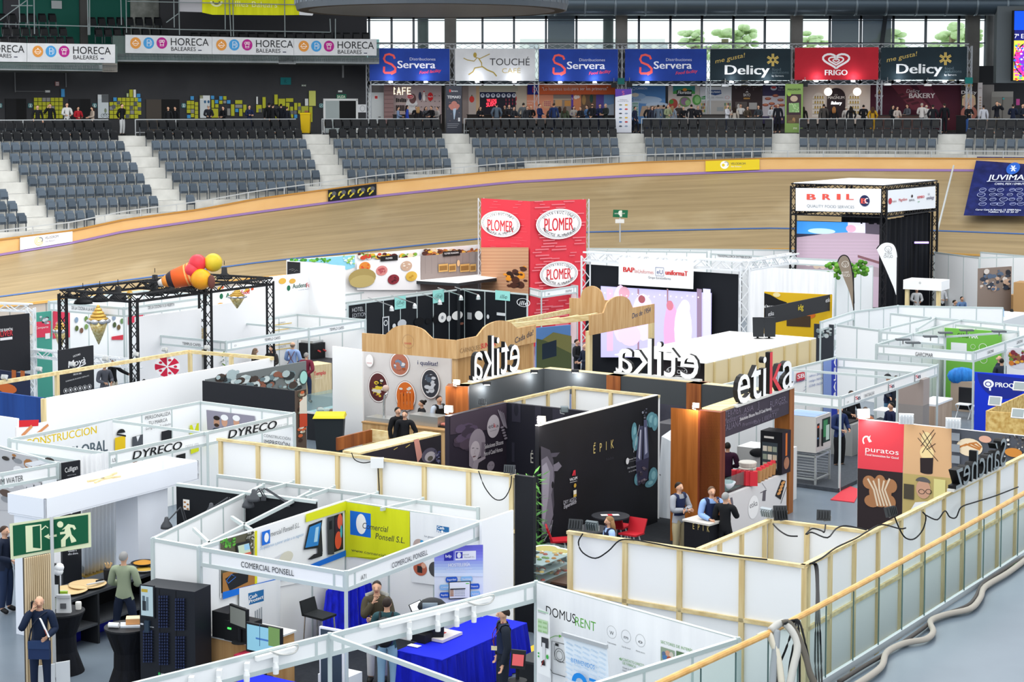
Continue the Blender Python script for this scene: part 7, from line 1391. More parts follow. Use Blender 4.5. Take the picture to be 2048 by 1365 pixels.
def rtable(label,x,y,z=1.05,r=.42,txt=None):
 c=at_z(x,y,z);t=thing('round_table',label,'table',(c.x,c.y,0));m=MB();m.lathe(c-Z*.03,[(r,0),(r,.03)],'#24262c',28);o=m.obj('table_top',t);m=MB();m.lathe((c.x,c.y,0),[(.22,0),(.2,.02),(.035,.04),(.035,z-.03)],'#24262c',14);m.obj('pedestal',t)
 if txt:m=MB();m.obox(c+Vec((-.2,-.05,.002)),(.4,.03,0),(-.02,.14,0),Z*.003,'#d9d6d4');m.obox(c+Vec((-.05,-.05,.006)),(.1,.01,0),(-.02,.14,0),Z*.003,'#c8303a');m.obj('printed_name',t)
rtable('round dark table with pale printed name in front of the large black wall',780,46,txt=1);rtable('second round dark table half hidden behind the white timber wall',620,150)
def rchair(label,x,y,rz=0):
 c=at_z(x,y,.72);t=thing('chair',label,'chair',(c.x,c.y,0));ca,sa=math.cos(rz),math.sin(rz);R2=lambda a,b,h:Vec((c.x+a*ca-b*sa,c.y+a*sa+b*ca,h));m=MB();rc=mat('#b3202c',.4)
 for P8 in([(-.22,-.22,.7),(.22,-.22,.7),(.2,.2,.68),(-.2,.2,.68)],[(-.2,.18,.7),(.2,.18,.7),(.22,.3,1),(-.22,.3,1)]):b_=[R2(*q)for q in P8];n_=(b_[1]-b_[0]).cross(b_[3]-b_[0]).normalized()*.035;m.hexa(b_+[q+n_ for q in b_],rc)
 m.obj('shell',t)
 for a,b in((-.2,-.2),(.2,-.2),(.2,.2),(-.2,.2)):m=MB();m.tube([R2(a*.5,b*.5,.7),R2(a*1.1,b*1.1,0)],.016,'#d9dadc',6);m.obj('leg',t)
for x,y,rz,l in((845,125,2.6,'red shell chair behind the woman at the round tables'),(950,185,-.6,'red shell chair right of the woman at the round tables'),(375,235,1.6,'red shell chair near the bamboo plant')):rchair(l,x,y,rz)
person('long haired woman in navy vest and light blue shirt at the round table',hp(768,52,1.62),-75,'front','#9db8e0','#1d2233','#8a6844','long','#1c2440',h=1.62);person('grey haired man in white shirt with light blue apron strap',hp(75,15,1.75),150,'front','#d9dbe0','#3a3d45','#8a8a8a','short',h=1.75)
tile(2,2);v1=person('bearded man with navy quilted vest and crossed arms by the large black wall',hp(1338,1138,1.78),40,'cross','#9a9ea6','#b3a684','#1a1512','short','#1b2648',h=1.78);person('smiling man in light blue shirt and navy vest facing the black jacket',hp(1598,1172,1.8),15,('chin','front','stand'),'#8fb0e2','#a5987a','#5a4636','short','#1b2648',h=1.8);tile(2,3);person('grey haired man in black jacket seen from behind beside the smiling man',hp(1690,-140,1.74),150,('front','chin','stand'),'#17181b','#1a1b1f','#8f8f8f','short',h=1.74)
# epik counter, bin, dark carpet
p,o=panel('counter','black counter with small gold letters beside the men in vests','counter',1362,90,1560,128,1.05,0,'#17181d',lambda g:g.t('É   P   I   K',1432,152,46,130,'#c9b573',-.004),.7);m=MB();slab(m,p.shift(.03),-.03,p.len+.03,1.05,1.09,.8,'#c9c5be');m.obj('worktop',o)
tile(2,2);bin_at('black and grey litter bin behind the bearded man',at_z(1250,1400,0),'#6f7c8a','#1b1c1f',1.05,.5)
tile(2,3);pts=[at_z(x,y,0)for x,y in((180,1000),(1100,420),(1500,300),(1160,60),(200,440))];m=MB();m.hexa([Vec((q.x,q.y,0))for q in(pts[0],pts[2],at_z(1250,40,0),at_z(-100,480,0))]+[Vec((q.x,q.y,.02))for q in(pts[0],pts[2],at_z(1250,40,0),at_z(-100,480,0))],mat('#24272c',.95,kind='noise',h2='#1f2226',sc=14));m.obj('carpet',None,'dark carpet in front of the large black wall','carpet')
# deli corner behind the long wall end
m=MB();k=at_z(165,545,1);gbox(m,Vec((k.x,k.y,0)),.9,2.2,.96,'#1a1b1f');gbox(m,Vec((k.x,k.y,.96)),.9,2.2,.04,'#4a3428');m.obj('counter',None,'dark deli counter with brown top right of the long timber wall','counter')
t=thing('display_case','curved glass pastry case at the end of the long timber wall','display case',at_z(100,560,0));k=at_z(30,560,.95);m=MB();gbox(m,Vec((k.x,k.y,0)),.75,1.2,.95,'#15171b');m.obj('base',t);m=MB();gbox(m,k,.7,1.15,.5,glass_mat('#eef6f6',.08));m.obj('glass',t);m=MB()
for i in range(3):gbox(m,k+Z*(.04+.16*i)+UA*.05,.55,1,.015,'#9aa3a5')
m.obj('shelf',t);m=MB();rd=random.Random(6)
for i in range(40):q=k+UA*rd.uniform(.08,.55)+UB*rd.uniform(.05,1)+Z*(.06+.16*(i%3));m.ball(q,.05,.05,.03,rd.choice(['#b9762f','#7a4a2a','#d9b46a','#a83a2a','#e0dccc','#6a8a3a']),6,4)
m.obj('pastries',t,kind='stuff')
for x,y,l in((270,325,'left'),(350,348,'right')):disc('food_plate','white oval plate of pasta salad, %s one on the dark deli counter'%l,'plate',at_z(x,y,1.02),.3,'#eceae0',.05,'#b59a42')
m=MB();k=at_z(248,505,1);gbox(m,k,.16,.12,.04,'#c9a878');gbox(m,k+UA*.03+UB*.03+Z*.04,.1,.07,.14,'#17181a');m.obj('sample_holder',None,'small black and wood holder on the deli counter','holder');m=MB();k=at_z(185,310,1.02);gbox(m,k,.5,.3,.02,'#eceef0');m.obj('paper_sheets',None,'white paper sheets on the deli counter','paper')
# etika surround: dark beams on brown pillars, big cut letters
tile(2,2);dk=mat('#3b3f42',.6);ek=thing('booth_surround','dark overhead beams on brown wooden pillars carrying large cut letters','booth',at_z(260,235,0));b0_,b1_,b2_=at_z(-362,372,3.1),at_z(258,232,3.1),at_z(1950,400,3.1)
for a,b in((b0_,b1_),(b1_,b2_)):p=Pl(a,b);m=MB();slab(m,p,0,p.len,2.5,3.1,.06,dk);m.obj('beam',ek);m=MB();slab(m,p.shift(-.06),-.05,p.len+.05,3,3.1,.3,pine);m.obj('beam_core',ek)
p2=Pl(b1_,b2_)
def pillar(pl_,x0,x1,t=.5,c=brownwood,off=.03):u0,u1=pl_.uv(x0,300)[0],pl_.uv(x1,300)[0];m=MB();slab(m,pl_.shift(off),u0,u1,0,3.1,t,c);m.obj('pillar',ek)
pillar(p2,760,870);pillar(p2,1400,1515);p1_=Pl(b0_,b1_);p0=Pl(b0_-UA*.5,b0_);m=MB();slab(m,Pl(at_z(-532,375,3.1),at_z(-352,378,3.1)),0,(at_z(-352,378,3.1)-at_z(-532,375,3.1)).length,0,3.1,.5,brownwood);m.obj('pillar',ek)
fp=plz(1662,588,2048+205,385,3.1);m=MB();slab(m,fp,0,fp.len,2.5,3.1,.3,'#3a3340');fo=m.obj('fascia_board',ek);g=Gfx(fp);gy='#6f6678'
for s,x,y,h,w,r in(('TEX-MEX',1705,625,52,125,0),('ASIA',1850,590,42,80,0),('Mediterránea',1690,680,46,190,0),('BURGER',2060,545,50,130,0),('ITALIANA',1680,740,50,150,0),('Premium',1840,700,30,110,0),('Italy LIBERTY',1930,680,36,190,0),('Mexico',2060,590,26,70,0),('food',1975,560,40,26,90),('Saveurs',2130,530,24,70,0)):g.t(s,x,y,h,w,gy,0,rot=r,it=.1)
g.t('Soluciones Eficaces Para El Canal Horeca',1820,650,26,260,'#dcd8dc',.02);g.done(fo)
u1=fp.len;m=MB();m.obox(fp.w(-.02,0,.02),fp.u*.28,-fp.n*.55,Z*3.12,mat('#7d3a22',.45,kind='woodz',h2='#5f2a16',sc=3));q=fp.w(-.02,0,.02);m.obox(q-UA*.75*1,UA*.75,-fp.n*.5,Z*3.12,mat('#a3622c',.45,kind='woodz',h2='#824818',sc=3));m.obj('pillar',ek);m=MB();m.obox(fp.w(u1-.28,0,.02),fp.u*.28,-fp.n*.4,Z*3.12,mat('#a86a34',.45,kind='woodz',h2='#8a5226',sc=3));m.obj('pillar',ek);m=MB();m.obox(fp.w(.2,3.1,-.04),fp.u*(u1-.4),-fp.n*.5,Z*.05,pine);m.obj('beam_core',ek)
def letters(label,pl_,txt,x,y,h,w,c='#f6f6f6',flip=False,side='#131315',depth=.12,reds='',lean=0):
 t=thing('sign_letters',label,'sign',pl_.at(x,y));g=Gfx(pl_,depth);kx,ky=g.sc(x,y);u0,v0=pl_.uv(x,y);tot=glyphs(txt)[2];pos=0
 for i,ch in enumerate(txt):
  v,f,tw=glyphs(ch);full_w=glyphs(txt[:i+1])[2];x0=full_w-tw;H_,W_=h/ky,w/kx;m=MB();cc='#d9434c' if ch in reds else c;vv=[((tot-(a+x0))if flip else(a+x0),b)for a,b in v];fr=[pl_.w(u0+a/tot*W_,v0+b/CAP*H_,depth)for a,b in vv];bk2=[q-pl_.n*depth for q in fr];n=len(fr);m.v=fr+bk2;k,ks=m.m(cc),m.m(side);ec={}
  for F in f:
   m.f.append(list(F));m.mi.append(k);m.f.append([n+j for j in F][::-1]);m.mi.append(ks)
   for j in range(len(F)):e=(F[j],F[(j+1)%len(F)]);ec[e]=1
  for(a,b)in ec:
   if(b,a)not in ec:m.f.append([a,b,n+b,n+a]);m.mi.append(ks)
  m.obj('letter',t)
 m=MB();m.obox(pl_.w(u0-.05,v0-.05,0),pl_.u*(w/kx+.1),pl_.n*.14,Z*.05,'#cfcfcb');m.obj('base_rail',t)
letters('white cut letters with red letter standing on the front fascia, read from the front',fp.shift(-.1),'etika',1765,520,345,480,reds='k');letters('back side of white cut letters standing on the right dark beam',p2 .shift(-.15),'etika',850,250,285,640,flip=True);letters('back side of white cut letters standing on the left dark beam',p1_.shift(-.15),'etika',-345,325,330,390,flip=True)
for pl_,x,y,l in((p1_,178,250,'left dark beam near the corner'),(p1_,-200,345,'left dark beam near the pillar'),(p2,505,248,'right dark beam')):
 q=pl_.at(x,y,.12);t=thing('spotlight','small lit spotlight on the '+l,'lamp',q);m=MB();m.box(q.x-.1,q.y-.06,q.z-.04,q.x+.1,q.y+.06,q.z+.03,'#2a2c2f');m.box(q.x-.07,q.y-.05,q.z-.052,q.x+.07,q.y+.05,q.z-.041,mat('#fffdf5',.3,emit=12));m.obj('lamp_body',t);l_=bpy.data.lights.new('spot_beam','POINT');l_.energy=14;l_.shadow_soft_size=.05;o=link(bpy.data.objects.new('spot_beam',l_));o.parent=t;o.location=pl_.n*.06-Z*.16
flood('lit floodlight on top of the brown front pillar',at_z(1470,560,3.13),(-.4,-.9,.1),'#d9d0c0',.18,True);tile(1,2);flood('lit lamp on top of the brown left pillar',at_z(1605,372,3.13),(-.2,-.9,.2),'#d9d0c0',.2,True)
# kitchen inside: counter front, fridge, ovens, worker, food
tile(2,2);kp=plz(1680,1265,2048+150,1065,1.15);m=MB();slab(m,kp,0,kp.len,0,1.15,.1,'#d9d6d6');ko=m.obj('counter',None,'pale printed counter front between the brown front pillars','counter');g=Gfx(kp);g.e(1930,1340,42,92,'#f3f1f0',28);g.t('etika',1900,1350,44,62,'#4a464c');g.q([(2008,1210),(2030,1200),(2025,1290),(2000,1290)],'#5f5a62');g.line([(1985,1225),(2035,1205)],6,'#5f5a62');g.line([(1998,1145),(2032,1195)],3,'#5f5a62');g.q([(1745,1265),(1760,1260),(1775,1365),(1735,1365)],'#6a656e');tile(3,2);g.q([(105,1120),(140,1130),(100,1280),(55,1250)],'#1f1c20');[g.e(118-11*i,1145+28*i,16,13,'#d99a5a',10)for i in range(4)];g.line([(145,1180),(100,1310)],6,'#2a262a');tile(2,2);g.done(ko)
m=MB();slab(m,kp.shift(-.1),0,kp.len,1.12,1.16,.7,'#4a4347');m.obj('worktop',None,'brown grey worktop behind the printed counter front','worktop');m=MB();gl_=glass_mat('#d9e6e6',.1);q=kp.shift(-.15);slab(m,q,.1,kp.len*.55,1.18,1.5,.012,gl_);m.obj('glass_screen',None,'low glass screen on the worktop by the brown pillar','screen')
def on(x,y,z):return at_z(x,y,z)
m=MB();m.smooth=True;m.lathe(on(1700,1205,1.17),[(.08,0),(.2,.1),(.26,.2),(.24,.2),(.1,.05)],'#e6eaf0',20);m.obj('mixing_bowl',None,'white bowl on the worktop beside the brown pillar','bowl')
for i in range(5):q=on(1790+36*i,1160+3*i,1.17);m=MB();m.box(q.x-.09,q.y,q.z,q.x+.09,q.y+.12,q.z+.34,'#d9323f');m.obj('food_box',None,'red food box on the worktop, %s from left'%ORD[i],'box','red food boxes in a row')
for i in range(5):q=on(1975+28*i,1138-15*i,1.17);m=MB();m.lathe(q,[(.06,0),(.085,.28)],'#b98a5a',10);m.lathe(q+Z*.24,[(.08,0),(.06,.1)],'#d83a44',8);m.obj('paper_cone',None,'brown paper cup with red filling, %s from left'%ORD[i],'cup','paper cups with red filling')
for i in range(3):q=on(1885,1100-1,1.17)+Z*.13*i;m=MB();m.lathe(q,[(.2,0),(.22,.1),(.2,.12)],mat('#d9d5cc',.3),18);m.obj('food_tub',None,'clear food tub on the worktop, %s of the stack'%('bottom','middle','top')[i],'tub','stacked food tubs')
person('worker in dark purple jumper seen from behind inside the kitchen stand',hp(1725,818,1.75),170,'front','#35172e','#1d1e22','#171310','short',h=1.75)
k=on(1800,960,1);t=thing('kitchen_unit','white kitchen appliance with round pan behind the worker in purple','appliance',(k.x,k.y,0));m=MB();gbox(m,Vec((k.x,k.y,0)),1.3,.8,1.35,'#d9dcdc');m.obj('body',t);m=MB();m.smooth=True;m.ball(k+UA*.6-UB*.02+Z*.25,.22,.06,.12,'#26282b',12,8);m.obj('pan',t)
k=at_z(1985,1062,1.17);fr3=thing('drinks_fridge','black counter fridge with ramen cup print and glass door','fridge',k);pf3=Pl(k,k+UA*.56);m=MB();slab(m,pf3,0,.56,1.17,2.2,.5,'#17181d');o=m.obj('cabinet',fr3);g=Gfx(pf3);g.uvr(.05,1.27,.46,1.93,'#39434a');[g.uvr(.07+.13*i,1.31+.2*j,.18+.13*i,1.44+.2*j,['#b9b29a','#8f9a8a','#d5cfc0'][(i+j)%3])for i in range(3)for j in range(3)];g.uvr(.1,2.03,.36,2.08,'#d9d6d0');g.done(o);ps=Pl(k+UA*.56,k+UA*.56+UB*.5);g=Gfx(ps,.01);g.uvr(0,1.17,.5,2.2,'#241a26');g.uvr(.2,1.6,.3,2.15,'#d8702a');u_=.35
o=g.mb.obj('side_print',fr3);m=MB();m.lathe(ps.w(.26,1.42,.015),[(.01,0),(.15,0)],'#d99a7a',20,ps.n);m.obj('ramen_print',fr3)
for i in range(2):k=on(1320,1035,1)+Z*.52*i;t=thing('microwave_oven','steel microwave with black door, %s of two stacked'%('lower','upper')[i],'oven',k);p=Pl(k,k+UA*.95);m=MB();slab(m,p,0,.9,k.z,k.z+.48,.55,steel);o=m.obj('case',t);g=Gfx(p);g.uvr(.05,k.z+.06,.68,k.z+.42,'#16181a');g.done(o,'door')
m=MB();k=on(1300,1040,1);gbox(m,Vec((k.x,k.y,0)),1.2,.7,.96,'#1e1f22');m.obj('oven_stand',None,'dark stand under the two steel microwaves','stand');m=MB();k=on(1290,870,2.08);gbox(m,k,.8,.5,.5,'#cfcdc2');o=m.obj('fryer_box',None,'cream machine with food picture on the upper microwave','machine');g=Gfx(Pl(k,k+UA));g.uvr(.06,k.z+.05,.6,k.z+.4,'#8aa03a');g.uvr(.1,k.z+.28,.5,k.z+.38,'#c23a2a');g.done(o)
k=at_z(1180,668,2);m=MB();gbox(m,Vec((k.x,k.y,0))-UA*.1,1.3,.7,2,mat('#4a4a50',.5));m.obj('fridge',None,'tall dark grey cabinet behind the plastic wrapped stack','cabinet');k=at_z(1170,1250,0);k=at_z(1180,860,1.75);k=Vec((k.x,k.y,0));m=MB();m.hexa([k+UA*a+UB*b+Z*h for a,b,h in((-.1,0,0),(.9,0,0),(.9,.8,0),(-.1,.8,0),(0,.1,2),(.7,.1,1.75),(.7,.7,1.8),(.05,.7,2.15))],mat('#e4e9ee',.35,kind='folds',h2='#c9d2da',sc=3));m.obj('wrapped_stack',None,'stack wrapped in pale plastic sheet right of the large black wall','stack')
panel('partition_wall','grey concrete look wall behind the kitchen stand','wall',1165,500,1400,530,2.3,0,mat('#5d5f6e',.7,kind='noise',h2='#4a4c5a',sc=1.5))
# meat company stand: wooden fascia with hump, picture wall, counter, staff
tile(1,2);ms=thing('booth_surround','wooden fascia stand with humped top and round food pictures','booth',at_z(1605,150,0));ow=mat('#cda878',.6,kind='woodz',h2='#b98f5c',sc=5)
fa=Pl(at_z(848,92,3.1),at_z(1604,155,3.1));fb=Pl(at_z(1604,155,3.1),at_z(2240,20,3.1))
for p,nm in((fa,'fascia_board'),(fb,'fascia_board')):
 m=MB();n=24;L_=p.len;pts=[(L_*i/n,3.62+.32*max(0,1-((i/n-.5)/.22)**2)**.5)for i in range(n+1)]
 for(a,za),(b,zb2)in zip(pts,pts[1:]):m.hexa([p.w(a,3.1,-.05),p.w(b,3.1,-.05),p.w(b,3.1),p.w(a,3.1),p.w(a,za,-.05),p.w(b,zb2,-.05),p.w(b,zb2),p.w(a,za)],ow)
 m.obj(nm,ms)
g=Gfx(fa);g.e(1218,12,46,56,'#b3916a',24,.05);g.t('SUNYER',1188,34,14,56,'#c8404a',.01);g.done(ms,'lettering');g=Gfx(fb);g.t('CÀRNIQUES',1632,108,36,160,'#9a7a55',-.01);g.t('SUNYER',1798,72,40,122,'#d2303a',.02);g.t('Cada dia!',2070,30,44,150,'#3a3f50',-.005,it=.2,rot=8);g.done(ms,'lettering')
for u in(.05,fb.len-.15):m=MB();slab(m,fb.shift(-.06),u,u+.12,0,3.12,.12,ow);m.obj('post',ms)
m=MB();slab(m,fb.shift(-.1),.2,fb.len-.2,0,3.1,.04,mat('#c49a66',.6,kind='woodz',h2='#ad8350',sc=5));m.obj('side_panel',ms)
cw=fa.shift(-2.1);cw=Pl(cw.w(cw.uv(862,300)[0],3.1),cw.w(cw.uv(1560,300)[0],3.1));m=MB();slab(m,cw,0,cw.len,0,3.1,.06,mat('#dcdad9',.7,kind='noise',h2='#cfcccb',sc=1));po_=m.obj('picture_wall',ms);g=Gfx(cw)
for x,y,rx,ry,cs,sd_ in((978,380,72,112,['#5a2a2c','#2a1c1e','#d9d4c8','#8a3a34','#e4c83a'],2),(1152,195,70,85,['#b3705a','#d9d9dc','#7a8aa0','#a5542f'],3),(1202,450,72,112,['#d9702a','#c95a22','#e0dcd4','#5a3a34'],4),(1402,350,68,110,['#3a3c44','#c9ced6','#54606f'],5)):
 g.e(x,y,rx+10,ry+12,'#f2f0ee',32);g.e(x,y,rx+10,ry+12,'#8a6a6a',32,.03);g.e(x,y,rx,ry,cs[0],28);photo(g,x-rx*.72,y-ry*.72,x+rx*.72,y+ry*.72,cs,26,sd_,10,26)
for i in range(5):g.q([(1142+26*i,420),(1160+26*i,415),(1166+26*i,555),(1140+26*i,560)],'#d9702a')
g.e(918,165,30,50,'#f4f2f1',24);g.t('SUNYER',897,188,10,40,'#c8404a',.01);g.t('i qualitat!',1303,195,34,160,'#2a2f5a',.02);g.done(po_)
m=MB();slab(m,fa,0,fa.len,0,1.05,.06,ow);slab(m,fa.shift(.02),-.02,fa.len+.02,1.05,1.09,.75,'#b08a5c');m.obj('counter',ms)
tp_=fa.shift(-.3);k=tp_.w(tp_.uv(1025,640)[0],1.09);t=thing('beer_tap','tall chrome beer tap with drip tray on the wooden meat counter','tap',k);m=MB();gbox(m,k-UA*.5-UB*.2,1.1,.5,.12,steel);m.obj('tray',t);m=MB();m.smooth=True;m.tube(smooth([k+Z*.1,k+Z*.5,k+Vec((.03,0,.75)),k+Vec((.1,0,.8))]),.035,chrome,8);m.ball(k+Vec((.05,0,.95)),.1,.06,.1,'#c9b0a4',10,6);m.obj('column',t)
k=tp_.w(tp_.uv(1280,640)[0],1.09);m=MB();gbox(m,k-UA*.25,1,.5,.28,steel);m.obj('steel_grill',None,'steel grill tray on the wooden meat counter','grill');k=tp_.w(tp_.uv(1400,690)[0],1.09);t=thing('meat_tray','black tray of raw sausages on the wooden meat counter','tray',k);m=MB();gbox(m,k,1,.45,.04,'#1d1e20');m.obj('tray',t);m=MB();m.smooth=True;[m.tube([k+UA*(.1+.1*i)+UB*.08+Z*.07,k+UA*(.1+.1*i)+UB*.38+Z*.07],.04,'#d98a7a',7)for i in range(8)];m.obj('sausages',t)
person('dark haired woman in black behind the wooden meat counter',Vec((*fa.shift(-1.1).at(1325,462).xy,0)),-70,('reach','front','stand'),'#1b1c20','#1b1c20','#1a1411','bun',h=1.66);person('bearded man in black quilted vest with light blue sleeves behind the meat counter',Vec((*fa.shift(-1.1).at(1465,358).xy,0)),40,'front','#b9c6d6','#7a7462','#1f1814','short','#1b1c20',h=1.84)
person('bearded man in black, left of two men passing the meat counter',hp(1135,538,1.76),40,('down','down','walk'),'#141518','#1d1e24','#15110f','short',h=1.76);person('grey bearded man in black hooded jacket, right of two men at the meat counter',hp(1190,565,1.75),-10,('pocket','down','walk'),'#17181c','#22232a','#2a2624','short',h=1.75)
# cold counter and yellow lidded bin left of it
tile(1,2);q=hp(590,630,1.1);q=Vec((q[0],q[1],0));bin_at('black wheeled bin with yellow lid and black liner beside the meat stand',q,'#2c3236','#d9c92a',1.15,.85);k=at_z(405,470,1.25);t=thing('display_case','steel and glass cold display counter behind the narrow food photo strip','display case',(k.x,k.y,0));m=MB();gbox(m,Vec((k.x,k.y,0)),1.6,2.2,.8,'#25282d');gbox(m,Vec((k.x,k.y,.8)),1.6,2.2,.06,'#e4e6e6');m.obj('base',t);m=MB();gbox(m,k-Z*.38,1.6,2.2,.5,glass_mat('#dfeaec',.12));m.obj('glass',t);m=MB();rd=random.Random(8);[m.ball(k-Z*.32+UA*rd.uniform(.1,1.5)+UB*rd.uniform(.1,2.1),.12,.1,.07,rd.choice(['#b98a8a','#d9d4cc','#8a5a4a']),7,4)for i in range(24)];m.obj('products',t)
panel('partition_wall','tall blank white wall left of the meat stand','wall',610,50,852,82,3,0,'#f2f3f5')
# ================================================================ right part of the infield
tile(2,3);K=2026
F0,F1=(432,168),(K+290,440)
ft,ftw=timber('white timber backed room wall with pine studs in the right foreground',*F0,*F1,2.6,[455,890,1322,1815,K+285],0,(1.52,))
timber('white timber wall behind the right foreground room, beside the tiled kitchen front',1480,312,K+30,72,2.6,[1655,1830,2010],0)
tile(3,3);timber('white back wall of the right foreground timber room',30,78,790,168,2.6,[20,305],0)
rw_,rt_=timber('long white timber wall running along the glass railing on the right',290,440,2330,-580,2.6,[330,505,695,885,1065,1240,1405,1555,1695,1835,1975,2110,2240],0,(1.5,.45))
m=MB();q=at_z(282,232,2.2);m.box(q.x-.16,q.y-.1,q.z-.12,q.x+.16,q.y,q.z+.12,'#e6e8ea');m.obj('junction_box',None,'white junction box in the right foreground timber room','box')
tw=lambda x,y:at_z(x,y,2.64)
for i,(pts,l)in enumerate((([(330,430),(430,380),(540,300),(700,225),(790,170),(900,118),(1040,150),(1090,145)],'along the top of the long right timber wall'),([(40,115),(90,165),(160,205),(235,210)],'from a floodlight into the right junction box'),([(300,195),(350,150),(420,165),(445,178),(455,120)],'curling above the right junction box'),([(310,195),(350,180),(470,222),(540,150),(620,128),(780,160)],'looping along the right room back wall'))):wire('cable','black cable '+l,[tw(*q)for q in pts],.014,CB)
wire('cable','black cable hanging in a deep loop on the long right timber wall',[rw_.at(x,y,.1)for x,y in((1000,50),(1040,150),(1090,225),(1160,230),(1225,160),(1250,60),(1225,20))],.014,CB);wire('cable','black cable sagging twice on the upper right timber wall',[rw_.at(x,y,.1)for x,y in((1250,45),(1340,80),(1400,10),(1440,60),(1490,60),(1530,-20),(1640,-60),(1800,-110),(1980,-180))],.014,CB)
for i in range(3):wire('cable','black cable dropping from the right room corner over the handrail, %s strand'%('first','second','third')[i],[tw(335+8*i,425),at_z(372+10*i,448,2.55),at_z(385+8*i,640,2.5),at_z(378+16*i,900,2.6),at_z(372+24*i,1200,2),at_z(390+20*i,1420,1.8)],.015,CB)
for x,y,l,aim in((95,35,'first grey floodlight on the right room back wall',(0,.9,-.4)),(440,70,'second grey floodlight on the right room back wall',(.2,.9,-.4)),(960,40,'grey floodlight on the long right timber wall',(-.6,.7,-.3))):flood(l,tw(x,y+20),aim,'#3a3d40',.3)
tile(2,3);flood('dark floodlight at the left corner of the right foreground wall',tw(505,165),(.3,.9,-.4),'#3a3d40',.3);flood('grey floodlight right of the dark one on the right foreground wall',tw(640,168),(.5,.8,.3),'#5a6468',.28);wire('cable','black cable drooping on the right foreground wall below the floodlights',[ft.at(x,y,.08)for x,y in((560,190),(525,260),(560,340),(660,385),(760,330),(850,245),(950,238),(1100,262),(1300,300),(1500,330),(1780,370),(2020,395))],.013,CB)
full();flood('dark floodlight on the pale kitchen front room corner',at_z(1560,1042,2.62),(-.2,.9,-.3),'#2a2c2f',.3);flood('slanted grey floodlight left of the dark one near the kitchen front',at_z(1535,1035,2.62),(.6,.7,.4),'#9aa3a8',.28)
# glass railing on the apron edge
HR=[(1200,1424),(1327,1364),(1534,1269),(1745,1156),(1991,1020),(2048,987),(2150,930)];hz=lambda x:at_z(x,lerp(HR,x),2.87)
gr=thing('glass_railing','glass railing with light wooden handrail along the raised floor, right foreground','railing',at_z(1745,1156,2.87));jx=[1200,1265,1327,1400,1470,1535,1595,1651,1706,1757,1804,1849,1891,1929,1967,2002,2036,2070,2110,2150]
m=MB();m.tube([hz(x)for x in jx],.045,mat('#e2b36f',.35,kind='wood',h2='#cf9c55',sc=4),10);m.obj('handrail',gr);gm=glass_mat('#eff8f5',.07);m2=MB()
for a,b in zip(jx,jx[1:]):
 p,q=hz(a),hz(b);d=(q-p).normalized()*.006;m=MB();m.poly([p+d-Z*1.17,q-d-Z*1.17,q-d-Z*.05,p+d-Z*.05],gm);m.obox(p-Z*1.17,d*2.2,nA*.017,Z*1.12,'#4f6a68');m.obj('glass_pane',gr);m2 .bar(p-Z*1.15,q-Z*1.15,.06,.1,'#aeb6ba')
m2 .obj('foot_rail',gr)
tile(3,3);az=lambda x,y,z=1.76:at_z(x,y,z)
wire('hose','thick pale hose snaking over the grey raised floor',[az(x,y)for x,y in((640,1420),(780,1335),(900,1240),(940,1130),(1080,1058),(1250,1025),(1308,965),(1285,885),(1400,832),(1600,785),(1680,700),(1720,610),(1900,500),(2040,395))],.05,'#a39d94','hose',None,8)
wire('cable','dark cable bundle lying along the foot of the glass railing',[az(x,y,1.75)for x,y in((560,1365),(760,1240),(980,1110),(1240,930),(1330,850),(1560,770),(1640,700),(1700,590),(1850,490),(2030,375))],.035,'#4a4644');wire('cable','bright green cable on the raised floor at the right edge',[az(x,y,1.75)for x,y in((1930,470),(1970,430),(2030,405))],.02,'#4ac25a')
for c,pts,r,l in(('#c9c4b4',((-80,1010),(0,985),(40,1060),(80,1180),(110,1400)),.05,'cream hose draped over the handrail, leftmost'),('#b9b9b4',((20,960),(110,895),(190,960),(235,1080),(205,1230),(170,1400)),.055,'pale hose draped over the handrail in the middle'),('#5a564e',((110,900),(170,900),(240,1010),(300,1170),(330,1290),(380,1400)),.045,'brown grey hose draped over the handrail, rightmost'),('#8d9499',((70,960),(60,1100),(45,1240),(35,1400)),.05,'grey hose hanging straight from the handrail')):wire('hose',l,[at_z(x,y,2.98-.7*max(0,(y-900)/500))for x,y in pts],r,c,'hose',None,8)
for i in range(4):wire('cable','thin black cable draped over the handrail beside the hoses, %s one'%ORD[i],[at_z(130+22*i,905-8*i,2.99),at_z(205+14*i,885,2.99),at_z(150+50*i,1080,2.7),at_z(90+80*i,1240,2.4),at_z(70+90*i,1420,2.1)],.016,CB)
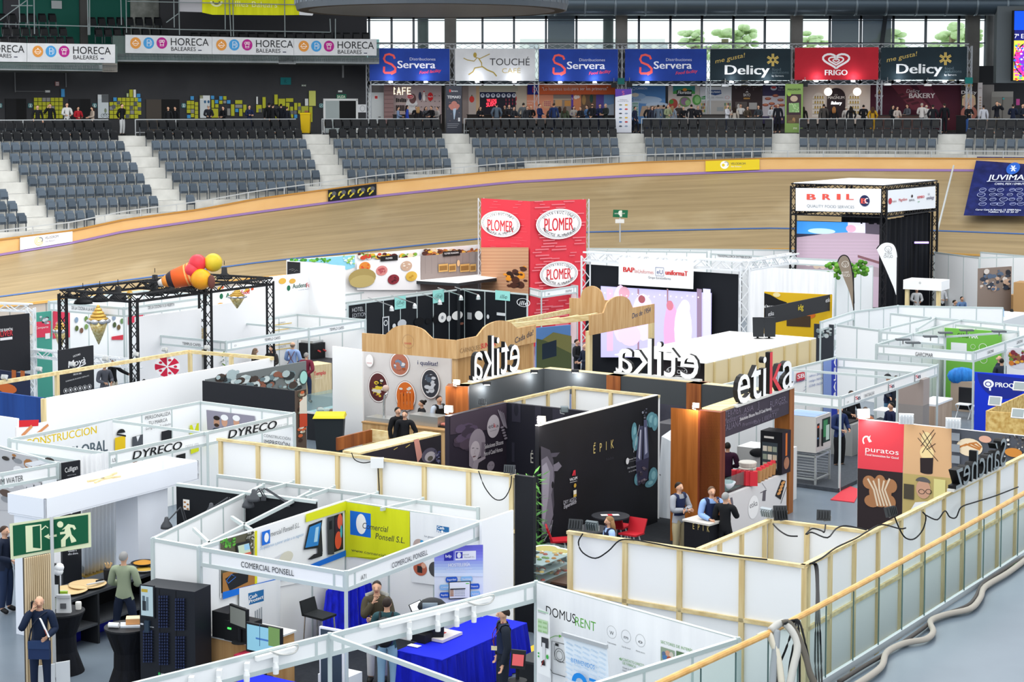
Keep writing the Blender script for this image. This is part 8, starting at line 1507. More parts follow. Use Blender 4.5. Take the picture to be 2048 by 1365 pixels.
# bread company wall and mirrored letters
tile(3,2)
def pur(g):
 g.q([(725,635),(1090,672),(1078,1064),(718,1028)],'#dd4450');g.q([(1090,672),(1470,711),(1470,1110),(1080,1072)],'#d6ac80');g.q([(718,1028),(1078,1064),(1070,1700),(712,1700)],'#2f2628');g.q([(1080,1068),(1470,1108),(1470,1700),(1070,1700)],'#b8a468');g.q([(1470,711),(2100,775),(2100,1400),(1470,1400)],'#4f535c');w='#f3eeee'
 g.e(790,808,34,40,w,20,.3,60,230);g.q([(795,790),(822,764),(815,790),(832,815),(810,822)],w);g.t('puratos',780,892,40,264,w,0);g.t('Food Innovation for Good',780,925,17,262,w,.02)
 g.e(1270,795,42,58,'#e6cf9a');g.e(1272,905,56,56,'#ecd39a');g.q([(1218,945),(1324,945),(1318,1068),(1220,1060)],'#2d2426');g.e(1269,1062,49,12,'#2d2426')
 for a in((1215,745,1300,880),(1240,725,1340,900),(1200,785,1362,972),(1330,718,1225,850),(1340,745,1235,905),(1342,830,1270,880)):g.line([a[:2],a[2:]],5,'#2a2022')
 for x,y,rx,ry in((900,1220,90,120),(812,1140,52,54),(985,1170,50,56),(900,1125,40,44),(835,1290,62,50),(970,1300,55,60)):g.e(x,y,rx,ry,'#a87650',18)
 [g.line([(800+44*i,1110+16*(i%2)),(850+22*i,1200),(880+26*i,1330)],15,'#dcc8ae')for i in range(5)]
 g.e(1245,1195,58,76,'#c79a80');g.e(1242,1140,60,42,'#5c5a5a',a0=0,a1=180);g.q([(1180,1300),(1300,1290),(1330,1400),(1120,1400)],'#e4e4e4');[g.e(x,1215,26,20,'#1c1c20',18,.2)for x in(1232,1288)];g.r(1090,1150,1170,1280,'#4a4438');g.r(1330,1110,1420,1300,'#d8cf8a')
 g.e(1615,860,105,72,'#e4d2b4');[g.line([(1530+40*i,860-14*i),(1590+40*i,835-6*i),(1700+6*i,880-10*i)],14,'#b9763a')for i in range(3)];g.e(1740,795,50,28,'#d8a58e');photo(g,1850,760,2060,940,['#2d2a2a','#d9d4cc','#5a5654'],50,5,4,12);g.e(1970,900,70,36,'#c9853a');[g.r(1475,740+90*i,1540,810+90*i,'#8a9097')for i in range(3)]
panel('partition_wall','bakery print wall with red panel, bread and chocolate cake at right','wall',722,633,2100,776,2.9,0,'#d9dadb',pur,.1)
letters('grey backs of black sided cut letters standing on the long right timber wall',rw_.shift(.05),'Sánchez',1440,1190,230,430,'#8d979c',True,'#101113',.16)
# appliance booth with combi oven
tile(3,2)
def sb(g):
 for x,y,s in((690,490,1),(960,395,.95),(1170,318,.95)):g.r(x,y-46*s,x+46*s,y+2,'#c9cdd3');g.r(x+3,y-44*s,x+43*s,y-1,'#eef1f3');g.t('S',x+4,y-8,26*s,19,'#d2303a',.03);g.t('B',x+24,y-8,26*s,19,'#2a3550',.03)
 g.t('SHAT BALEAR',765,462,26,78,'#4a4e54',.004);g.t('C4',624,508,14,14,'#4a4e54')
t,P,pl=booth('white appliance booth with combi oven and small square emblems on its fascia',[(-372,360),(580,456),(1358,200),(548,140),(1036,300),(190,232)],walls=[(0,3)],fascias=[(0,1),(1,2,sb),(3,2)],posts=[1,2,4],rails=[(5,4)])
g=Gfx(pl[0,3],.03);g.q([(70,262),(200,232),(200,460),(70,460)],'#d5e2f2');g.q([(435,175),(546,150),(546,620),(435,620)],'#7f97cf');g.q([(500,165),(546,152),(546,620),(500,620)],'#2a3fae');g.t('BALEAR, S.L.',532,470,30,290,'#eef1f8',.03,rot=90);g.r(222,268,286,320,'#d2404a');g.t('SB',228,312,32,54,'#eef1f5',.03);g.t('S.H.A.T. BALEAR, S.L.',202,350,20,100,'#3a4a8a',.02);[g.t(s,85,300+26*i,15,85,'#5a74b0',.01)for i,s in enumerate(('DISEÑO E','INSTALACIÓN','DE EQUIPAMIENTOS','HOSTELERÍA'))];[g.t(s,322+58*(i%2),300+40*(i//2)-14*(i%2),18,48,'#4a66a8',.01)for i,s in enumerate(('infrico','ZANUSSI','retigo','IVARCA','ECONER','FAGOR'))];g.line([(275,410),(292,395),(285,375),(296,372)],4,'#3a4a8a');g.mb.obj('wall_prints',t)
pf_=[at_z(x,y,0)for x,y in((-200,1120),(560,1225),(1450,800),(600,560))];m=MB();m.hexa([Vec((q.x,q.y,0))for q in pf_]+[Vec((q.x,q.y,.1))for q in pf_],mat('#454a51',.9,kind='noise',h2='#3c4148',sc=10));m.obj('stage_floor',None,'raised grey carpet floor of the appliance booth','floor platform')
k=at_z(380,1165,.1);ov=thing('combi_oven','steel combi oven on an open rack stand in the appliance booth','oven',k);A2,B2=1,.95;k0=k-UA*.98
m=MB();gbox(m,k0+Z*.85,.98,B2,.95,mat('#d0cec8',.35,.3));oc=m.obj('case',ov);po2=Pl(k0+UA*.98,k0+UA*.98+UB*B2);g=Gfx(po2);g.uvr(0,1,0+B2,1.88,'#c5bfbd');g.uvr(.04,1.1,.2,1.72,'#1d1e22');g.uvr(.06,1.6,.18,1.66,'#c9502a');g.e(398,790,6,8,'#4a7ab0');g.uvr(.36,1.15,.9,1.8,'#20352e');g.uvr(.45,1.3,.72,1.75,'#3f8a5a');g.uvr(.62,1.2,.84,1.6,'#b9d0c6');g.done(oc);m=MB();q=po2 .w(.29,1.1,.05);m.bar(q,q+Z*.45,.04,.05,'#17181a');m.obj('door_handle',ov);m=MB();gbox(m,k0+Z*1.8+UA*.05,.88,.85,.01,'#8fa9d8');m.obj('top_film',ov)
for a,b in((0,0),(.94,0),(.94,.9),(0,.9)):m=MB();gbox(m,k0+UA*a+UB*b,.05,.05,.78,steel);m.obj('leg',ov)
m=MB()
for h in(.12,.72):gbox(m,k0+Z*h,.98,.04,.04,steel);gbox(m,k0+Z*h+UB*.9,.98,.04,.04,steel);gbox(m,k0+Z*h,.04,.95,.04,steel);gbox(m,k0+Z*h+UA*.94,.04,.95,.04,steel)
for i in range(7):gbox(m,k0+Z*(.18+.075*i)+UB*.1,.98,.02,.015,chrome);gbox(m,k0+Z*(.18+.075*i)+UB*.8,.98,.02,.015,chrome)
m.obj('rack',ov);k=at_z(260,640,1);t=thing('gas_stove','steel gas stove with black grates behind the combi oven','stove',(k.x,k.y,.1));m=MB();gbox(m,Vec((k.x,k.y,.1)),1.6,.8,.9,steel);m.obj('body',t);m=MB();[gbox(m,k+UA*(.15+.35*i)+UB*.1,.28,.6,.04,'#1d1e20')for i in range(4)];m.obj('grate',t)
for q in(('man in navy blazer behind the booth post of the appliance booth',575,520,1.78,30,'#1f2e58','#16171b','#2a201a'),('person in black holding papers in the appliance booth',668,405,1.78,20,'#17191f','#17191f','#2a211b'),('woman in brown top seated with back turned by the bright lamp',780,500,1.5,150,'#a8694c','#2a2a30','#4a3a30'),('dark haired man in navy shirt sitting at the white table',985,488,1.42,-70,'#1c2240','#1c2240','#171310'),('man with dark cap leaning over papers in the appliance booth',960,268,1.8,60,'#202a44','#4a708f','#14161c'),('person with dark hair partly hidden behind the appliance fascia',1025,285,1.78,-20,'#262a34','#3a4a66','#14110f')):person(q[0],hp(q[1],q[2],q[3]),q[4],'sit' if 'sitting' in q[0]or 'seated' in q[0]else 'front',q[5],q[6],q[7],'cap' if 'cap' in q[0]else 'short',h=1.78)
m=MB();k=at_z(840,570,.85);gbox(m,k,1.1,.7,.03,'#e9ecee');gbox(m,Vec((k.x,k.y,.1))+UA*.5+UB*.3,.08,.08,.75,'#c9cdd0');m.obj('meeting_table',None,'white table in the appliance booth beside the seated man','table');m=MB();k=at_z(1180,520,1.05);gbox(m,Vec((k.x,k.y,0)),.6,1.5,1.05,mat('#b39e8c',.6,kind='woodz',h2='#a08b78',sc=3));gbox(m,k,.62,1.5,.06,'#e4e7ea');m.obj('reception_counter',None,'pale wooden reception counter right of the appliance booth','counter');m=MB();k=at_z(1040,510,1.5);gbox(m,k,.75,.5,.75,mat('#a89a94',.35,.3));gbox(m,Vec((k.x,k.y,0)),.75,.5,1.5,'#8a8583');m.obj('steel_cabinet',None,'steel appliance cabinet beside the seated man','cabinet');flood('very bright white lamp on top of the bakery print wall',at_z(765,625,2.95),(.1,-.95,.1),'#e9ecee',.34,True)
for x,y,l,c in((1105,640,'white folded spotlight on the bakery print wall, left one','#e9edf0'),(1480,675,'white folded spotlight on the bakery print wall, right one','#e9edf0')):flood(l,at_z(x,y+25,2.95),(.2,.9,.3),c,.4)
m=MB();k=at_z(505,1275,0);q=[at_z(x,y,.02)for x,y in((500,1278),(690,1300),(740,1200),(640,1165))];m.hexa([p_-Z*.018 for p_ in q]+q,'#c8303e');m.obj('red_boards',None,'red boards lying on the floor left of the bakery print wall','board')
# green and blue stands at the right edge
gm_=lambda g:g.t('GARCIMAR',1180,128,30,140,'#3a3e42',.004);gm2=lambda g:(g.t('GARCIMAR',1752,115,24,50,'#3a3e42',0),g.t('GARCIMAR',1988,35,24,46,'#3a3e42',0))
t,P,pl=booth('white booth with green wall print and three short name fascias at right',[(870,35),(1645,97),(2230,-95),(1560,-165),(1900,15)],walls=[(0,3),(3,2)],fascias=[(0,1,gm_),(1,2,gm2)],posts=[0,1,4])
def grn_(g):g.t('GARCI',1515,-20,34,88,'#26301f',0);g.t('MAR',1610,-14,34,70,'#eef2ea',.03);[g.e(x,y,r,r,'#e4efd8',18,.12)for x,y,r in((1640,56,20),(1720,62,34),(1725,160,30))];g.r(1465,20,1590,90,'#e9ecee')
panel('photo_panel','bright green wall panel of the booth at right','panel',1412,-96,1868,-66,2.45,0,'#74b84a',grn_)
for i,(x,y)in enumerate(((1160,20),(1300,-30),(1420,-60),(1080,-5),(1590,-80),(1850,-70))):q=at_z(x,y+10,2.6);m=MB();m.box(q.x-.22,q.y-.1,q.z,q.x+.22,q.y+.14,q.z+.05,'#5a6064');m.bar(q,q-Z*.12,.03,.03,'#888');m.obj('arm_spotlight',None,'flat grey arm spotlight above the green walled booth, %s one'%ORD[i],'lamp')
for x,y,l in((1500,430,'white folding chair with black jacket by the green walled booth'),(1460,440,'white folding chair half hidden behind the first in the green walled booth')):
 k=at_z(x,520,.45)+UA*(.7 if 'half' in l else 0);t=thing('folding_chair',l,'chair',(k.x,k.y,0));m=MB();gbox(m,k,.42,.42,.03,'#e9ecee');gbox(m,k+UB*.4+Z*.12,.42,.03,.38,'#e9ecee');m.obj('seat',t);[MB().tube([k+UA*a+UB*b,Vec((k.x,k.y,0))+UA*a+UB*(.42-b)],.014,'#d5d8da',5).obj('leg',t)for a in(0,.42)for b in(0,.42)]
 if 'jacket' in l:m=MB();gbox(m,k+UB*.36-UA*.03-Z*.2,.46,.1,.72,'#1b1c20');m.obj('jacket',None,'black jacket hanging over the white folding chair','jacket')
m=MB();m.smooth=True;k=at_z(1550,290,1.15);m.ball(k,.5,.25,.3,mat('#2f86d8',.4,kind='folds',h2='#1f6ab8',sc=5),9,6);m.obj('plastic_bag',None,'blue plastic sheet heaped on the counter in the green walled booth','bag');m=MB();gbox(m,Vec((k.x,k.y,0))-UA*.3-UB*.2,1,.6,1,'#a89684');m.obj('wood_counter',None,'wooden counter under the blue plastic sheet','counter');person('bald visitor in navy leaning at the green walled booth',hp(1850,150,1.6),60,'front','#1d2438','#22252e','#c9a38c','bald',h=1.7);person('dark haired visitor in grey vest before the green walled booth',hp(1870,172,1.6),160,'front','#2c3340','#22252e','#15110f','short',h=1.7)
panel('photo_panel','round plate of vegetables print at the right edge','panel',1912,60,2120,75,2.4,0,'#dfe0e2',lambda g:(g.e(2010,150,110,85,'#cfcdd2',30),photo(g,1920,80,2060,210,['#7a2f3a','#c9762f','#6a8a3a','#8a5a3a','#d9a03a'],40,4,10,22)))
panel('partition_wall','blue wall with white drop logo at the right edge','wall',1655,258,2140,292,2.5,0,'#1233c8',lambda g:(g.e(1880,282,205,190,'#1a2a8e',30,a0=180),g.e(1765,352,42,34,'#eef1f8',22),g.e(1762,354,26,20,'#1a2a8e',22,.3),g.r(1770,385,784+1000,408,'#eef1f8'),g.t('PROQUIMIA',1820,376,36,300,'#eef1f8',.04)))
osb=mat('#dcc07c',.7,kind='noise',h2='#b9924c',sc=9);tile(3,2);p=plz(1758,572,2140,600,2.35);m=MB();slab(m,p,0,p.len,0,2.35,.05,osb);m.obj('osb_box',None,'chipboard panel box in front of the blue wall','box');p=plz(1758,570,2120,405,2.35);m=MB();slab(m,p,0,p.len,0,2.35,.05,osb);m.obj('chipboard_wall',None,'chipboard side panel rising to the right edge','panel')
for i,(x,y)in enumerate(((1815,520),(2010,400),(2000,620))):flood('white floodlight on the chipboard panels, %s'%('left one','upper right one','lower right one')[i],at_z(x,y,2.4),(-.4,-.7,.4),'#eef1f4',.4)
# beige timber block behind the dark beams, dark oven brand panel
tile(2,2);bp1,bp2,bp3=(1556,192),(2048+385,-8),(1090,145);p=plz(*bp1,*bp2,3);m=MB();bei=mat('#d2c29c',.7);slab(m,p,0,p.len,0,3,.06,bei);bo=m.obj('partition_wall',None,'beige plywood outer wall of the block behind the dark beams','wall');m=MB()
for i in range(8):u=p.len*(i+.5)/8;slab(m,p.shift(.04),u-.04,u+.04,0,3,.05,'#c9b685')
m.obj('battens',bo);m=MB();q=[at_z(*bp1,3),at_z(*bp2,3)];q+=[q[1]+(at_z(1090,150,3)-q[0])*1.6,q[0]+(at_z(1090,150,3)-q[0])*1.6];m.hexa([v+Z*0 for v in q]+[v+Z*.03 for v in q],'#f2f2f0');m.obj('roof_board',bo)
panel('stand_panel','black panel with white oval oven maker logo behind the mirrored letters','panel',1085,140,1562,165,3.02,1.5,'#2b2529',lambda g:(g.e(1320,250,84,40,'#e4e4e4',28,.1),g.t('UNOX',1252,266,30,135,'#e4e4e4',.03)))
# ================================================================ rear rows of the infield
tile(1,1)
# food wholesaler backdrop strip and red tower
def plo(g):
 g.q([(250,725),(575,700),(790,682),(790,780),(725,800),(560,745)],'#8fd0e4');photo(g,260,700,600,745,['#5fae3a','#7cc24a','#3f8a30'],36,3,6,16);photo(g,690,680,790,760,['#8ac04a','#a9d46a','#e4f0e0'],20,2,5,14)
 photo(g,795,655,1300,730,['#e0b23a','#7aa83a','#c9452f','#e8d9b0','#5a2a2a','#f0e6da'],80,7,10,26);photo(g,1305,622,1785,695,['#b9703a','#4a2a24','#e0b04a','#d8c2a0','#8a4a30'],70,8,10,26)
 g.q([(792,735),(1300,690),(1300,960),(792,960)],'#f1eff0');g.q([(1302,688),(1785,650),(1785,960),(1302,960)],'#8f8480');[g.line([(1340+50*i,690-4*i),(1340+50*i,830)],2,'#6f6562')for i in range(9)]
 for x,y,c,c2 in((855,775,'#e08a3a','#d9502a'),(990,805,'#d88a86','#b5525a'),(1186,768,'#c9a890','#e8dcd0'),(1082,875,'#8a2f3a','#5a1f28'),(1225,850,'#d9b04a','#c2902f')):g.e(x,y,46,40,c,20);photo(g,x-34,y-28,x+34,y+28,[c2,c],14,x,6,12)
 g.q([(976,690),(1114,680),(1114,722),(976,732)],'#1d1c1e');g.t('PLOMER',1018,714,13,54,'#eee',.02);g.q([(1476,652),(1612,642),(1612,683),(1476,694)],'#1d1c1e');g.t('PLOMER PANADERÍA',1488,676,13,114,'#eee',.01);g.e(830,860,110,72,'#a8935a',20);g.e(830,890,100,50,'#b9a56a',18)
 for x,w in((1440,75),(1520,60),(1612,75),(1690,50)):g.r(x,755,x+w,810,'#c9a05f');g.r(x+6,768,x+w-6,800,'#8a6636')
 g.e(1598,745,12,26,'#d8b48a')
panel('backdrop','long food backdrop with palm, pizzas and grey boards left of the red tower','panel',250,722,1790,598,4.05,0,'#eceaea',plo)
def oval(g,x,y,s,c='#d8434f'):
 g.e(x,y,182*s,122*s,'#f4f2f2',36);g.e(x,y,170*s,112*s,'#5a5a5c',36,.02);g.e(x,y,160*s,104*s,'#5a5a5c',36,.02);g.t('PLOMER',x-116*s,y+58*s,100*s,232*s,'#d2303a',.03)
 for txt,a0,a1,r,sg in(('DISTRIBUCIONES',146,34,.8,1),('PRODUCTOS ALIMENTACION',196,344,.78,-1)):
  n=len(txt)
  for i,ch in enumerate(txt):
   a=R_(a0+(a1-a0)*(i+.5)/n)
   if ch!=' ':g.t(ch,x+178*s*r*math.cos(a),y-116*s*r*math.sin(a)+11*s,22*s,17*s*glyphs(ch)[2]/glyphs('O')[2],'#3a3a3c',0,rot=math.degrees(math.atan2(math.sin(a)*116,math.cos(a)*178))-90 if sg>0 else math.degrees(math.atan2(math.sin(a)*116,math.cos(a)*178))+90,center=True)
def red1(g):rd=random.Random(2);[g.r(x,y,x+rd.uniform(30,90),y+6,'#e2747e')for y in range(250,1250,24)for x in[rd.uniform(-232,-140),rd.uniform(-60,60)]];oval(g,-84,432,.86);g.q([(-234,620),(146,620),(146,1060),(-234,1060)],'#b98a6a');[g.line([(-234,640+26*i),(146,640+26*i)],3,'#d8b08a')for i in range(14)];photo(g,-60,760,140,960,['#4a2a20','#e0902a','#2d1c18'],26,4,10,34)
def red2(g):rd=random.Random(3);[g.r(x,y,min(x+rd.uniform(40,120),585),y+5,'#e2747e')for y in range(250,1250,24)for x in[rd.uniform(150,260),rd.uniform(300,500)]];oval(g,368,432,1);oval(g,366,832,.84)
tile(2,1);tz=6.1;twr=thing('banner_tower','tall red banner tower with white oval logos standing on the infield','tower',at_z(146,250,tz)*1);pA,pB=plz(-248,228,146,252,tz),plz(146,252,594,236,tz)
for p,f in((pA,red1),(pB,red2)):m=MB();slab(m,p,0,p.len,0,tz,.08,'#d83a48');o=m.obj('banner_face',twr);g=Gfx(p,.03);f(g);g.done(o)
for q in(pA.a,pB.b):m=MB();truss(m,Vec((q.x,q.y+.2,0)),q+Vec((0,.2,0)),.24,'#c5c9cc',.02,.5);m.obj('upright',twr)
# exit sign on thin post before the track
p=at_z(866,350,4.6);es2=thing('exit_sign','small green exit sign on a thin pole in front of the wooden track','sign',(p.x,p.y,0));ps=Pl(p-Vec((1,0,0)),p+Vec((1,0,0)));m=MB();m.hexa([ps.at(806,378),ps.at(924,384),ps.at(924,384,-.04),ps.at(806,378,-.04),ps.at(810,318),ps.at(928,322),ps.at(928,322,-.04),ps.at(810,318,-.04)],'#1d6a48');o=m.obj('sign_board',es2);g=Gfx(ps,.01);g.r(862,325,880,375,'#e4ece0');g.e(860,345,10,18,'#e4ece0',8);g.t('SORTIDA',820,354,9,30,'#e4ece0',.02);g.t('EXIT',884,354,9,20,'#e4ece0',.02);g.done(o);m=MB();m.tube([Vec((p.x,p.y,0)),ps.at(864,384,-.02)],.04,'#b9bdc0');m.box(p.x-.25,p.y-.06,ps.at(860,410).z-.1,p.x+.2,p.y+.06,ps.at(860,395).z,'#e4e6e6');m.obj('pole',es2)
# uniform company screen on white truss
sz=4.7;sa,sb_=plz(590,690,1860,770,sz),None;bw2=thing('led_screen','large stage screen with dancing figures in front of black panels on white truss','screen',at_z(1200,720,0));m=MB();slab(m,sa,0,sa.len-.15,0,sz-.3,.1,mat('#181b21',.8));m.obj('black_backing',bw2);ss=sa.shift(.18);m=MB();m.hexa([ss.at(708,1500),ss.at(1590,1500),ss.at(1590,1500,-.08),ss.at(708,1500,-.08),ss.at(708,925),ss.at(1602,982),ss.at(1602,982,-.08),ss.at(708,925,-.08)],'#202028');o=m.obj('screen',bw2);g=Gfx(ss,.01);E=lambda c:mat(c,.4,emit=.75)
g.q([(712,930),(1598,986),(1594,1500),(712,1500)],E('#a8a4dc'));[g.q([(x,950),(x+w,955),(x+w,1450),(x,1450)],E(c))for x,w,c in((760,50,'#c2a0b8'),(1005,14,'#8a6a78'),(1240,12,'#8a6a70'),(1480,40,'#7d6a80'),(1530,60,'#b5b4e4'))]
for x,y,w,h,c in((870,1150,70,230,'#d8b4d8'),(900,985,44,50,'#b98a9a'),(1050,1180,90,190,'#c4b8ea'),(1040,1035,28,32,'#8a4a50'),(1275,1300,60,240,'#c090b4'),(1265,1085,28,40,'#b06a78'),(1370,1280,70,220,'#e4d8f0'),(1385,1100,40,60,'#e8dcec'),(940,1320,90,90,'#c9b0e0')):g.e(x,y,w,h,E(c),16)
[g.e(745+44*i,985+4*(i%5)+.09*44*i*.4,6,6,E('#f4d8c8'),7)for i in range(19)];g.done(o)
sg=sa.shift(.35);m=MB();m.hexa([sg.at(852,918),sg.at(1450,955),sg.at(1450,955,-.05),sg.at(852,918,-.05),sg.at(855,698),sg.at(1454,735),sg.at(1454,735,-.05),sg.at(855,698,-.05)],'#f2f3f4');o=m.obj('hanging_sign',None,'white hanging sign with red and blue uniform brands above the stage screen','sign');g=Gfx(sg,.01);g.t('BAP',892,815,38,86,'#d2332f',.05);g.t('linUniformes',982,824,30,150,'#d98a86',-.01);g.line([(1150,780),(1215,784),(1215,850),(1150,846),(1150,780)],4,'#6a7aa0');g.t('eU',1160,832,34,46,'#4a5a90',0);g.t('uniformaT',1230,838,38,174,'#d2332f',.05);g.t('Grupo EuroUniforms',1092,868,18,178,'#6a6d78');g.done(o)
wt2=thing('lighting_truss','white truss goal frame around the stage screen','truss',sa.a*1);wq='#dfe2e5'
for a,b in((sa.w(0,sz),sa.w(sa.len,sz)),(sa.w(0,0),sa.w(0,sz)),(sa.w(sa.len,0),sa.w(sa.len,sz)),(sa.w(sa.len,sz),sa.w(sa.len,sz)-UB*-4)):m=MB();truss(m,a,b,.3,wq,.028,.38);m.obj('beam',wt2)
for x,y,l in((1965,1260,'right speaker before the beige block'),(1545+512,1240,'second black speaker further right')):q=at_z(x,1330,3.1);m=MB();m.hexa([q+Vec(v)for v in((-.16,-.2,0),(.16,-.2,0),(.12,.2,0),(-.12,.2,0),(-.18,-.14,.58),(.18,-.14,.58),(.12,.2,.55),(-.12,.2,.55))],'#23262a');m.box(q.x-.03,q.y-.03,3.03,q.x+.03,q.y+.03,q.z,'#1b1c1e');m.obj('loudspeaker',None,'black loudspeaker on stand, '+l,'speaker')
# rafters pergola with humped boards
hz2=3.6;pg=thing('pergola','pine pergola with humped wooden boards and handwritten year','pergola',at_z(630,1165,0))
for x0,y0,x1,y1 in((625,1165,1142,1072),(458,1025,890,1052)):
 p=plz(x0,y0,x1,y1,hz2);m=MB();n=20;hc=.42;pts=[(p.len*i/n,hz2+.45*max(0,1-((i/n-hc)/.22)**2)**.5)for i in range(n+1)]
 for(a,za),(b,zb2)in zip(pts,pts[1:]):m.hexa([p.w(a,hz2-.62,-.05),p.w(b,hz2-.62,-.05),p.w(b,hz2-.62),p.w(a,hz2-.62),p.w(a,za,-.05),p.w(b,zb2,-.05),p.w(b,zb2),p.w(a,za)],ow)
 o=m.obj('fascia_board',pg)
 if x0==625:g=Gfx(p);g.t('Des de 1954',960,1190,40,150,'#3a4a6a',0,it=.2,rot=5);g.done(o)
m=MB();q0_=at_z(630,1180,hz2-.3);m.bar(q0_,at_z(0,1250,hz2-.45),.1,.18,pine);m.bar(at_z(462,1130,hz2-.4),at_z(-100,1240,hz2-.4),.1,.15,pine)
for i in range(4):a=q0_.lerp(at_z(0,1250,hz2-.45),i/4);m.bar(a,a+UB*1.6,.08,.12,pine)
m.obj('rafters',pg)
for x,y in((616,1290),(1115,1200)):q=at_z(x,y,hz2-.62);m=MB();m.bar(Vec((q.x,q.y,0)),q,.16,.16,pinez,UA);m.obj('post',pg)
panel('photo_panel','blue sky and mountain photo wall under the pine pergola','panel',195,1265,470,1240,2.9,0,'#5a86c4',lambda g:(g.q([(195,1390),(330,1300),(475,1330),(475,1700),(195,1700)],'#7a7a4a'),g.q([(195,1350),(260,1365),(475,1470),(475,1700),(195,1700)],'#4f5a3a'),g.q([(240,1395),(355,1360),(355,1490),(240,1520)],'#1d2c3c')))
tile(2,2)
for q in(('woman with long dark hair and lanyard beside a woman under the pergola',715,-60,1.68,0,'#26262c','long'),('second dark haired woman seated right under the pergola',820,-40,1.4,-20,'#4a4a4e','long'),('balding man in dark suit and tie under the pergola',585,22,1.75,-60,'#1d2436','bald'),('man in black puffer jacket behind the pine post',520,-12,1.75,60,'#232428','short'),('man with glasses in dark blue right of the seated women',830,36,1.45,-60,'#1d2d50','short')):person(q[0],hp(q[1],q[2],q[3]),q[4],'sit' if q[3]<1.5 else 'front',q[5],'#23252c','#1b1512',q[6],h=1.72)
# hygiene products booth, white canopy
tile(1,1);bz=2.6
def ille(g):
 g.t('HOTEL',764,1140,34,90,'#b9bcc0',0);g.t('EDITION',766,1184,32,112,'#9fa2a8',0)
 for x,y in((1150,1065),(1455,1015)):g.r(x-46,y-48,x+44,y+42,'#8fd0c8');g.t('ille',x-26,y+16,30,52,'#2f4a4a',0,it=.3);g.e(x,y+2,34,28,'#2f4a4a',22,.06)
 for x,y,rx,ry,c in((1485,1182,32,40,'#e4e4e2'),(1605,1165,44,36,'#eceae6'),(1538,1190,18,24,'#d9dada'),(1162,1230,36,34,'#b9bcc0'),(1100,1250,14,20,'#c9ccce'),(1300,1215,40,34,'#0d0e12'),(1430,1195,22,36,'#0d0e12'),(1372,1210,22,22,'#0d0e12'),(1640,1230,16,10,'#8a5a4a')):g.e(x,y,rx,ry,c,16)
 g.e(1485,1182,10,14,'#8a8c90');g.r(1005,1178,1060,1320,'#c9cccf');g.r(1012,1186,1052,1315,'#20242c');g.e(1032,1225,16,24,'#d5d8da',12,.3)
t,P,pl=booth('black walled hygiene products booth with teal square signs',[(735,1075),(1668,948),(2048+120,992)],walls=[(0,1,0,black),(1,2,0,black)],posts=[0]);g=Gfx(pl[0,1],.03);ille(g);g.mb.obj('wall_prints',t);g=Gfx(pl[1,2],.03);g.r(1918,962,2036,1050,'#8fd0c8');g.t('ille',1955,1028,32,56,'#2f4a4a',0,it=.3);tile(2,1);g.e(95,1062,54,34,'#e4e6e8',24,.1);g.t('ille',62,1080,34,66,'#e4e6e8',0,it=.3);tile(1,1);g.e(1787,1165,32,36,'#e4e4e2');g.r(1695,1140,1730,1198,'#9a9da0');g.e(1860,1175,10,18,'#c9ccce');g.r(1930,1140,2000,1170,'#c5c8ca');g.mb.obj('wall_prints',t)
for i,(x,y)in enumerate(((1085,1100),(1270,1080),(1470,1050),(1640,1015),(1778,1010))):q=at_z(x,y,2.35);m=MB();m.bar(q+Z*.05,q+Z*.28-UA*1.3+UB*.2,.03,.03,chrome);m.lathe(q-Z*.14,[(.1,0),(.08,.12),(.03,.2)],chrome,10);m.obj('arm_spotlight',None,'chrome arm spotlight over the black hygiene booth, %s from left'%ORD[i],'lamp')
q=[at_z(x,y,2.75)for x,y in((1130,880),(1620,908),(2040,850),(1640,808))];m=MB();m.hexa([v-Z*.12 for v in q]+q,'#2a2d31');m.hexa([v+Z*.002 for v in q]+[v+Z*.02 for v in q],'#f6f7f7');cn=m.obj('canopy',None,'flat white canopy roof with black edge behind the hygiene booth','canopy')
for v in q:m=MB();m.bar(Vec((v.x,v.y,0)),v-Z*.12,.1,.1,'#2a2d31',UA);m.obj('post',cn)
# white walls, food company signs, round logo
panel('partition_wall','white food company wall with green and red lettering, rear left','wall',60,862,700,790,3.95,0,'#f3f4f5',lambda g:(g.t('Audens',292,950,36,110,'#2f5a4a',.02),g.t('Food',402,942,36,66,'#c8323a',.02),g.e(260,946,14,22,'#1f6a4a'),g.t('a nordic food company',340,966,8,130,'#8a9ab0'),g.e(210,890,30,24,'#e0b04a'),g.e(290,890,26,20,'#d9a84a')))
panel('partition_wall','black marbled and white wall in front of the palm backdrop','wall',250,730,705,770,4.3,0,'#f3f4f5',lambda g:(g.q([(250,733),(355,740),(355,868),(250,862)],'#1d1e22'),[g.line([(265+20*i,800+8*(i%3)),(300+12*i,790+6*i)],2,'#8a8a8a')for i in range(5)]))
panel('partition_wall','row of white walls with round bluish logo board, rear left','wall',130,1080,480,1050,2.5,0,'#e9ebee',lambda g:(g.line([(385,1138),(418,1068),(455,1145),(385,1138)],2,'#8a9ab0'),g.e(418,1108,8,14,'#5ab0d8')))
q=at_z(206,1050,2.6);pq=Pl(q-Vec((1,0,0)),q+Vec((1,0,0)));g=Gfx(pq);g.e(206,1050,76,92,'#eef0f4',30);g.e(204,1030,30,40,'#2a2f78',22,.25,-150,170);g.r(204,1012,230,1022,'#2a2f78');g.e(192,1030,6,8,'#d2404a');g.t('tindale',168,1090,18,76,'#5a6090',0);m=g.mb;m.bar(pq.at(206,1142,0),Vec((q.x,q.y,0)),.06,.06,'#c9ccd0');m.obj('round_sign',None,'round white logo sign with a blue ring emblem, rear left','sign')
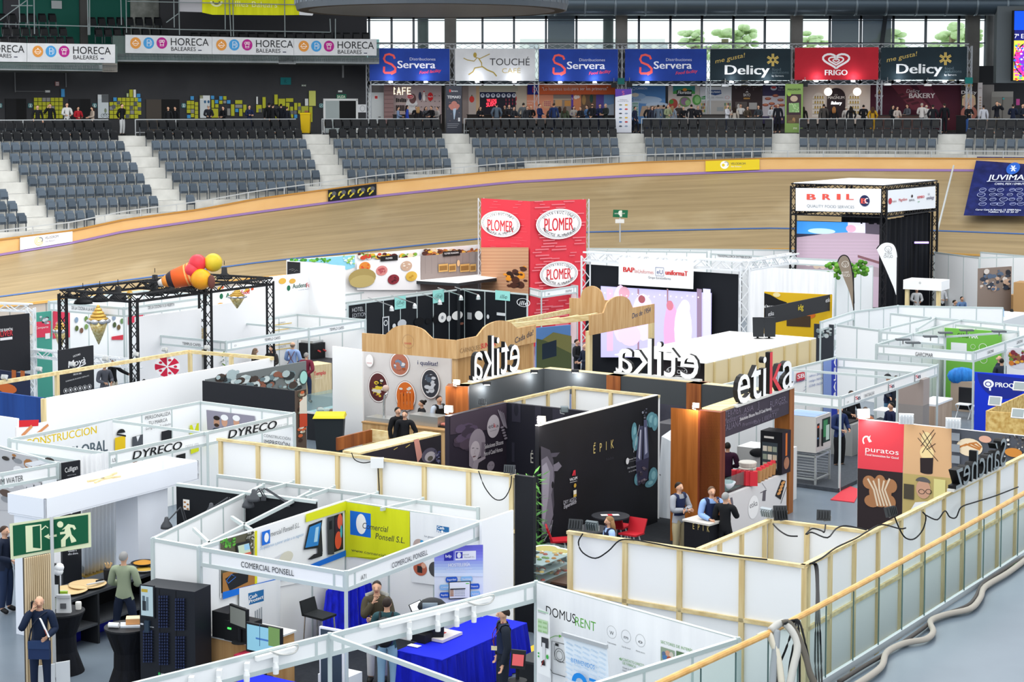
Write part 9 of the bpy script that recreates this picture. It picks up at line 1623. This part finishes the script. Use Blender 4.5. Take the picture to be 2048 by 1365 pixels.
for pts,f,l in(([(470,1090),(1490,955),(1490,905),(560,1010)],[(0,1)],'white rails booth between round logo and hygiene booth'),([(290,1040),(1025,935),(1440,920),(700,880)],[(0,1)],'white shell scheme booth in front of the thatched print')):booth(l,pts,walls=[(3,2)],fascias=f,posts=[0,1])
# bins and small fascia beside the tower
tile(2,1);booth('white booth with small fascia in front of the red tower',[(0,905),(235,965),(520,925),(150,880)],walls=[(3,2)],fascias=[(0,1),(1,2,lambda g:(g.t('A6',284,1000,14,16,'#5a5d60'),g.t('DELEITAS',426,980,16,50,'#5a5d60',0)))],posts=[1])
for x,c,lc_,l in((285,'#c9d02a','#23262a','yellow wheeled bin beside the black hygiene booth'),(365,'#23282c','#1b1d20','black wheeled bin between the yellow and green bins'),(432,'#3f6a44','#4a7a50','green wheeled bin right of the black bin')):q=at_z(x,1045,1.2);bin_at(l,Vec((q.x,q.y,0)),c,lc_,1.2,.75)
# transmallorca row and white frames under the track
tile(2,1);booth('row of white shell scheme booths below the track with grey lettered fascia',[(1590,668),(2650,720),(2600,640),(600,625)],walls=[(3,2)],fascias=[(0,1,lambda g:g.t('TRANSMALLORCA DISTRIBUIDORA',1645,697,18,272,'#4a4e52',0))],posts=[0,1],z=3.25);booth('low white booth walls right of the red tower',[(600,640),(1560,655),(1560,610)],walls=[(0,1)],posts=[1],z=3.3);panel('partition_wall','large blank white cloth wall right of the stage screen','wall',1905,770,2048+520,820,3.3,0,white_cloth)
# coffee cube stand with screen and black curtains
tile(3,1);cz=6.45;cu=thing('truss_cube','tall black truss cube with white name banners, screen and black curtains','tower',at_z(930,140,0));cA,cB,cC=at_z(205,128,cz),at_z(928,145,cz),at_z(1338,104,cz);cD=cA+(cC-cB)
for a,b in((cA,cB),(cB,cC),(cC,cD),(cD,cA)):
 for dz in(0,-1.2):m=MB();truss(m,a+Z*dz,b+Z*dz,.2,'#1b1c20',.025,.3);m.obj('beam',cu)
for a in(cA,cB,cC,cD):m=MB();truss(m,Vec((a.x,a.y,0)),a,.24,'#1b1c20',.025,.34);m.obj('post',cu)
m=MB();m.hexa([v+Z*.12 for v in(cA,cB,cC,cD)]+[v+Z*.15 for v in(cA,cB,cC,cD)],'#f4f5f6');m.obj('roof',cu);pa,pb=Pl(cA,cB).shift(.15),Pl(cB,cC).shift(.15)
for p,x0,x1,t0,t1,b0,b1,f in((pa,222,912,145,152,328,342,lambda g:([g.t(c,x,238,46,w,'#e0564a',.05)for c,x,w in(('B',316,62),('R',440,58),('I',558,16),('L',632,50))],g.t('QUALITY FOOD SERVICES',312,298,22,374,'#8a8d92',0),g.e(774,247,40,45,'#232c54',28),g.t('B',748,268,40,40,'#e0564a',.05),g.e(794,247,18,22,'#f0f0f2',18,.3,60,300))),(pb,948,1340,165,130,340,305,lambda g:(g.e(975,250,14,26,'#c23a44',10),g.t('fritales',985,262,18,40,'#8a5a5a'),g.t('Magnifiore',1045,252,22,66,'#c84a50',.02),g.t('BRIL',1128,252,16,46,'#6a6d72',0),g.e(1150,210,7,12,'#3a2a2e',10),g.t('KIMBO',1194,230,20,54,'#d2404a',.04),g.r(1196,254,1210,257,'#3a9a5a'),g.t('enology',1266,238,26,60,'#54486a',.02),g.t('Vi',1276,205,18,14,'#54486a')))):m=MB();m.poly([p.at(x0,b0),p.at(x1,b1),p.at(x1,t1),p.at(x0,t0)],'#eff2f6');o=m.obj('banner',cu);g=Gfx(p,.02);f(g);g.done(o)
sc2=Pl(cA,cB).shift(-.5);m=MB();m.poly([sc2 .at(228,1100),sc2 .at(925,1100),sc2 .at(925,425),sc2 .at(230,405)],'#15161c');o=m.obj('screen',cu);g=Gfx(sc2,.02);E=lambda c:mat(c,.4,emit=.7)
g.q([(230,410),(915,428),(915,1100),(230,1100)],E('#9c8a98'));g.q([(230,410),(640,420),(640,500),(230,520)],E('#3a86d0'));g.q([(640,420),(780,424),(780,505),(640,500)],E('#c9c8e0'));g.q([(780,424),(915,428),(915,520),(780,510)],E('#4a4450'));g.e(430,490,110,22,E('#a9cdf0'));g.q([(230,510),(440,515),(230,540)],E('#2a2c40'));g.e(665,470,40,30,E('#c89ab0'));[g.line([(230,560+26*i),(915,566+26*i)],3,E('#ab98a8'))for i in range(6)];g.q([(230,700),(620,720),(915,790),(915,860),(230,800)],E('#8a7c84'));photo(g,235,710,600,800,[E('#a89888'),E('#5a5050'),E('#b4a8a4')],20,4,12,30);g.q([(720,680),(915,740),(915,760),(720,700)],E('#6a4a50'));g.done(o)
m=MB();drape(m,[cB-Z*1.25-UA*2.2+UB*.5,cB-Z*1.2+UB*.4],[cB-Z*1.65-UA*2.2+UB*.5,cB-Z*1.65+UB*.4],curtain_black,5,.06,20);drape(m,[cB-Z*1.45+UB*.3-UA*.2,cC-Z*1.4-UA*.2],[Vec((*(cB+UB*.3-UA*.2).xy,.05)),Vec((*(cC-UA*.2).xy,.05))],curtain_black,9,.12,50);drape(m,[cC-Z*1.25-UA*.3,cC-Z*1.4-UA*1.6+UB*.2],[Vec((*(cC-UA*.3).xy,.05)),Vec((*(cC-UA*1.6).xy,.05))],curtain_black,6,.1,30);m.obj('curtain',cu);q=Pl(cB,cC).at(1220,582,.1);m=MB();m.box(q.x-.35,q.y-.1,q.z-.04,q.x+.35,q.y+.1,q.z+.04,'#23242a');m.box(q.x-.3,q.y-.12,q.z-.03,q.x+.35,q.y-.1,q.z+.05,mat('#b48cff',.4,emit=3));m.obj('purple_lamp',None,'purple glowing lamp bar before the black curtains','lamp')
def feather(label,pts,c,x,y0,y1,tc,d,txx):
 bs=max(pts,key=lambda v:v[1]);p0_=at_z(*bs,d);p=Pl(p0_-Vec((1,0,0)),p0_+Vec((1,0,0)));t=thing('feather_flag',label,'flag',p0_);g=Gfx(p);s=[(v.x,v.y)for v in smooth([Vec((a,b,0))for a,b in pts],6)];cx=sum(a for a,b in s)/len(s);cy=sum(b for a,b in s)/len(s)
 g.q(s,c);g.line(s[:int(len(s)*.72)],9,'#1d1d20');g.e(txx,y0,30,26,tc,14,.12);[g.line([(txx,y0+22),(txx+20*i,y0-10)],2,tc)for i in(-1,0,1)];g.t('PAN de',txx-30,y1-26,18,56,tc,0,flip=True);g.t('OLIVO',txx-36,y1,22,72,tc,0,flip=True);g.mb.obj('flag_cloth',t);m=MB();a,b=p.at(*bs),p.at(x,bs[1]-300);m.tube([Vec((a.x,a.y,0)),a,b],.025,'#1d1d20');m.obj('pole',t)
feather('taller white feather flag with mirrored tree emblem',[(868,632),(905,592),(955,578),(1010,600),(1036,680),(1036,820),(1030,1000),(1000,930),(940,790)],'#f0f1f2',1034,635,705,'#7a7d80',2.2,962);feather('lower taupe feather flag with white mirrored tree emblem',[(556,740),(575,700),(605,683),(640,700),(665,770),(682,900),(686,1120),(650,980),(590,830)],'#8f8274',683,755,855,'#e6e2dc',2.2,618)
booth('white booth with small shelf niches behind the feather flags',[(0,785),(545,805),(840,765),(330,745)],walls=[(0,1,0,white_cloth),(1,2)],posts=[],z=3.2)
for x,y in((548,810),(705,790)):q=at_z(x,y,3.3);m=MB();rd=random.Random(x);[m.ball(q+Vec((rd.uniform(-.5,.5),rd.uniform(-.2,.2),rd.uniform(-.3,.3))),.1,.08,.09,rd.choice(['#4f8a2a','#3f7522','#6aa038']),6,4)for i in range(34)];m.obj('hanging_greenery',None,'bunch of green leaves on the white booth %s the taupe flag'%('left of' if x<600 else 'right of'),'plant')
def idg(g):g.t('idg',240,1125,44,42,'#d9c02a',.02);g.t('etika',0,1172,34,46,'#e4e4e6',.01);g.t('etika',460,1062,34,42,'#e4e4e6',.01)
panel('fascia_board','black sloping fascia with yellow letters on the yellow booth at right','panel',-20,1105,512,996,3,2.4,'#25262a',idg);panel('backdrop','yellow and black wavy backdrop behind the black sloping fascia','panel',-30,975,512,1000,3,0,'#e0b422',lambda g:(g.q([(-30,985),(20,1000),(90,1040),(150,1060),(150,1200),(-30,1200)],'#1f1f22'),g.t('AÚN NO',-40,1105,22,100,'#f0f0f0',.03),g.t('TOS!',80,1215,22,60,'#e0b422',.04),g.e(330,1160,50,30,'#d9702a'),g.r(150,1160,340,1260,'#4a3a2a'),g.e(70,1000,30,18,'#f4e0a0')))
t=thing('market_stall','small white roofed stall with wooden posts right of the white flag','stall',at_z(1230,930,0));p=plz(1082,880,1388,895,2.6);m=MB();slab(m,p,0,p.len,2.2,2.6,1.2,'#f3f3f2');o=m.obj('roof',t);g=Gfx(p);g.e(1216,905,8,8,'#5a5d60',12,.25);g.done(o);[MB().obox(p.w(u,0,-.1),p.u*.16,-p.n*.16,Z*2.2,pinez).obj('post',t)for u in(.05,p.len-.25)];m=MB();slab(m,p.shift(-.5),.2,p.len-.2,0,1,.5,'#e9e9e8');m.obj('counter',t)
for q in(('man in grey shirt bending over the counter of the small white stall',1190,962,1.6,0,'#c2c4c6','short'),('man in white shirt and grey vest by the small white stall',1390,915,1.78,20,'#d5d8dc','bald'),('person in white seated before the grey vest man',1385,985,1.3,30,'#e4e4e4','short'),('bald man in black standing behind the right table',1692,880,1.8,-60,'#26282c','bald'),('woman in light grey jumper with glasses, right edge group',1918,945,1.7,120,'#b9bcbe','long'),('man in dark cap at the right edge group',1850,990,1.6,120,'#1d2026','cap'),('blond woman seated in the right edge group',1890,1020,1.4,150,'#2a2a2e','long'),('dark haired man in black in front at the right edge group',1950,1098,1.4,175,'#16181c','short'),('man in navy at the far right of the edge group',2030,975,1.78,-60,'#222c40','short'),('man in grey green shirt seated at the white tables',1495,1045,1.3,60,'#5a6068','short'),('dark haired man in blue shirt seated at the white tables',1552,1018,1.3,20,'#6a8ab8','short')):person(q[0],hp(q[1],q[2],q[3]),q[4],'sit' if q[3]<1.45 else 'front',q[5],'#2a2c34','#c9a060' if 'blond' in q[0]else '#1b1613',q[6],h=1.72)
# grid of white booths, right rear
for pts,w,l in(([(420,1215),(690,1130),(1040,1085),(1880,1100)],[(1,2),(2,3)],'white shell scheme booth behind the green walled booth, rearmost'),([(540,1235),(890,1280),(1300,1180),(980,1145)],[(0,1),(3,2)],'white shell scheme booth with dark poster, middle right'),([(1190,1270),(1340,1180),(1890,1230),(2100,1150)],[(1,2)],'white shell scheme booth below the blue bag, right'),([(900,1290),(1420,1330),(2000,1290),(1500,1235)],[(3,2)],'white shell scheme cells left of the green wall'),([(1330,655),(1690,700),(2100,690),(1700,655)],[(0,1),(3,2)],'white booth with equipment prints below the blue tarpaulin')):booth(l,pts,walls=w,fascias=[(0,1)]if(0,1)not in w else[],posts=[0,1,2],rails=[(1,2)],z=3.2 if 'equipment' in l else 2.5)
panel('photo_panel','equipment photo wall at the right edge below the track','panel',1685,790,1950,772,2.95,.9,'#8a7a70',lambda g:photo(g,1690,790,1945,980,['#3a4250','#c9a890','#5a6a80','#2a2c34','#d9d0c8'],50,3,8,24));panel('photo_panel','dark poster on the white booth left of the arm lamps','panel',368,1232,525,1240,2.3,.6,'#3a3d44',lambda g:photo(g,375,1250,520,1350,['#8a9a9a','#c9d0d0','#5a5248'],20,5,8,20))
m=MB();k=at_z(1600,1190,1.2);gbox(m,k-Z*1.2,1.5,3.6,1.2,'#dfe2e4');gbox(m,k,1,1.6,.3,mat('#5aa0dc',.5));m.obj('wrapped_counter',None,'white counter with blue wrapped goods, right rear','counter')
for x,y,l in((1965,900,'upper cardboard box of the pile'),(1930,1000,'lower cardboard box of the pile')):m=MB();k=at_z(x,y,2.3 if 'upper' in l else 1.6);gbox(m,Vec((k.x,k.y,0)),1.1,.9,k.z,'#b08a5c');m.obj('cardboard_box',None,l+' at the right edge','box')
# blue tarpaulin on the track, slanted pole
def bisq(x,y):
 d=ray(x,y);j=min(range(len(tr)),key=lambda i:abs(proj(tr[i][6])[0]-px(x,y)[0]));A,B=tr[j][0],tr[j][12];n=(B-A).cross(Vec((1,0,0))).normalized();n=n if n.z>0 else-n;o=A+n*.35;return EYE+d*((o-EYE).dot(n)/d.dot(n))
m=MB();N_=mat('#232c6c',.6,kind='folds',h2='#1a2152',sc=1.2)
view(1536,340,4);ta_=[(1672,-105),(2100,-100),(2150,370),(1565,365)];top_=[bisq(*v)for v in ta_];m.poly([top_[3],top_[2],top_[1],top_[0]],N_);o=m.obj('tarpaulin',None,'dark blue tarpaulin with white drawings lying on the track at right','banner');
class Fp:
 def __init__(s):s.o=top_[3];s.u=(top_[2]-top_[3]).normalized();s.n=s.u.cross((top_[0]-top_[3])).normalized();s.n=s.n if s.n.z>0 else-s.n;s.vv=s.n.cross(s.u)
 def uv(s,x,y):d=ray(x,y);t=(s.o-EYE).dot(s.n)/d.dot(s.n);p=EYE+d*t-s.o;return p.dot(s.u),p.dot(s.vv)
 def w(s,u,v,off=0):return s.o+s.u*u+s.vv*v+s.n*off
g=Gfx(Fp(),.03);g.e(1962,-8,54,48,'#2f66c8',24);[g.line([(1962-26*math.cos(R_(60*i)),-8-26*math.sin(R_(60*i))),(1962+26*math.cos(R_(60*i)),-8+26*math.sin(R_(60*i)))],6,'#e6ebf6')for i in range(3)];g.t('JUVIMAR',1756,85,42,340,'#e2e6f2',.02);g.line([(1750,96),(2100,96)],3,'#c9d0e4');g.t('CARN, PEIX I EMBUTITS',1812,124,16,270,'#dfe4f0',.02);rd=random.Random(11)
for i in range(20):x,y=1720+75*(i%5)+rd.uniform(-15,15),165+38*(i//5);g.e(x,y,rd.uniform(22,34),rd.uniform(12,18),'#9fa8cc',14,.16);g.line([(x-16,y),(x+16,y-6)],3,'#9fa8cc')
g.t('Carrer Camí de Romaní, 12, 07009 Palma',1660,332,13,360,'#dfe4f0',.02);g.t('Telèfon 971 43 50 47',1760,350,13,240,'#dfe4f0',.02);g.done(o);a,b=bisq(1338,570),bisq(1484,12);m=MB();m.tube([a+Z*.1,b+Z*.3],.05,'#c5c9c9');m.obj('slanted_pole',None,'long pale pole leaning on the track left of the blue tarpaulin','pole')
